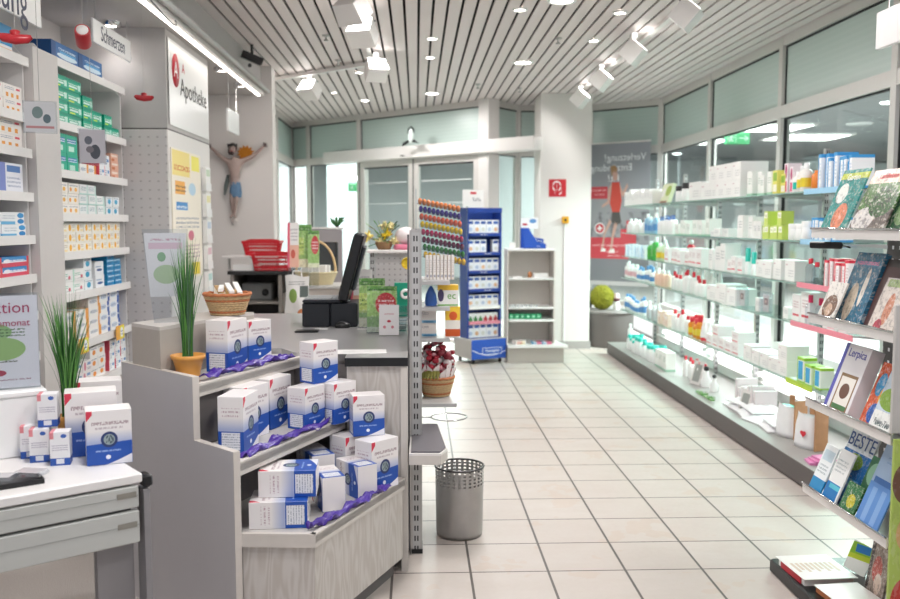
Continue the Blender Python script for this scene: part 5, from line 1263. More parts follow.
pkm = [C('print_plaster_pack_%d' % i, 'eef0f4', [(.1, .9, .72, .92, ['2a4f9f', '3863b4', '2a4f9f'][i]), (.2, .8, .2, .5, ['b9c6dd', 'e6b98f', 'd9d9d2'][i], 1)]) for i in range(3)] + [C('print_plaster_pack_g', 'eef0ee', [(.1, .9, .0, .5, '3f8c4c'), (.3, .7, .5, .7, '3f8c4c', 1)]), C('print_plaster_pack_r', 'eef0ee', [(.1, .9, .0, .5, 'c03440'), (.3, .7, .5, .7, 'c03440', 1)])]
Mx = Matrix.Translation(o0) @ Matrix.Rotation(rz, 4, 'Z')
for i, z in enumerate(rowz):
    bb = MB(); bb.box(-wt / 2 + .02, wt / 2 - .02, -.09, .06, z - .012, z - .004, BLUE); bb.rbox(-wt / 2 + .02, wt / 2 - .02, -.118, -.09, z - .022, z + .012, [BLUE, BLUE, BLUE, BLUE, PLASTW, mat('pink_rail', 'd98a9c', .4), BLUE][i], .003); s_ = bb.build('tray', t)
    if i < 4: lettering('Hansaplast', .02, INKW, s_, (-.02 + .05 * (i % 2), -.119, z - .004), FRONT)
    hh = [.15, .145, .14, .14, .13, .095, .155][i]
    for k in range(5 if i != 5 else 6):
        nn = 5 if i != 5 else 6; xx = -wt / 2 + .055 + k * (wt - .11) / (nn - 1)
        pm = pkm[(k + i) % 3] if i != 5 else pkm[3 + (k > 2)]
        if i == 1 and k == 3: continue
        pp = Mx @ Vector((xx, -.045, z - .0035)); inst(m_box('pl%d%d' % (i, pkm.index(pm)), .070 if nn == 5 else .055, .05, hh, pm), 'plaster_pack', pp, rz, 'white plaster pack on the ' + ['top', 'second', 'third', 'fourth', 'fifth', 'sixth', 'lowest'][i] + ' tray of the blue display', 'plaster pack', 'plaster packs on the ' + ['top', 'second', 'third', 'fourth', 'fifth', 'sixth', 'lowest'][i] + ' tray')
pp = Mx @ Vector((-.05, .067, ztop + .001)); t2 = root('showcard', 'white showcard with red mark standing on top of the blue display', 'sign', pp, rz)
MB().rbox(-.125, .125, -.004, .004, 0, .19, PAPER, .002).build('card', t2); MB().box(-.035, .035, -.006, -.0045, .145, .168, INKR).build('mark', t2); lettering('TaTa', .05, INK, t2, (.04, -.0048, .085), FRONT)
# ================================================================ WHITE SHELF UNIT BY THE PILLAR
sx0, sx1 = .96, 1.40; sy0, sy1 = 9.15, 9.5
g0 = at(511, 363, Z=0); sy0 = g0.y + .12; sy1 = sy0 + .36
sx0 = at(507, 300, Y=sy0).x; sx1 = at(555, 300, Y=sy0).x
t = root('pillar_shelf', 'white shelf unit with flared base drawer standing against the pillar', 'shelf unit', ((sx0 + sx1) / 2, sy0, 0))
hw = (sx1 - sx0) / 2; UW = mat('unit_warm_white', 'ddd7d1', .5, vary=.015)
zz = [at(530, q_, Y=sy0).z for q_ in (249, 278, 307, 319)]
MB().box(-hw, hw, .34, .36, .1, zz[0], UW).build('back_panel', t); MB().box(hw - .015, hw, .0, .34, .1, zz[0] - .02, UW).build('side_panel', t); MB().box(-hw, -hw + .015, .0, .34, .1, zz[0] - .02, UW).build('side_panel', t)
for i, z in enumerate(zz): MB().rbox(-hw + (.0 if i == 0 else .016), hw - (-.0 if i == 0 else .016), (-.01 if i == 0 else -.09 if i == 3 else -.03), .335, z - .02, z, PLASTW, .004).build('shelf', t)
dz = at(530, 345, Y=g0.y).z
b = MB(); b.prism([(-hw + .0, -.12), (hw + .08, -.12), (hw + .02, .30), (-hw + .0, .30)], 0, dz - .03, mat('drawer_grey_beige', 'b1aba5', .5, vary=.02)); b.build('base_drawer', t)
b = MB(); b.prism([(-hw - .0, -.15), (hw + .12, -.15), (hw + .03, .33), (-hw - .0, .33)], dz - .028, dz, PLASTW); b.build('drawer_lid', t)
pc = C('print_magazine_red', 'efe6e2', [(.1, .6, .3, .8, 'd0503c'), (.5, .9, .2, .5, 'd9c54a')]); pc2 = C('print_magazine_blue', 'dfe6ee', [(.0, .4, .0, 1, '5f8fb4'), (.5, .9, .1, .9, '8fb4d0')])
mx_ = (sx0 + sx1) / 2
for k in range(3): inst(m_box('mgr', .12, .10, .012, pc), 'brochure', (mx_ - .13, sy0 - .03, dz + .001 + .013 * k), R(20), 'red and white brochure in the stack on the base drawer', 'brochure', 'red brochures on the drawer')
for k in range(4): inst(m_box('mgb%d' % (k % 2), .05, .15, .02, (pc2, mat('brochure_pink', 'd86f8c', .5))[k % 2]), 'brochure', (mx_ + .03 + .053 * k, sy0 + .0, dz + .001), R(0), 'slim blue or pink pack lying on the base drawer lid', 'pack', 'slim packs on the drawer')
grn = C('print_green_box', '2f9a6a', [(.2, .8, .3, .7, '9fd9b8', 1)])
for k in range(6): inst(m_box('grn', .052, .06, .055 if k not in (2, 4) else .055, grn), 'green_carton', (mx_ - hw + .05 + k * .058, sy0 + .02, zz[3] + .001), R(0), 'small green carton on the lowest shelf of the pillar unit', 'carton', 'green cartons on the pillar unit')
for k in range(6): inst(m_box('tinyw', .04, .06, .022, C('print_tiny_white', 'e6e6e6', [(.2, .8, .3, .7, '8fa3a9')])), 'small_box', (mx_ - hw + .06 + k * .05, sy0 + .03, zz[2] + .001), 0, 'flat small white box on the third shelf of the pillar unit', 'carton', 'flat small boxes on the pillar unit')
inst(m_box('w2', .14, .12, .045, PAPER), 'white_box', (mx_ + .11, sy0 + .1, zz[1] + .001), 0, 'plain white box on the second shelf of the pillar unit', 'carton')
tag(MB().lathe([(.02, 0), (.022, .05), (.012, .06)], mat('amber_plastic', 'b8784a', .4), 12).build('small_jar', None, (mx_ + .0, sy0 + .12, zz[1] + .0008)), 'small brown jar beside the plain white box on the pillar unit', 'jar')
inst(m_box('tinyw2', .1, .05, .015, PAPER), 'small_box', (mx_ - .14, sy0 + .05, zz[1] + .001), 0, 'flat white strip at the left of the second shelf of the pillar unit', 'carton')
# blue counter display on the unit
t = root('blue_counter_display', 'blue cardboard counter display with small packs on the pillar unit', 'display box', (mx_ + .035, sy0 + .14, zz[0] + .0006))
b = MB(); b.prism([(-.10, 0), (.14, 0), (.14, .05), (.05, .07), (-.02, .17), (-.1, .17)][::1], -.0, .004, BLUE2, 'y'); b.prism([(-.12, 0), (.13, 0), (.13, .1), (.02, .12), (-.03, .22), (-.12, .22)], .12, .124, BLUE2, 'y'); b.box(-.1, .14, 0, .12, 0, .004, BLUE2); b.build('carton_tray', t)
b = MB(); b.rbox(-.12, .07, .126, .13, .21, .33, C('print_showcard', 'eef0f4', [(.1, .4, .3, .5, 'c9465a', 1), (.5, .9, .5, .9, '5a8fc6', 1)]), .001); b.build('header_card', t)
lettering('nivea', .02, INKW, t, (.06, -.0008, .025), FRONT)
for k in range(3): inst(m_box('cp%d' % k, .05, .03, .08 + .02 * (2 - k), [pkm[0], pkm[1], pkm[2]][k]), 'small_pack', (mx_ + .0 + .055 * k, sy0 + .2, zz[0] + .006), 0, 'small white pack standing in the blue counter display', 'pack', 'packs in the blue counter display')
inst(m_box('sw', .06, .05, .07, PAPER), 'small_box', (mx_ - hw + .06, sy0 + .05, zz[0] + .001), 0, 'small white box at the left front of the pillar unit top', 'carton')
# ---- things on the pillar
p = at(557.5, 188, Y=10.3); t = root('fire_sign', 'red square fire hose sign with white pictogram on the pillar', 'sign', (p.x, 10.298, p.z - .1))
MB().rbox(-.1, .1, -.006, 0, 0, .2, mat('sign_red', 'c4202e', .4, vary=0), .002).build('plate', t)
b = MB(); q = lambda a, c, w_=.014: b.bar((a[0], -.0075, a[1]), (c[0], -.0075, c[1]), .002, w_, INKW)
for k in range(12):
    a0_, a1_ = R(-60 + 25 * k), R(-60 + 25 * (k + 1)); q((-.01 + .045 * math.cos(a0_), .12 + .055 * math.sin(a0_)), (-.01 + .045 * math.cos(a1_), .12 + .055 * math.sin(a1_)))
q((-.01, .17), (-.01, .06)); q((.03, .15), (.045, .05)); q((.045, .05), (.02, .025)); q((-.03, .08), (-.03, .03)); b.build('pictogram', t)
p = at(565, 220, Y=10.3); t = root('alarm_box', 'small yellow alarm call box on the white pillar', 'alarm', (p.x, 10.298, p.z - .04))
MB().rbox(-.04, .04, -.035, 0, 0, .08, mat('alarm_yellow', 'e0a51c', .4), .006).build('housing', t); g = MB(); g.M = Matrix.Translation((0, -.035, .04)) @ Matrix.Rotation(R(90), 4, 'X'); g.lathe([(.016, 0), (.014, .006), (.001, .008)], INKK, 14); g.build('button', t)
tag(MB().box(-.008, .008, -.012, 0, .09, p.z - .045, PLASTW).build('cable_duct', None, (p.x, 10.2985, 0)), 'thin white cable duct running down the pillar from the yellow box', 'cable duct')
# round bench with moss ball
b = MB(); PLG = mat('bench_grey', '77716f', .55, vary=.03, scale=3)
t = root('round_bench', 'low rounded grey bench in the window corner behind the pillar', 'bench', (2.325, 10.56, 0))
MB().lathe([(.24, 0), (.265, .02), (.28, .40)], PLG, 36, cap=False).build('body', t); MB().lathe([(.001, .44), (.285, .44), (.30, .43), (.30, .405), (.28, .40)], mat('bench_top', '8f8b89', .4, vary=.02), 36, cap=False).build('top', t)
p = at(602, 300, Y=10.5); t0_ = MB(); rnd = random.Random(2)
M1 = mat('moss_green', '8c8c1c', .8, vary=.25, scale=40); t0_.sphere((0, 0, .14), .14, M1, 26, 18)
for i in range(420):
    a, c_ = rnd.uniform(0, 2 * PI), rnd.uniform(-1, 1); s_ = math.sqrt(1 - c_ * c_); q = Vector((s_ * math.cos(a), s_ * math.sin(a), c_)); t0_.sphere(tuple(Vector((0, 0, .14)) + q * .138), rnd.uniform(.008, .014), M1, 5, 4)
tag(t0_.build('moss_ball', None, (p.x, 10.5, .449)), 'yellow-green moss ball on the grey bench behind the pillar', 'decoration')
for px_, lb, mm in ((588, 'dark leafy stems at the left of the moss ball', GR2),):
    v = at(px_, 300, Y=10.72); t = root('dark_plant', lb, 'plant', (v.x+.02, 10.74, .441)); MB().lathe([(.03, 0), (.04, .06)], BLACK, 12).build('pot', t); grass(t, .03, .24, 60, .08, .05, 4, (GR2, mat('deep_leaf', '1d3a20', .5)))
v = at(615, 300, Y=10.45); t = root('striped_figure', 'small white figure with red and dark stripes right of the moss ball', 'figurine', (v.x + .02, 10.45, .441))
MB().lathe([(.035, 0), (.04, .05), (.03, .1)], PAPER, 12).build('body', t); MB().lathe([(.031, .1005), (.038, .12), (.038, .14)], mat('stripe_dark', '6a3c48', .6), 12).build('band', t); MB().lathe([(.038, .1405), (.036, .18), (.02, .20)], mat('stripe_pale', 'e3c9c9', .6), 12).build('cap', t)
# poster banner in the window
A_, B_ = at(588.5, 145, Y=11.15), at(651, 140, Y=10.62); d_ = Vector((B_.x - A_.x, B_.y - A_.y, 0)); L = d_.length; za, zb_ = A_.z, at(600, 285, Y=11.0).z
pos = bpy.data.materials.new('print_window_banner'); n = NT(pos); o = n.coord('Generated'); x, z = o[0], o[2]
def sm(v, a, b_):
    q = n.node('ShaderNodeMapRange'); n.put(q.inputs[0], v); q.inputs[1].default_value = a; q.inputs[2].default_value = b_; return q.outputs[0]
col = n.mix(sm(z, 1, .45), lin('8f9199'), lin('9c9ba0')); col = n.mix(n.m('MULTIPLY', n.rng(z, .32, .52), sm(n.noise(n.scaled(n.vec, (6, 1, 9)), 1, 3), .45, .6)), col, lin('5c5a60'))
col = n.mix(n.rng(z, .03, .20), col, lin('7f8087')); col = n.mix(n.m('LESS_THAN', z, .03), col, lin('c9c6c8'))
for x0_, x1_, z0_, z1_, cc in ((.0, .33, .615, .70, 'c8414c'), (.02, .68, .19, .34, 'c8414c'), (.55, .8, .30, .40, 'c8414c'), (.64, .78, .34, .46, 'c8414c')): col = n.mix(n.m('MULTIPLY', n.rng(x, x0_, x1_), n.rng(z, z0_, z1_)), col, lin(cc))
n.base(col); n.b.inputs['Roughness'].default_value = .35
t = root('window_banner', 'large grey banner with a runner in a red top hanging in the corner window', 'poster', (A_.x, A_.y, zb_), math.atan2(d_.y, d_.x)); HB = za - zb_
MB().box(0, L, -.003, .003, 0, HB, pos).build('sheet', t)
MB().box(0, L, -.01, .01, HB, HB + .02, FRAMEW).build('top_rail', t)
for wd, sz, x_, z_ in (('Verletzung?', .12, .60, .90), ('Entzündung?', .12, .36, .83), ('Fit?', .12, .42, .755)):
    o = lettering(wd, sz, mat('banner_pale_ink', 'e9eaee', .5, vary=0), t, (x_ * L, -.004, z_ * HB), FRONT, sx=-1)
for (wd, x_, z_, sz) in (('Wir beraten Sie', .17, .675, .035), ('Gratis Test', .2, .645, .03), ('Ihre Apotheke hilft Ihnen', .36, .285, .045), ('kompetent', .42, .24, .035), ('und freundlich', .44, .212, .03)):
    lettering(wd, sz, mat('banner_pale_red_ink', 'f0c6c8', .5, vary=0), t, (x_ * L, -.0042, z_ * HB), FRONT, sx=-1)
# the runner printed on it (flat print)
b = MB()
def flat(pts, m, y=-.0045): b.prism([(px_ * L, pz_ * HB) for px_, pz_ in pts], y, y + .0008, m, 'y')
SK = mat('print_skin', 'c9a093', .5, vary=.05); RD = mat('print_red_top', 'c9493c', .5, vary=.05); DK = mat('print_dark_shorts', '54504f', .5); HR = mat('print_hair', 'a5805c', .5)
flat([(.42, .74), (.40, .80), (.45, .82), (.49, .79), (.48, .74)], SK); flat([(.39, .77), (.37, .84), (.44, .85), (.49, .82), (.47, .80), (.42, .80)], HR)
flat([(.37, .58), (.40, .73), (.52, .73), (.56, .60), (.53, .52), (.41, .52)], RD); flat([(.40, .45), (.41, .52), (.53, .52), (.56, .45), (.50, .43)], DK)
flat([(.40, .73), (.34, .68), (.33, .60), (.24, .57), (.24, .55), (.36, .58), (.38, .66)], SK); flat([(.52, .72), (.58, .66), (.64, .72), (.66, .70), (.58, .62), (.53, .66)], SK)
flat([(.40, .45), (.30, .36), (.27, .26), (.24, .25), (.28, .38), (.37, .47)], SK); flat([(.50, .44), (.44, .34), (.42, .25), (.38, .25), (.41, .36), (.45, .45)], SK); flat([(.23, .24), (.31, .24), (.31, .26), (.24, .27)], PAPER); flat([(.36, .23), (.46, .23), (.45, .26), (.38, .26)], PAPER)
b.build('printed_runner', t)
b = MB(); b.M = Matrix.Translation((.21 * L, -.005, .405 * HB)) @ Matrix.Rotation(R(90), 4, 'X'); b.lathe([(.001, 0), (.07, 0)], INKW, 24, cap=False); b.lathe([(.001, .0008), (.058, .0008)], INKR, 24, cap=False); b.build('round_emblem', t)
MB().box(.21 * L - .035, .21 * L + .035, -.008, -.0065, .405 * HB - .01, .405 * HB + .01, INKW).box(.21 * L - .01, .21 * L + .01, -.008, -.0065, .405 * HB - .035, .405 * HB + .035, INKW).build('cross_mark', t)
# bird sticker on the transom over the door
v = at(411, 145, Y=11.5)
# ================================================================ BACK COUNTER, BASKETS, SECOND TILL
BCY = 7.55
def bx(px, py=260): return at(px, py, Y=BCY)
x0_, x1_ = bx(230).x, bx(318).x; zt_ = bx(260, 271).z
t = root('back_counter', 'grey back counter with black top, open compartments and drawers under the crucifix', 'counter', ((x0_ + x1_) / 2, BCY, 0)); hw = (x1_ - x0_) / 2
CG = mat('back_counter_grey', '8e8883', .5, vary=.04)
MB().box(-hw - .02, hw + .02, -.02, .6, zt_ - .03, zt_, mat('back_counter_black_top', '2a2a2c', .25, vary=.03)).build('worktop', t)
MB().box(-hw, hw, .56, .58, 0, zt_ - .032, DGREY).build('back_panel', t)
for x_ in (-hw, -hw + .40, hw - .03): MB().box(x_, x_ + .03, 0, .56, 0, zt_ - .032, CG).build('side_panel', t)
for z_ in (zt_ - .26, zt_ - .5): MB().box(-hw + .03, -hw + .40, 0.005, .56, z_ - .02, z_, CG).build('shelf', t)
for z_ in (.30, .14, -.02): MB().rbox(-hw + .432, hw - .032, .0, .02, zt_ - .2 - (.30 - z_) - .15, zt_ - .2 - (.30 - z_) - .005, CG, .004).build('drawer', t)
MB().box(-hw + .432, hw - .032, 0.005, .56, zt_ - .205, zt_ - .19, CG).build('shelf', t)
t = root('card_machine', 'grey box with round knob inside the open compartment of the back counter', 'device', (x0_ + .2, BCY + .12, zt_ - .2595)); MB().rbox(-.13, .13, 0, .2, 0, .15, mat('device_grey', '77797a', .5), .01).build('body', t)
g = MB(); g.M = Matrix.Translation((.07, -.001, .07)) @ Matrix.Rotation(R(90), 4, 'X'); g.lathe([(.03, 0), (.028, .01), (.001, .012)], BLACK, 14); g.build('knob', t)
t = root('side_shelf', 'pale shelf board on metal brackets left above the back counter', 'shelf', (x0_ + .06, BCY + .25, zt_ + .001)); zsh = bx(240, 257).z - zt_
MB().rbox(-.16, .30, -.12, .3, zsh - .02, zsh, FRAMEW, .004).build('board', t); MB().box(-.13, -.11, 0, .02, 0, zsh - .021, STEEL).build('bracket', t); MB().box(.25, .27, .2, .22, 0, zsh - .021, STEEL).build('bracket', t)
REDP = mat('red_plastic', 'cf1f2e', .3, vary=.03)
def shop_basket(px0, px1, pt, pb, Y, z, label, rz=0):
    a, b2 = at(px0, pt, Y=Y), at(px1, pt, Y=Y); w = b2.x - a.x; h = a.z - at(px0, pb, Y=Y).z; d = .24
    t = root('shopping_basket', label, 'basket', ((a.x + b2.x) / 2, Y + .14, z), R(rz)); wb_ = w * .42; wt_ = w / 2
    b = MB(); b.box(-wb_, wb_, -d * .42, d * .42, 0, .006, REDP)
    def fr(k): f = k; return (wb_ + (wt_ - wb_) * f, d * (.42 + .08 * f), h * f)
    for k in (0, .18, .5, .75):
        X_, Y_, Z_ = fr(k); hh = .008 if k else .004
        if k == .18: hh = .012
        for s_ in (-1, 1): b.bar((-X_, s_ * Y_, Z_ + .004), (X_, s_ * Y_, Z_ + .004), .003, hh * 1.6, REDP); b.bar((s_ * X_, -Y_, Z_ + .004), (s_ * X_, Y_, Z_ + .004), .003, hh * 1.6, REDP)
    for i in range(15):
        f = -1 + 2 * i / 14
        for s_ in (-1, 1): b.bar((f * wb_, s_ * d * .42, 0.002), (f * wt_, s_ * d * .5, h), .003, .009, REDP)
    for i in range(9):
        f = -1 + 2 * i / 8
        for s_ in (-1, 1): b.bar((s_ * wb_, f * d * .42, 0.002), (s_ * wt_, f * d * .5, h), .003, .009, REDP)
    b.build('grid_body', t)
    b = MB(); X_, Y_, Z_ = fr(1.0)
    for s_ in (-1, 1): b.bar((-X_ - .006, s_ * Y_, Z_), (X_ + .006, s_ * Y_, Z_), .018, .022, REDP); b.bar((s_ * X_, -Y_, Z_), (s_ * X_, Y_, Z_), .018, .022, REDP)
    b.build('rim', t); b = MB(); b.tube([(-wt_ + .02, -.02, h + .013), (-wt_ * .6, -.06, h + .02), (wt_ * .6, -.06, h + .02), (wt_ - .02, -.02, h + .013)], .006, REDP, 8); b.build('handle', t)
shop_basket(251, 289, 256, 272, BCY, zt_ + .001, 'red shopping basket at the front of the back counter')
shop_basket(242, 278, 243, 256.5, BCY + .24, zt_ + zsh + .002, 'red shopping basket behind, on the pale shelf board')
v = at(243, 270, Y=BCY + .1); inst(m_box('sheetw', .22, .14, .05, PAPER), 'white_box', (v.x + .03, BCY + .12, zt_ + .001), R(4), 'low white box under the pale shelf board', 'box')
# second counter with basket of leaflets, white bags
def free_standing(name, label, cat, px, Y, z=0): v = at(px, 300, Y=Y); return root(name, label, cat, (v.x, Y, z))
Y2 = 6.25; c0, c1 = at(297, 300, Y=Y2).x, at(352, 300, Y=Y2).x; zc2 = at(320, 286, Y=Y2).z
t = root('side_counter', 'pale side counter with a woven basket behind the cash terminal', 'counter', ((c0 + c1) / 2, Y2, 0)); hw = (c1 - c0) / 2
MB().box(-hw, hw, 0, .4, 0, zc2 - .02, mat('side_counter_beige', 'cfc6bf', .5, vary=.02)).build('body', t); MB().rbox(-hw - .01, hw + .01, -.02, .41, zc2 - .019, zc2, GREY, .003).build('top', t)
vb = at(316, 283, Y=Y2 + .14)
tw = wicker('leaflet_basket', 'oval woven basket with a tall handle holding white papers behind the till', (vb.x, Y2 + .15, zc2 + .001), .11, .145, .085, ms=(WK3, WK3), sy=.75)
MB().tube([(.14 * math.cos(R(a)), 0, .09 + .22 * math.sin(R(a))) for a in range(0, 181, 12)], .009, WK1, 7).build('handle', tw)
rnd = random.Random(8)
for k in range(6): inst(m_box('cp', .08, .03, .13, PAPER), 'folded_paper', (vb.x - .06 + .024 * k, Y2 + .15 + .03 * (k % 2) - .02, zc2 + .01), R(rnd.uniform(-20, 20)), 'folded white paper standing in the oval basket', 'paper', 'papers in the oval basket')
leaflet_stand(293, 268, 222, 11, pinkl, 'tall pink-edged leaflet left of the green ones behind the till', 0, Y=Y2 - .10, tilt=-6, holder=False)
leaflet_stand(305, 268, 224, 13, greenl, 'tall green leaflet behind the till', 0, Y=Y2 - .07, tilt=-6, holder=False)
leaflet_stand(313.5, 268, 230, 11, greenr, 'green leaflet with red disc behind the till', 0, Y=Y2 - .09, tilt=-6, holder=False)
for o in list(COL.objects):
    if o.get('label', '').endswith('behind the till') and o.name.startswith('leaflet_stand') and o.parent is None:
        zz_ = o.location.z; MB().box(-.035, .035, .002, .012, -(zz_ - zc2) + .0005, .0035, CLEAR).build('riser', o)
PRB = C('print_bag_motif', 'efedeb', [(.2, .5, .5, .75, '8fae5c', 1), (.5, .9, .2, .4, 'd98a5a', 1), (.1, .4, .1, .3, 'a9c47c', 1), (.6, .9, .6, .8, '5f6a66')], text=[(.2, .8, .82, .9, '9a9a9a', 2)])
v = at(288, 330, Y=5.75)
t = root('carrier_bag', 'white carrier bag with printed pictures hanging at the left end of the counter', 'bag', (v.x + .06, 5.78, at(290, 331, Y=5.78).z))
b = MB(); vs = []; fs = []; NX, NZ = 8, 9; hB = .36; wB = .17
for side in (0, 1):
    for j in range(NZ + 1):
        for i in range(NX + 1):
            fx_, fz_ = i / NX, j / NZ; bulge = (.03 + .012 * math.sin(fz_ * 9 + fx_ * 5)) * math.sin(PI * fx_) * (1 - .6 * fz_)
            vs.append(((fx_ - .5) * wB * (1 - .12 * fz_ + .05 * math.sin(fz_ * 7)), (-bulge if side == 0 else bulge + .004), fz_ * hB + .008 * math.sin(fx_ * 6) * fz_))
K = (NX + 1) * (NZ + 1)
for side in (0, 1):
    for j in range(NZ):
        for i in range(NX): a = side * K + j * (NX + 1) + i; f = (a, a + 1, a + NX + 2, a + NX + 1); fs.append(f if side == 0 else f[::-1])
b.add(vs, fs, PRB, True); b.build('bag_body', t); MB().tube([(-.03, 0, hB - .01), (-.025, 0, hB + .03), (.025, 0, hB + .03), (.03, 0, hB - .01)], .004, PAPER, 6).build('handle', t)
# grey perforated partition, second screen, little plant, flowers
Y3 = 6.85; a_, b_ = at(308, 228, Y=Y3), at(342, 228, Y=Y3)
t = root('grey_partition', 'grey partition board behind the basket and the cash terminal', 'partition', ((a_.x + b_.x) / 2, Y3, 0)); hw = (b_.x - a_.x) / 2
MB().rbox(-hw, hw, 0, .04, 0, a_.z - .01, mat('partition_grey', '9b9699', .6, vary=.03), .006).build('panel', t); MB().rbox(-hw - .005, hw + .01, -.004, .044, a_.z - .009, a_.z + .006, FRAMEW, .003).build('cap_rail', t)
t = root('small_plant', 'small dark green plant on top of the grey partition', 'plant', (at(337, 228, Y=Y3).x, Y3 + .02, a_.z + .007)); b = MB()
for i in range(11): an = i * .9; b.tube([(0, 0, .0), (.035 * math.cos(an), .02 * math.sin(an), .05 + .02 * math.sin(i)), (.06 * math.cos(an), .03 * math.sin(an), .045 + .03 * math.sin(i * 2))], [.005, .011, .002], GR2, 5)
b.build('foliage', t); MB().lathe([(.012, .0), (.015, .012)], BLACK, 10).build('pot', t)
v = at(325, 262, Y=6.55); t = root('rear_monitor', 'small black monitor half hidden behind the basket', 'monitor', (v.x, 6.62, zc2 + .001), R(-25)); MB().rbox(-.09, .09, 0, .03, .08, .30, BLACK, .006).build('screen_housing', t); MB().box(-.08, .08, -.0012, -.0002, .09, .29, mat('screen_grey', '3c434a', .2, vary=0)).build('screen', t); MB().box(-.02, .02, .005, .035, 0, .08, BLACK).build('stand', t)
Y4 = 5.75; a_, b_ = at(375, 250, Y=Y4), at(409, 250, Y=Y4)
t = root('perforated_rack', 'light grey perforated rack carrying the yellow flowers', 'rack', ((a_.x + b_.x) / 2, Y4, 0)); hw = (b_.x - a_.x) / 2
GP2 = dots('perforated_grey_rack', 'bebbbc', '918e90', .035, .035, .005, rough=.5)
MB().box(-hw, hw, .0, .015, .3, a_.z - .02, GP2).build('panel', t); upright(t, -hw - .018, .008, 0, a_.z - .01, .03, .03); MB().rbox(-hw - .05, hw, -.06, .2, a_.z - .018, a_.z, FRAMEW, .003).build('top_shelf', t)
PETY = [mat('petal_yellow', 'f3cf2e', .5, vary=.15), mat('petal_cream', 'f0e3a8', .5, vary=.1), mat('petal_pale_yellow', 'f5dd7a', .5, vary=.1)]
BRT = mat('brown_twig', '8a6a48', .7, vary=.2)
v = at(384, 249, Y=Y4 + .06); t = root('flower_arrangement', 'yellow and cream flower arrangement on top of the perforated rack', 'flowers', (v.x, Y4 + .07, a_.z + .001))
rnd = random.Random(21); b = MB(); l_ = MB()
MB().lathe([(.04, 0), (.06, .04), (.055, .05)], BRT, 14).build('bowl', t)
for (cx_, cz_, r_, m_) in ((-.10, .085, .045, PETY[2]), (.02, .10, .05, PETY[0]), (.0, .16, .045, PETY[1]), (-.03, .05, .04, PETY[1]), (.07, .06, .04, PETY[1]), (.05, .15, .035, PETY[1])):
    for i in range(26):
        q = Vector((rnd.gauss(0, 1), rnd.gauss(0, 1), rnd.gauss(0, 1))).normalized() * r_ * rnd.uniform(.5, 1); an = Vector((cx_, -.02, cz_)) + q
        b.tube([(cx_ + q.x * .3, -.02 + q.y * .3, cz_ + q.z * .3), tuple(an)], [.009, .003], m_, 5)
b.build('blossoms', t)
for i in range(60):
    an = rnd.uniform(0, 2 * PI); r_ = rnd.uniform(.03, .13); z_ = rnd.uniform(.02, .19); l_.tube([(0, 0, .04), (r_ * .6 * math.cos(an), r_ * .4 * math.sin(an), z_ * .7 + .02), (r_ * math.cos(an), r_ * .5 * math.sin(an), z_)], [.002, .002, .004], rnd.choice([GR2, BRT, GR3, GR1]), 4)
l_.build('twigs', t)
v = at(403, 249, Y=Y4 + .05); t = root('pink_cloth_hat', 'white and pink cloth bonnet on the perforated rack behind the upright', 'hat', (v.x + .02, Y4 + .07, a_.z + .001))
MB().sphere((0, 0, .09), .07, mat('cloth_white_pink', 'eadfe0', .8, vary=.08), 14, 10, 1.05, .8, .8).build('crown', t); MB().lathe([(.075, .0), (.085, .01), (.08, .03), (.07, .035)], mat('cloth_pink', 'e07f9a', .7), 18, sy=.8).build('brim', t)
v = at(407, 300, Y=5.2)
t = root('tape_pack', 'green pack with a white tape roll behind the leaflets at the counter end', 'pack', (at(402, 300, Y=5.25).x, 5.25, ZC + .0006)); hh = at(402, 283, Y=5.25).z - ZC
MB().box(-.045, .045, 0, .03, 0, hh, mat('teal_green_card', '1f9f80', .4, vary=.03)).build('card', t); g = MB(); g.M = Matrix.Translation((.02, -.012, hh * .68)) @ Matrix.Rotation(R(90), 4, 'X'); g.lathe([(.014, -.008), (.03, -.008), (.03, .008), (.014, .008), (.014, -.008)], PLASTW, 20, cap=False); g.build('tape_roll', t)
t = root('yellow_flower', 'single yellow flower in a white pot beside the slotted upright', 'flowers', (at(407.5, 290, Y=5.5).x, 5.45, ZC + .0006)); fz_ = at(406, 263, Y=5.5).z - ZC; b = MB()
for i in range(12): an = i * PI / 6; b.tube([(0, 0, fz_), (.035 * math.cos(an), -.01, fz_ + .035 * math.sin(an))], [.008, .010], PETY[0], 5)
b.build('blossom', t); MB().tube([(0, 0, .08), (.01, 0, fz_ * .6), (0, 0, fz_)], .003, GR1, 5).build('stem', t); MB().lathe([(.03, 0), (.04, .09)], PLASTW, 14).build('pot', t)
# ================================================================ GLASS SHELVES ALONG THE RIGHT WINDOWS
XR = 2.27; ZR = [1.655, 1.365, 1.110, .873, .517]; ZB = .135
YF, YNR = 9.86, 4.58
t = root('glass_shelving', 'long glass shelving on metal uprights along the right windows', 'shelf unit', (2.45, (YF + YNR) / 2, 0)); y_0 = (YF + YNR) / 2
ups = [9.80] + [at(px, 380, X=2.66).y for px in (681, 715, 755, 819)] + [4.66]
for y_ in ups: upright(t, .21, y_ - y_0, .02, 1.95, .034, .03)
for k, z in enumerate(ZR):
    for a, b_ in zip(ups[:-1], ups[1:]):
        s_ = MB().box(XR - 2.45, .18, min(a, YF) - y_0 - .004, b_ - y_0 + .004, z - .008, z, SHGLASS).build('glass_shelf', t)
        MB().box(XR - 2.45 - .0015, XR - 2.45 - .0003, min(a, YF) - y_0 - .004, b_ - y_0 + .004, z - .008, z, EDGE).build('polished_edge', s_)
    for y_ in ups: MB().prism([(XR - 2.45 + .04, z - .014), (.19, z - .045), (.19, z - .0085), (XR - 2.45 + .04, z - .0085)], y_ - y_0 - .0025, y_ - y_0 + .0025, STEEL, 'y').build('bracket', t)
PLN = mat('plinth_dark_grey', '5c5655', .5, vary=.03, scale=20)
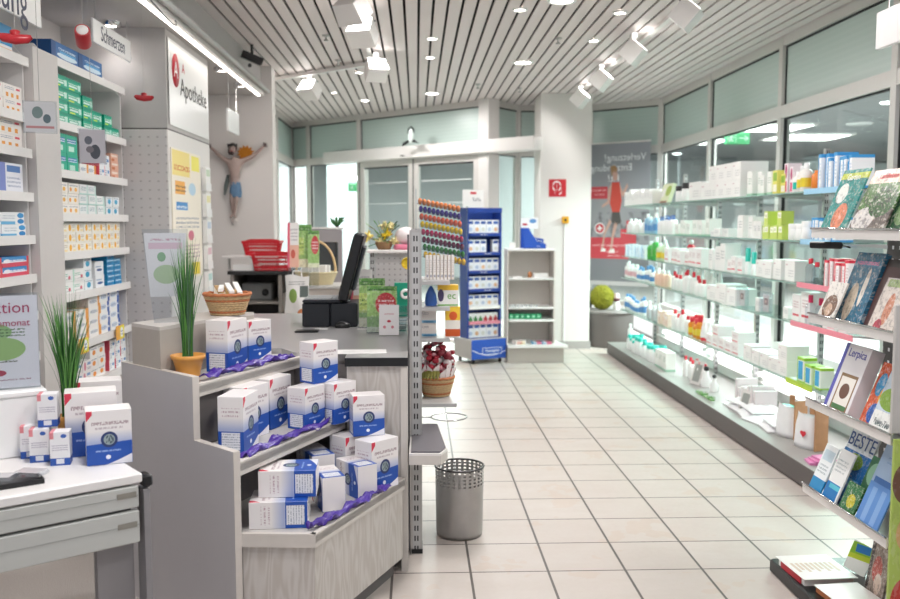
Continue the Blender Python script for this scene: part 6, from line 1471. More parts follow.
b = MB(); b.box(2.14 - 2.45, 2.17 - 2.45, YNR - y_0, YF - y_0, .012, ZB - .005, PLN); b.box(2.155 - 2.45, 2.19 - 2.45, YNR - y_0 + .01, YF - y_0 - .01, 0, .012, BLACK); b.box(2.17 - 2.45, .25, YF - y_0 - .02, YF - y_0, 0, ZB - .005, PLN); b.build('plinth', t)
MB().box(2.14 - 2.45, .26, YNR - y_0, YF - y_0, ZB - .005, ZB, mat('deck_grey', '9d9997', .4, vary=.02)).build('deck', t)
b = MB()
b.box(.27, .28, YNR - y_0, YF - y_0, ZB + .001, .50, PAPER)
for z_ in (.21, .345, .47): b.box(.235, .27, YNR - y_0, YF - y_0, z_, z_ + .016, FRAMEW)
b.build('rear_trunking', t)
TUBE = lamp_mat('tube_glow', 'ffffff', 6.)
for k in range(4):
    a, b_ = 6.95 - k * 0 , 0
for k, (a, b_) in enumerate(((9.6, 8.2), (8.1, 6.95), (6.85, 5.75), (5.7, 4.65))):
    for j, z_ in enumerate((.285, .41)):
        tt = root('fluorescent_tube', ['far', 'second far', 'second near', 'near'][k] + ' fluorescent tube of the ' + ['lower', 'upper'][j] + ' row behind the lowest glass shelf', 'lamp', (2.70, (a + b_) / 2, z_))
        MB().tube([(0, (b_ - a) / 2 + .03, 0), (0, (a - b_) / 2 - .03, 0)], .014, TUBE, 10).build('tube', tt)
        for s_ in (-1, 1): MB().box(-.018, .018, s_ * (a - b_) / 2 - .028 * (s_ > 0), s_ * (a - b_) / 2 + .028 * (s_ < 0), -.018, .018, PLASTW).build('lamp_holder', tt)
# ---------------- product look
W1 = mat('bottle_white', 'f2f3f3', .3, vary=.01); W2 = mat('bottle_offwhite', 'eae8e4', .35, vary=.02); LB = mat('bottle_light_blue', '9cc6e2', .25, vary=.05)
BLc = mat('cap_blue', '2c63b5', .3, vary=.03); REc = mat('cap_red', 'd8283c', .3, vary=.03); TEc = mat('cap_teal', '2fc2b4', .3, vary=.03); GRc = mat('cap_green', '52b04a', .3, vary=.03)
GRb = mat('bottle_green', '4fb357', .25, vary=.05); PLG2 = mat('bottle_pale_green', 'cfe3c4', .3, vary=.04); AMB = mat('bottle_amber', 'e3912c', .2, vary=.05); YEL = mat('band_yellow', 'e6cf3e', .35, vary=.03)
PKb = mat('bottle_peach', 'eccab6', .3, vary=.04); BKc = mat('cap_black', '26272a', .3, vary=.03); LIM = mat('lime_card', 'b4d62c', .4, vary=.03); ORb = mat('bottle_orange', 'ef8a3a', .3, vary=.04)
LBB = mat('label_blue', '5b93cc', .4, vary=.03); LPK = mat('label_pink', 'e2b3bc', .4, vary=.03); LGR = mat('label_grey', 'c5c9cc', .4, vary=.03); SIL = mat('silver_cap', 'c4c5c6', .2, .8, vary=.03)
cW = C('print_white_plain', 'f3f3f2', text=[(.15, .85, .45, .8, 'b4b9bd', 3)])
cWg = C('print_white_green', 'f1f4f0', [(.0, 1, .0, .1, '9fcfb6')], text=[(.15, .85, .5, .8, '9ab3a6', 3)])
cWr = C('print_white_red', 'f4f2f2', [(.1, .9, .18, .26, 'dc4a5a')], text=[(.15, .85, .5, .8, 'c4a7ac', 3)])
cWb = C('print_white_blue', 'f1f4f7', [(.0, .3, .0, 1, '5fa8d8'), (.4, .9, .1, .25, 'bcd8ec')], text=[(.4, .95, .45, .85, '7d9cc0', 4)])
cBl = C('print_blue_slim', 'f3f6f9', [(.0, .26, 0, 1, '3f9bd8'), (.0, 1, .9, 1, '3f9bd8'), (.26, 1, 0, .07, '3f9bd8')], text=[(.4, .9, .3, .8, 'a8c4dc', 5)])
cRd = C('print_red_slim', 'f4f1f2', [(.0, .2, 0, 1, 'd9304a'), (.0, 1, .9, 1, 'd9304a')], text=[(.35, .9, .3, .8, 'c9b2b6', 5)])
cPk = C('print_peach_box', 'eed9cb', [(.1, .9, .6, .8, 'f6efe9')], text=[(.2, .8, .2, .5, 'c49a86', 3)])
cYg = C('print_lime_box', 'c9dc6a', [(.1, .9, .5, .9, 'f3f6e2')], text=[(.2, .8, .6, .8, '8fa23a', 2)])
cCol = C('print_yellow_green_box', 'e3df74', [(.1, .9, .55, .9, '8fb83c'), (.1, .9, .1, .4, 'f0efe0')])
cMg = C('print_magenta_box', 'efe3e8', [(.2, .8, .5, .95, 'b03a6c', 1), (.2, .8, .05, .4, 'd8537c')])
cGB = C('print_green_blue_box', 'eef5ea', [(.15, .8, .12, .85, '35a4dc'), (0, 1, .88, 1, '9fd03c'), (0, 1, 0, .06, '9fd03c'), (0, .1, 0, 1, '9fd03c')])
cBig = C('print_big_white', 'f2f2f1', [(.08, .3, .75, .82, 'd8c4c8')], text=[(.35, .9, .2, .6, 'cfd0d2', 3)])
ORD = ['top glass shelf', 'second glass shelf', 'third glass shelf', 'fourth glass shelf', 'lowest glass shelf', 'grey base deck']
def rr(k, pa, pb, me, w, d, desc, **kw):
    z = ZR[k] if k < 5 else ZB; xx = XR if k < 5 else kw.pop('x', 2.19)
    ya, yb = at(pa, 300, X=xx).y, at(pb, 300, X=xx).y
    return run('R', xs=xx, z=z, ya=ya, yb=yb, me=me, w=w, d=d, label=desc + ' on the ' + ORD[k], **kw)
def bx_(m, w, d, h): return m_box(m.name, w, d, h, m)
def bt(*a, **k): return bottle(*a, **k)
bottleW = lambda r, h, cap, nm, **k: bt(nm, r, h, W1, cap, **k)
# top shelf
rr(0, 621, 651, bx_(cW, .10, .14, .15), .10, .14, 'white carton in the farthest block', group='far white cartons top', gap=.006)
rr(0, 669, 682, jar('wjarbk', .065, .17, W1, BKc), .15, .13, 'large white jar with black lid', name='large_jar', cat='jar', n=2, gap=.03)
rr(0, 684, 702, bx_(cBig, .30, .2, .13), .30, .2, 'wide low white carton left of the big cubes', n=2, gap=.01)
rr(0, 703.5, 735, bx_(cBig, .165, .2, .125), .165, .2, 'white cube carton stacked two high', h=.125, stack=2, gap=.006, name='large_carton')
rr(0, 736, 764, bx_(cWg, .085, .1, .16), .085, .1, 'white carton between the cubes and the coloured ones', gap=.012)
rr(0, 765.5, 771, bx_(cCol, .075, .09, .15), .075, .09, 'yellow-green carton', n=2)
rr(0, 773, 778.5, bx_(cMg, .05, .09, .16), .07, .09, 'magenta patterned carton', n=2, gap=.006)
rr(0, 780, 786, bt('tealband', .033, .16, W1, W1, band=TEc), .07, .07, 'white bottle with teal band', name='bottle', cat='bottle', n=1)
rr(0, 784.5, 796.5, bt('yel', .035, .16, W2, W1, band=YEL), .076, .07, 'cream bottle with yellow band', name='bottle', cat='bottle', gap=.006)
rr(0, 796.5, 803, bt('orng', .032, .15, ORb, ORb, caph=.12), .07, .07, 'orange bottle', name='bottle', cat='bottle', n=1)
rr(0, 802.5, 809, bt('bluecap', .034, .18, W1, LBB, capr=.8, caph=.25), .07, .07, 'white bottle with blue screw cap', name='bottle', cat='bottle', n=1)
rr(0, 810, 846, bx_(cBl, .042, .12, .175), .042, .12, 'slim white and blue carton', gap=.008)
# second
rr(1, 621, 640, bottleW(.032, .13, W1, 'sw'), .07, .07, 'small all-white bottle in the farthest row', name='bottle', cat='bottle', rows=2)
rr(1, 640, 651, bt('lbb', .034, .17, LB, W1, band=LBB), .075, .07, 'light blue bottle with white cap', name='bottle', cat='bottle', gap=.016)
rr(1, 651.5, 669, pump('pbl', .033, .175, W1, BLc), .075, .07, 'white pump bottle with dark blue pump', name='pump_bottle', cat='bottle')
rr(1, 670, 702, bx_(cWg, .10, .10, .12), .10, .10, 'white carton with pale green foot', gap=.012)
rr(1, 703.5, 727, bx_(cW, .13, .12, .055), .13, .12, 'flat white carton', gap=.01)
rr(1, 728, 742, bx_(cW, .09, .09, .16), .09, .09, 'tall narrow white carton', gap=.02, n=3)
rr(1, 743, 752, bx_(cW, .08, .09, .10), .08, .09, 'short white carton left of the lime ones', n=2)
rr(1, 752.5, 776, bx_(cYg, .072, .08, .09), .072, .08, 'lime green carton in the stacked pyramid', h=.09, gap=.008, taper=[1, 2, 1, 2, 1, 2])
rr(1, 777, 799, jar('wj', .045, .10, W1, W1), .096, .09, 'white cream jar', name='cream_jar', cat='jar', gap=.008)
rr(1, 800, 827, bx_(cBl, .055, .10, .135), .055, .10, 'white carton with bright blue edge', gap=.012)
# third
rr(2, 621, 641, bx_(cWb, .045, .07, .125), .045, .07, 'slim white and blue carton in the farthest row', gap=.03)
rr(2, 641.5, 651, bt('grn', .04, .19, GRb, W1, band=GRc), .09, .08, 'bright green bottle', name='bottle', cat='bottle', n=3)
rr(2, 651.5, 660, bt('pgr', .038, .17, PLG2, W1, band=YEL), .085, .08, 'pale green bottle with yellow band', name='bottle', cat='bottle', n=3)
rr(2, 660.5, 701, bx_(cWr, .12, .11, .14), .12, .11, 'white carton with red line', gap=.016)
rr(2, 703, 720, bx_(cW, .12, .12, .19), .12, .12, 'tall white carton right of the red line ones', gap=.015)
rr(2, 721, 738, bx_(cWr, .10, .10, .11), .10, .10, 'small white carton with red line, nearer row', gap=.01)
rr(2, 739, 744.5, bt('teal', .02, .16, W1, TEc, capr=.9, caph=.5), .05, .05, 'white stick with teal cap', name='stick', cat='stick', n=2, gap=.03)
rr(2, 747, 795, bx_(cBig, .15, .12, .11), .15, .12, 'broad white carton', gap=.012)
rr(2, 797, 813, bt('clearred', .03, .14, CLEAR, REc), .065, .065, 'clear bottle with red cap', name='bottle', cat='bottle', gap=.012)
rr(2, 814, 849, bx_(cRd, .045, .10, .15), .045, .10, 'slim white and red carton', gap=.016)
# fourth
rr(3, 619.5, 632, bottleW(.032, .155, W1, 'w4', band=LPK), .07, .07, 'white bottle with pink label in the farthest row', name='bottle', cat='bottle', gap=.016)
rr(3, 632, 648, bt('bl4', .034, .15, W1, LBB, band=LBB, caph=.25), .075, .07, 'white bottle with blue label and cap', name='bottle', cat='bottle', gap=.016)
rr(3, 648.5, 663, bt('pc4', .035, .14, PKb, W1), .075, .07, 'peach coloured bottle with white cap', name='bottle', cat='bottle', gap=.016)
rr(3, 664, 703, tubeup('wr', .03, .19, W1, W1), .066, .06, 'white tube standing on its cap', name='tube', cat='tube', gap=.006, back=.11)
rr(3, 665, 702, bottleW(.032, .17, REc, 'wr4', caph=.24), .085, .07, 'white bottle with red cap', name='bottle', cat='bottle', gap=.025)
rr(3, 704, 737, bx_(cBig, .21, .16, .12), .21, .16, 'big plain white carton', gap=.008, h=.12, name='large_carton')
rr(3, 749, 756, bx_(cW, .09, .08, .09), .09, .08, 'single small white carton between the clear packs', n=1)
rr(3, 776, 782, bx_(cW, .08, .07, .07), .08, .07, 'tiny white carton left of the tall one', n=1)
rr(3, 783, 797, bx_(cWr, .13, .09, .16), .13, .09, 'tall white carton with red line', n=2, gap=.02)
rr(3, 800, 812, bt('magc', .03, .15, CLEAR, mat('cap_magenta', 'd02a5c', .3), caph=.25), .06, .06, 'clear bottle with magenta cap', name='bottle', cat='bottle', n=3, gap=.02)
rr(3, 814, 848, bx_(C('print_white_pink', 'f5eff0', [(.1, .9, .1, .3, 'f0c4cc')], text=[(.2, .8, .5, .8, 'c9b0b6', 3)]), .09, .09, .12), .09, .09, 'white carton with pink foot', gap=.02)
# lowest
rr(4, 620, 640, bt('wb5', .033, .17, W1, LBB, band=LBB), .08, .07, 'white bottle with blue band in the farthest row', name='bottle', cat='bottle', gap=.012)
rr(4, 640.5, 654, bt('cl5', .03, .17, LGR, W1), .075, .07, 'pale grey bottle', name='bottle', cat='bottle', gap=.016)
rr(4, 654.5, 667, bx_(cPk, .12, .10, .12), .12, .10, 'peach coloured carton', gap=.012)
rr(4, 668, 681, bottleW(.034, .18, REc, 'wr5', caph=.22), .078, .07, 'white bottle with red cap near the amber ones', name='bottle', cat='bottle', gap=.016)
rr(4, 682, 692, bt('amb', .038, .17, AMB, REc, capr=.6, caph=.28, band=YEL), .085, .08, 'amber bottle with red cap', name='bottle', cat='bottle', n=4)
rr(4, 693, 703, tubeup('w5', .03, .16, W1, REc), .07, .06, 'white tube with red cap', name='tube', cat='tube')
rr(4, 704.5, 741, bx_(cWr, .13, .13, .085), .13, .13, 'low white carton with red line', gap=.012, h=.085, taper=[1, 2, 1, 1, 2, 1, 2])
rr(4, 742, 791, bx_(cBig, .14, .14, .095), .14, .14, 'low plain white carton', gap=.008, h=.095, taper=[1, 1, 1, 1, 2, 1])
rr(4, 795, 814, bx_(cGB, .085, .08, .13), .085, .08, 'green framed carton with bright blue field', gap=.02, n=3)
# base deck
rr(5, 617.5, 620.5, bt('spray', .028, .24, W1, W1, capr=.5, caph=.18), .06, .06, 'tall white spray bottle at the far end', name='spray_bottle', cat='bottle', n=1, back=.1)
rr(5, 622, 650, bt('tl6', .032, .15, W1, TEc, capr=.8, caph=.22), .075, .07, 'white bottle with turquoise cap', name='bottle', cat='bottle', gap=.02, rows=2)
rr(5, 651, 662, bx_(cWg, .11, .09, .17), .11, .09, 'white carton after the turquoise caps', n=3, gap=.02)
rr(5, 668, 688, bt('rd6', .026, .18, W1, REc, caph=.2), .065, .06, 'slender white bottle with red cap', name='bottle', cat='bottle', gap=.03, back=.12)
rr(5, 717, 738, bx_(C('print_white_card_pink', 'f1eff0', [(.45, .55, 0, 1, 'd98f9f'), (.8, 1, 0, 1, 'dfd6d8')], text=[(.05, .4, .2, .8, 'c0bcc0', 5)]), .03, .16, .17), .03, .16, 'white greeting card standing in the rack', name='greeting_card', cat='card', gap=.03, back=.15)
# special pieces on the shelves
def spec(k, px, name, label, cat, back=.1, rz=-90, x=None):
    z = ZR[k] if k < 5 else ZB; y_ = at(px, 300, X=XR + back).y
    return root(name, label, cat, ((x or XR) + back, y_, z + .0006), R(rz))
t = spec(0, 660, 'leaning_pack', 'leaning green and brown display pack on the top glass shelf', 'pack', .09)
b = MB(); b.M = Matrix.Rotation(R(-18), 4, 'X'); b.box(-.17, .17, -.0, .035, .0, .2, C('print_green_brown_pack', 'dfe6c4', [(.1, .9, .0, .18, '8a5a3c'), (.5, 1, .4, .9, '9fb84a', 1), (.1, .45, .35, .8, 'f0f0ea', 1)])); b.build('pack_body', t); MB().box(-.17, .17, -.03, .10, -.0, .004, mat('brown_card', '8a5a3c', .6)).build('foot', t)
t = spec(2, 690, 'red_dispenser', 'small red and white dispenser standing on the red line cartons', 'dispenser', .08); t.location.z = ZR[2] + .1412
MB().lathe([(.03, 0), (.035, .02), (.02, .035)], REc, 12).build('body', t); MB().sphere((0, 0, .055), .022, W1).build('head', t)
for k, px, lb in ((3, 742, 'clear hanging blister pack with a small picture on the fourth glass shelf'), (3, 766, 'wide clear blister pack near the standing uprights on the fourth glass shelf')):
    t = spec(k, px, 'blister_pack', lb, 'packaging', .05); MB().rbox(-.08, .08, -.02, .02, 0, .14, CLEAR, .006).build('shell', t); MB().box(-.05, .05, -.0, .003, .01, .12, C('print_blister_card', 'd9d4d4', [(.2, .8, .4, .8, '8a6a6c'), (.3, .6, .5, .7, 'e0c0b8', 1)])).build('card', t)
for k, pa, pb, m_, lb in ((2, 797, 850, mat('pink_tray', 'f08c9e', .35, vary=.02), 'pink price rail under the red cartons on the third glass shelf'), (3, 792, 855, mat('pink_tray', 'f08c9e', .35), 'pink price rail at the near end of the fourth glass shelf'), (4, 789, 816, LIM, 'lime green price rail at the near end of the lowest glass shelf'), (0, 801, 849, mat('pale_blue_tray', '9fd0ee', .35, vary=.02), 'pale blue price rail under the slim cartons on the top glass shelf'), (1, 799, 829, mat('pale_blue_tray', '9fd0ee', .35), 'pale blue price rail at the near end of the second glass shelf')):
    ya, yb = at(pa, 300, X=XR).y, at(pb, 300, X=XR).y; tag(MB().box(-.004, -.001, yb - ya, 0, -.02, .012, m_).build('price_rail', None, (XR - .002, ya, ZR[k])), lb, 'price rail')
v = at(724, 310, X=XR - .03); t = root('paper_flag', 'white folded paper flag sticking out of the fourth glass shelf', 'paper', (XR - .003, v.y, ZR[3] - .001), R(-90)); b = MB(); b.M = Matrix.Rotation(R(-28), 4, 'X'); b.box(-.09, .09, -.1, 0, -.004, -.002, PAPER); b.build('sheet', t)
for px, lb, s_ in ((690, 'silver framed card leaning on the grey base deck', 1.), (738, 'small silver framed card near the greeting cards on the deck', .8)):
    v = at(px, 410, X=2.27); t = root('picture_frame', lb, 'frame', (2.30, v.y, ZB + .001), R(-75)); M_ = Matrix.Rotation(R(-16), 4, 'X')
    b = MB(); b.M = M_; b.box(-.07 * s_, .07 * s_, 0, .01, 0, .2 * s_, FRAMEW); b.build('frame', t); b = MB(); b.M = M_; b.box(-.048 * s_, .048 * s_, -.001, -.0002, .025 * s_, .17 * s_, mat('grey_picture', '9c9f9c', .3, vary=.1)); b.build('picture', t); MB().bar((0, .05, .15 * s_), (0, .11, .003), .02, .003, FRAMEW).build('strut', t)
v = at(700, 400, X=2.25); b = MB(); rnd = random.Random(4)
for i in range(60): y_ = rnd.uniform(-.18, .18); b.tube([(rnd.uniform(-.015, .015), y_, rnd.uniform(0.004, .02)), (rnd.uniform(-.03, .03), y_ + rnd.uniform(-.02, .02), rnd.uniform(.01, .04))], [.006, .002], (GR1, GR3)[i % 2], 4)
tag(b.build('leaf_garland', None, (2.205, at(705, 400, X=2.2).y, ZB + .002)), 'green leaf garland lying along the front of the base deck', 'garland')
for i, (px, s_) in enumerate(((701, 1.), (709, .8))):
    v = at(px, 392, X=2.32); t = root('ornament_bottle', ['taller white ornament bottle with black stopper behind the garland', 'smaller white ornament bottle with black stopper behind the garland'][i], 'ornament', (2.36, v.y, ZB + .001)); MB().lathe([(.04 * s_, 0), (.045 * s_, .05), (.02 * s_, .1 * s_), (.016, .13 * s_)], W1, 14).build('body', t); MB().sphere((0, 0, .15 * s_), .022 * s_, BKc, 10, 8).build('stopper', t)
# folded white bags
BAGM = mat('white_bag_fabric', 'efeff2', .7, vary=.04, scale=20)
def bag_mesh(s, seed):
    rnd = random.Random(seed); b = MB(); n1, n2 = 9, 6; vs = []; fs = []
    for lay in (0, 1):
        for i in range(n1 + 1):
            for j in range(n2 + 1):
                u_, v_ = i / n1, j / n2; e_ = math.sin(PI * u_) * math.sin(PI * v_)
                vs.append(((u_ - .5) * .24 * s, (v_ - .5) * .30 * s, (.0015 if lay == 0 else .008 + .028 * min(1, e_ * 2.2) + .004 * rnd.uniform(-1, 1) * e_)))
    K = (n1 + 1) * (n2 + 1)
    for lay in (0, 1):
        for i in range(n1):
            for j in range(n2): a = lay * K + i * (n2 + 1) + j; f = (a, a + n2 + 1, a + n2 + 2, a + 1); fs.append(f[::-1] if lay == 0 else f)
    b.add(vs, fs, BAGM, True)
    for i in range(n1): 
        for j in (0, n2): a = i * (n2 + 1) + j; b.add([vs[a], vs[a + n2 + 1], vs[K + a + n2 + 1], vs[K + a]], [(0, 1, 2, 3)], BAGM)
    for j in range(n2):
        for i in (0, n1): a = i * (n2 + 1) + j; b.add([vs[a], vs[a + 1], vs[K + a + 1], vs[K + a]], [(0, 1, 2, 3)], BAGM)
    return b.mesh('folded_bag')
for i, (px, z_, dx) in enumerate(((735, 0, .04), (738, .042, .06), (747, 0, .03), (750, .042, .06), (760, 0, .02), (771, 0, .03), (773, .042, .05))):
    y_ = at(px, 400, X=2.3).y
    inst(bag_mesh(.92, i), 'folded_bag', (2.33 + dx, y_, ZB + .001 + z_), R(12 * math.sin(i * 2)), ['farthest folded white bag on the deck', 'folded white bag on top of the farthest one', 'second folded white bag on the deck', 'folded white bag on top of the second pile', 'middle folded white bag lying alone', 'nearest folded white bag beside the tote bags', 'folded white bag on top of the nearest one'][i], 'bag')
# tote bags on brown stands
BRW = mat('brown_cardboard', 'b98a62', .7, vary=.08)
for i, (px, lb, inner) in enumerate(((786, 'white tote bag with turquoise lining on a brown card stand', TEc), (806, 'white tote bag with a red heart beside the magazine rack', None))):
    y_ = at(px, 430, X=2.32).y; t = root('tote_bag', lb, 'bag', (2.33, y_, ZB + .001), R(-70)); b = MB(); S_ = 18; vs = []; fs = []; LV = 7
    for k in range(LV + 1):
        f = k / LV; rx_ = .095 - .02 * f; ry_ = .055 * (1 - .35 * f)
        for j in range(S_): a = 2 * PI * j / S_; w_ = 1 + .09 * math.sin(3 * a + k) * f; vs.append((rx_ * w_ * math.cos(a), ry_ * w_ * math.sin(a), .2 * f + .012 * math.sin(2 * a) * f))
    for k in range(LV):
        for j in range(S_): q = (j + 1) % S_; fs.append((k * S_ + j, k * S_ + q, (k + 1) * S_ + q, (k + 1) * S_ + j))
    fs.append(tuple(range(S_ - 1, -1, -1))); b.add(vs, fs, BAGM, True); b.build('bag_body', t)
    b = MB(); b.rbox(.100, .112, -.05, .05, 0, .24, BRW, .002); b.rbox(.02, .06, -.012, .0, .205, .265, BRW, .003); b.build('card_stand', t)
    if inner: MB().lathe([(.001, .19), (.068, .193)], inner, 18, sy=.55, cap=False).build('lining', t)
    else:
        g = MB(); pts = []
        for k in range(24): q = 2 * PI * k / 24; pts.append((.0014 * 16 * math.sin(q) ** 3, .0014 * (13 * math.cos(q) - 5 * math.cos(2 * q) - 2 * math.cos(3 * q) - math.cos(4 * q))))
        g.prism([(x_ + .02, z_ + .09) for x_, z_ in pts][::-1], -.056, -.0535, REc, 'y'); g.build('heart', t)
PKC = mat('pink_packet', 'e58ac0', .4, vary=.1)
for i in range(3): inst(m_box('pinkp', .11, .09, .012, (PKC)), 'pink_packet', (2.22 + .02 * i, at(812, 460, X=2.2).y - .01 * i, ZB + .001 + .013 * i), R(80 + 8 * i), 'pink packet lying at the near end of the grey base deck', 'packet', 'pink packets on the deck')
# ================================================================ MAGAZINE RACK
RX = 1.55; RY0, RY1 = 2.80, 3.44; RZ = [1.427, 1.095, .76, .412]
DP = dots('dark_perforated_board', '3b3839', 'dfe2e6', .05, .05, .007, axis=(1, 2), rough=.5)
t = root('magazine_rack', 'metal magazine rack with dark perforated back at the right edge', 'rack', (1.68, (RY0 + RY1) / 2, 0)); yc = (RY0 + RY1) / 2; hl = (RY1 - RY0) / 2
MB().box(.17, .18, -hl, hl, .06, 1.62, DP).build('back_panel', t)
for s_ in (-1, 1): upright(t, .20, s_ * hl, 0, 1.64, .03, .04)
MB().rbox(-.19, .2, -hl, hl + .17, 0, .055, BLACK, .006).build('base', t)
for z in RZ:
    w_ = .14; b = MB(); b.box(-.13, .165, -hl, hl, z - .012, z - .008, FRAME); b.box(-.135, -.13, -hl, hl, z - .014, z + .022, FRAMEW); b.tube([(-.137, -hl, z + .022), (-.137, hl, z + .022)], .004, CHROME, 8); b.build('shelf', t)
def mag(y, z, w, h, m, label, lean=22, x=RX, th=.006, name='magazine', cat='magazine', rz=-90, title=None, tcol=INKW, ts=.05, tz=.88, tx=0, picture=None):
    t = root(name, label, cat, (x, y, z), R(rz)); M_ = Matrix.Rotation(R(-lean), 4, 'X')
    o = MB(); o.M = M_; o.box(-w / 2, w / 2, 0, th, 0, h, m); o.build('cover', t)
    if title:
        q = M_ @ Vector((tx, -.0008, h * tz)); lettering(title, ts, tcol, t, q, (PI / 2 - R(lean), 0, 0), 'CENTER')
    return t
cm = C
mag(3.30, RZ[0] - .007, .2, .27, cm('print_teal_magazine', '2f8f8a', [(.0, 1, .86, .95, 'c9d75a'), (.3, .8, .1, .5, 'e08a6a', 1), (.1, .5, .5, .8, 'e9efe9', 1)], busy=0.35, rough=.2), 'teal magazine with orange picture at the far end of the top rack shelf', title='Garten', ts=.035)
mag(3.06, RZ[0] - .007, .24, .26, cm('print_garden_magazine', '4f7a3e', [(0, 1, .8, 1, 'e9c6b4'), (0, 1, 0, .42, '6b625c'), (.0, .6, .1, .45, 'd8d4d2', 1), (.3, 1, .3, .75, '2f5c2c', 1)], busy=0.55, rough=.2), 'magazine with a green garden path on the top rack shelf, nearest', x=RX + .0, title='Landleben', tcol=INKR, ts=.03, tz=.9, lean=24)
mag(2.90, RZ[0] - .007, .12, .24, cm('print_dark_green_magazine', '2c5a3c', [(0, 1, .84, 1, 'e8d68a'), (.2, .9, .2, .6, '7a9a6a', 1)], busy=0.35, rough=.2), 'dark green booklet cut by the right edge on the top rack shelf', x=RX + .02)
bluem = cm('print_blue_dog_magazine', '35708f', [(.05, .95, .82, .97, '4a86a6'), (.2, .55, .1, .6, 'd8c9b4', 1), (.6, .75, .3, .8, 'e9e4da', 1)], busy=0.35, rough=.2, text=[(.1, .9, .84, .93, 'e48ab0', 1)])
mag(3.22, RZ[1] - .007, .2, .29, bluem, 'tall blue magazine at the far end of the second rack shelf', x=RX + .03, lean=20, th=.02)
mag(3.32, RZ[1] - .007, .13, .17, cm('print_dog_booklet', 'e6e2dc', [(.1, .9, .15, .7, '7a5a48', 1), (.3, .7, .2, .5, 'c9a890', 1)], busy=0.35, rough=.25), 'small booklet with a brown dog in front of the blue magazine', x=RX - .005, name='booklet', cat='booklet')
mag(3.04, RZ[1] - .007, .14, .27, cm('print_dark_red_book', '4a2628', [(.0, 1, .9, 1, '2a1a1c')], rough=.3), 'dark red book standing between the magazines of the second rack shelf', x=RX + .04, th=.03, lean=20, name='book', cat='book')
mag(2.93, RZ[1] - .007, .16, .21, cm('print_woman_magazine', 'd8cfc8', [(.1, .9, .85, .98, 'a9c08a'), (.35, .65, .2, .75, 'c98a72', 1), (.2, .5, .05, .3, 'b8485a', 1)], busy=0.35, rough=.2), 'pale magazine with a woman in pink on the second rack shelf', x=RX + .0)
mag(3.22, RZ[2] - .007, .19, .28, cm('print_violet_spine_box', 'e9e6ea', [(0, .13, 0, 1, '5c58b4'), (.25, .9, .12, .62, '8a6a4a'), (.3, .85, .16, .58, 'efe9e2'), (.4, .75, .3, .5, '6a4436', 1), (.3, .85, .16, .22, '4c7c4a')], rough=.25), 'white box with violet edge and blue title on the third rack shelf', th=.05, lean=20, name='display_box', cat='box', title='Lerpica', tcol=mat('violet_ink', '3f3fa0', .5, vary=0), ts=.045, tz=.88, tx=.01)
mag(3.02, RZ[2] - .007, .14, .24, cm('print_colourful_book', 'd9603a', [(.1, .5, .5, .85, '3a9ad0', 1), (.4, .95, .35, .7, 'f0b03a', 1), (.2, .7, .1, .4, '2a5cb0', 1), (.6, .95, .05, .3, 'c8342c', 1)], busy=0.35, rough=.2), 'colourful orange and blue book on the third rack shelf', x=RX + .03, th=.02, name='book', cat='book')
mag(2.90, RZ[2] - .007, .15, .24, cm('print_meadow_leaflet', 'c6d6e4', [(0, 1, .38, .72, '7fa23c', 1), (0, 1, .0, .36, 'eef0ee'), (.45, .6, .5, .85, 'd0907a', 1)], busy=0.15, rough=.25, text=[(.2, .8, .15, .25, '6a7a7a', 1)]), 'leaflet with a person on a green meadow on the third rack shelf', name='leaflet', cat='leaflet', title='Feier-Tag!', tcol=mat('grey_ink', '6b7478', vary=0), ts=.025, tz=.2)
mag(3.25, RZ[3] - .007, .20, .29, cm('print_best_magazine', 'dfe6ec', [(0, 1, 0, .74, '2f74b8'), (.2, .8, .5, .72, '8fb44a', 1), (.1, .9, .1, .4, '5aa4d8')], busy=0.25, rough=.2), 'large magazine titled BESTE on the lowest rack shelf', x=RX + .04, title='BESTE', tcol=mat('dark_blue_title', '2c4f8a', .5, vary=0), ts=.075, tz=.87, lean=22)
mag(3.365, RZ[3] - .007, .10, .21, cm('print_blue_white_brochure', 'eef3f6', [(0, 1, .1, .35, '2f8fc8'), (.1, .9, .7, .9, 'c9dce8')], rough=.2, text=[(.1, .8, .45, .65, 'a4b0b8', 3)]), 'white and blue brochure at the far end of the lowest rack shelf', name='brochure', cat='brochure')
mag(3.245, RZ[3] - .007, .11, .22, cm('print_blue_block_brochure', 'f0f2f2', [(0, .9, .1, .4, '2a7cc0'), (.2, .9, .3, .38, '5ac0d8')], rough=.2, text=[(.1, .8, .6, .85, 'b4bcc0', 4)]), 'white brochure with a bright blue block in front of the large magazine', name='brochure', cat='brochure', x=RX - .0)
grc = cm('print_green_postcard', '2f6a3c', [(.05, .95, .05, .95, '37784a'), (.3, .8, .3, .7, 'c9c23a', 1)], busy=0.35, rough=.2)
mag(3.105, RZ[3] - .007, .11, .13, grc, 'green postcard with yellow flower on the lowest rack shelf, front one', name='postcard', cat='postcard', x=RX - .002)
mag(3.075, RZ[3] + .02, .10, .21, cm('print_green_card_tall', '2b6b45', [(.1, .9, .5, .9, '8fc0a0', 1), (.2, .8, .1, .4, '1e5a34')], rough=.2), 'taller green card behind the flower postcard on the rack', name='postcard', cat='postcard', x=RX + .035)
mag(2.96, RZ[3] - .007, .15, .31, cm('print_blue_flyer', 'a4bede', [(0, 1, 0, .55, '5f8fd0'), (.1, .9, .55, .62, '3f6fb4'), (.2, .4, .1, .5, '84ace0'), (.6, .8, .1, .5, '84ace0')], rough=.2, text=[(.3, .8, .8, .9, '7f9cc8', 2)]), 'pale to deep blue flyer on the lowest rack shelf, nearest the edge', name='flyer', cat='flyer', x=RX - .003)
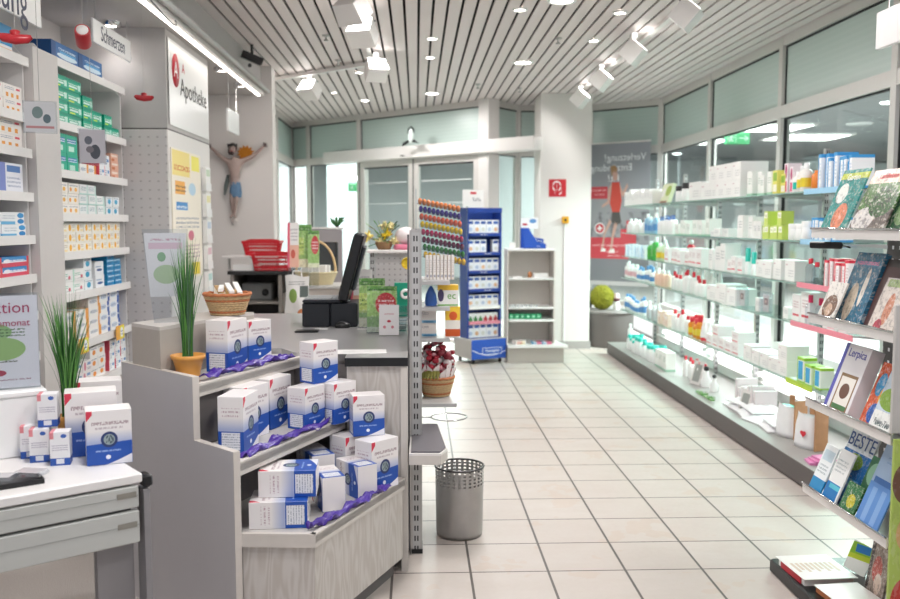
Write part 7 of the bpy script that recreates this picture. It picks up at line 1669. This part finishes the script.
# papers and cards on the rack base
ctl = cm('print_price_list', 'f1efed', [(.1, .3, .1, .9, 'eadfdc')], text=[(.1, .9, .1, .9, 'c9b8b0', 6)])
b1 = at(808, 567, Z=.10)
t = root('catalogue', 'white catalogue with red spine lying on the black rack base', 'catalogue', (1.605, 3.43, .0558), R(3)); MB().box(-.10, .10, -.11, .11, 0, .03, PAPER).box(-.104, -.1005, -.085, .085, 0, .028, INKR).build('pages', t); MB().box(-.11, .11, -.125, .125, .0305, .0325, mat('catalogue_cover', 'f1eeec', .3, vary=.02)).build('cover', t)
g = MB()
for i in range(9): g.box(-.09 + .02 * i, -.078 + .02 * i, -.05 + .02 * (i % 2), .04, .0328, .0332, mat('cover_print', 'd8c2b2', .4, vary=.1))
g.build('cover_print', t)
t = root('catalogue', 'white catalogue with orange edge lying nearer on the black rack base', 'catalogue', (1.625, 3.17, .0558), R(5)); MB().box(-.085, .085, -.10, .10, 0, .022, mat('orange_paper_edge', 'd9885a', .5)).build('pages', t); MB().box(-.09, .09, -.11, .11, .0225, .0245, ctl).build('cover', t)
v = at(842, 562, X=1.68)
t = root('small_card_stand', 'small green, blue and white card standing tilted on the rack base', 'card', (1.765, 3.44, .0558), R(-62)); M_ = Matrix.Rotation(R(-20), 4, 'X'); b = MB(); b.M = M_ @ Matrix.Rotation(R(10), 4, 'Y'); b.box(-.05, .05, 0, .004, .005, .125, cm('print_small_green_card', 'f1f4ee', [(0, 1, .6, .95, '8fc43a'), (.3, .85, .66, .9, '2f7cc0'), (0, 1, .45, .6, 'c4d83a')], rough=.25)); b.build('card', t)
mag(3.20, .0565, .13, .2, cm('print_red_lady_magazine', '9a8a80', [(.2, .7, .3, .8, 'c85a50', 1), (.4, .8, .1, .5, 'e0c8b8', 1), (0, .15, 0, 1, '4a4240')], busy=0.35, rough=.2), 'magazine with a red picture standing on the rack base', x=1.72, lean=10, th=.02)
mag(3.31, .0565, .1, .2, cm('print_grey_spines', 'b9b0a8', [(0, .3, 0, 1, '5a5450'), (.5, .62, 0, 1, '3e3a3c'), (.8, 1, 0, 1, 'cfc8c0')], rough=.3), 'row of grey booklets standing on the rack base', x=1.78, lean=8, th=.03)
mag(3.06, .0565, .12, .23, cm('print_yellow_booklet', 'd8d8d4', [(.0, 1, .6, 1, '4a4644'), (.3, .9, .62, .92, 'd9c83a', 1)], rough=.2), 'pale booklet with yellow picture standing nearest on the rack base', x=1.72, lean=10)
# poster board at the extreme right edge
v = at(892, 500, Y=2.74); t = root('fruit_poster', 'green poster with fruit pictures cut by the right edge of the view', 'poster', (v.x, 2.74, .0))
gr = cm('print_fruit_poster', 'a9bf5c', [(.02, .3, .18, .40, 'b83228', 1), (.25, .6, .2, .38, 'd8502c', 1), (.05, .35, .5, .68, 'c8a06a', 1), (.0, .25, .72, .9, '6a4a38', 1), (.2, .6, .74, .9, 'c0a028', 1), (.5, .9, .4, .7, 'd86a3a', 1)], busy=0.12, rough=.4)
MB().rbox(.0, .36, 0, .012, .02, .78, gr, .002).build('printed_board', t); MB().box(.0, .36, -.04, .08, 0, .018, BLACK).build('foot', t)
t = root('white_end_panel', 'white panel with dark oval grip above the fruit poster at the right edge', 'panel', (at(893, 400, Y=2.77).x, 2.775, .79)); MB().rbox(0, .3, 0, .012, .0, .42, GREY, .003).build('panel', t); g = MB(); g.M = Matrix.Translation((.05, -.001, .26)) @ Matrix.Rotation(R(90), 4, 'X'); g.lathe([(.001, 0), (.03, 0), (.03, .001)], mat('grip_dark', '4e4b50', .4), 20, sy=1.2, cap=False); g.build('grip', t)
# hanging white sign over the rack
t = root('hanging_sign', 'blank white hanging sign over the magazine rack at the upper right', 'sign', (1.76, 3.13, 2.13), R(-90)); MB().rbox(-.29, .29, 0, .02, 0, .14, PLASTW, .003).build('board', t); MB().tube([(-.22, .01, .1405), (-.22, .01, H - 2.135)], .003, STEEL, 6).tube([(.22, .01, .1405), (.22, .01, H - 2.135)], .003, STEEL, 6).build('hanger_rod', t)
# small things: dark glasses on the shelf, bird sticker
t = root('reading_glasses', 'dark folded glasses hanging below the top rack shelf', 'glasses', (1.60, 3.43, 1.385), R(-60)); MB().rbox(-.07, .07, -.008, .008, -.015, .012, BLACK, .004).tube([(-.07, 0, 0), (-.05, .08, -.01)], .004, BLACK).tube([(.07, 0, 0), (.05, .08, -.01)], .004, BLACK).build('frame', t)
EXPO = 0.08
# ---------------------------------------------------------------- view
scene.view_settings.view_transform = 'Standard'
scene.view_settings.look = 'None'
scene.view_settings.gamma = 1
scene.view_settings.exposure = EXPO
scene.view_settings.use_curve_mapping = False
scene.cycles.max_bounces = 8
scene.cycles.transparent_max_bounces = 24
scene.cycles.sample_clamp_indirect = 6
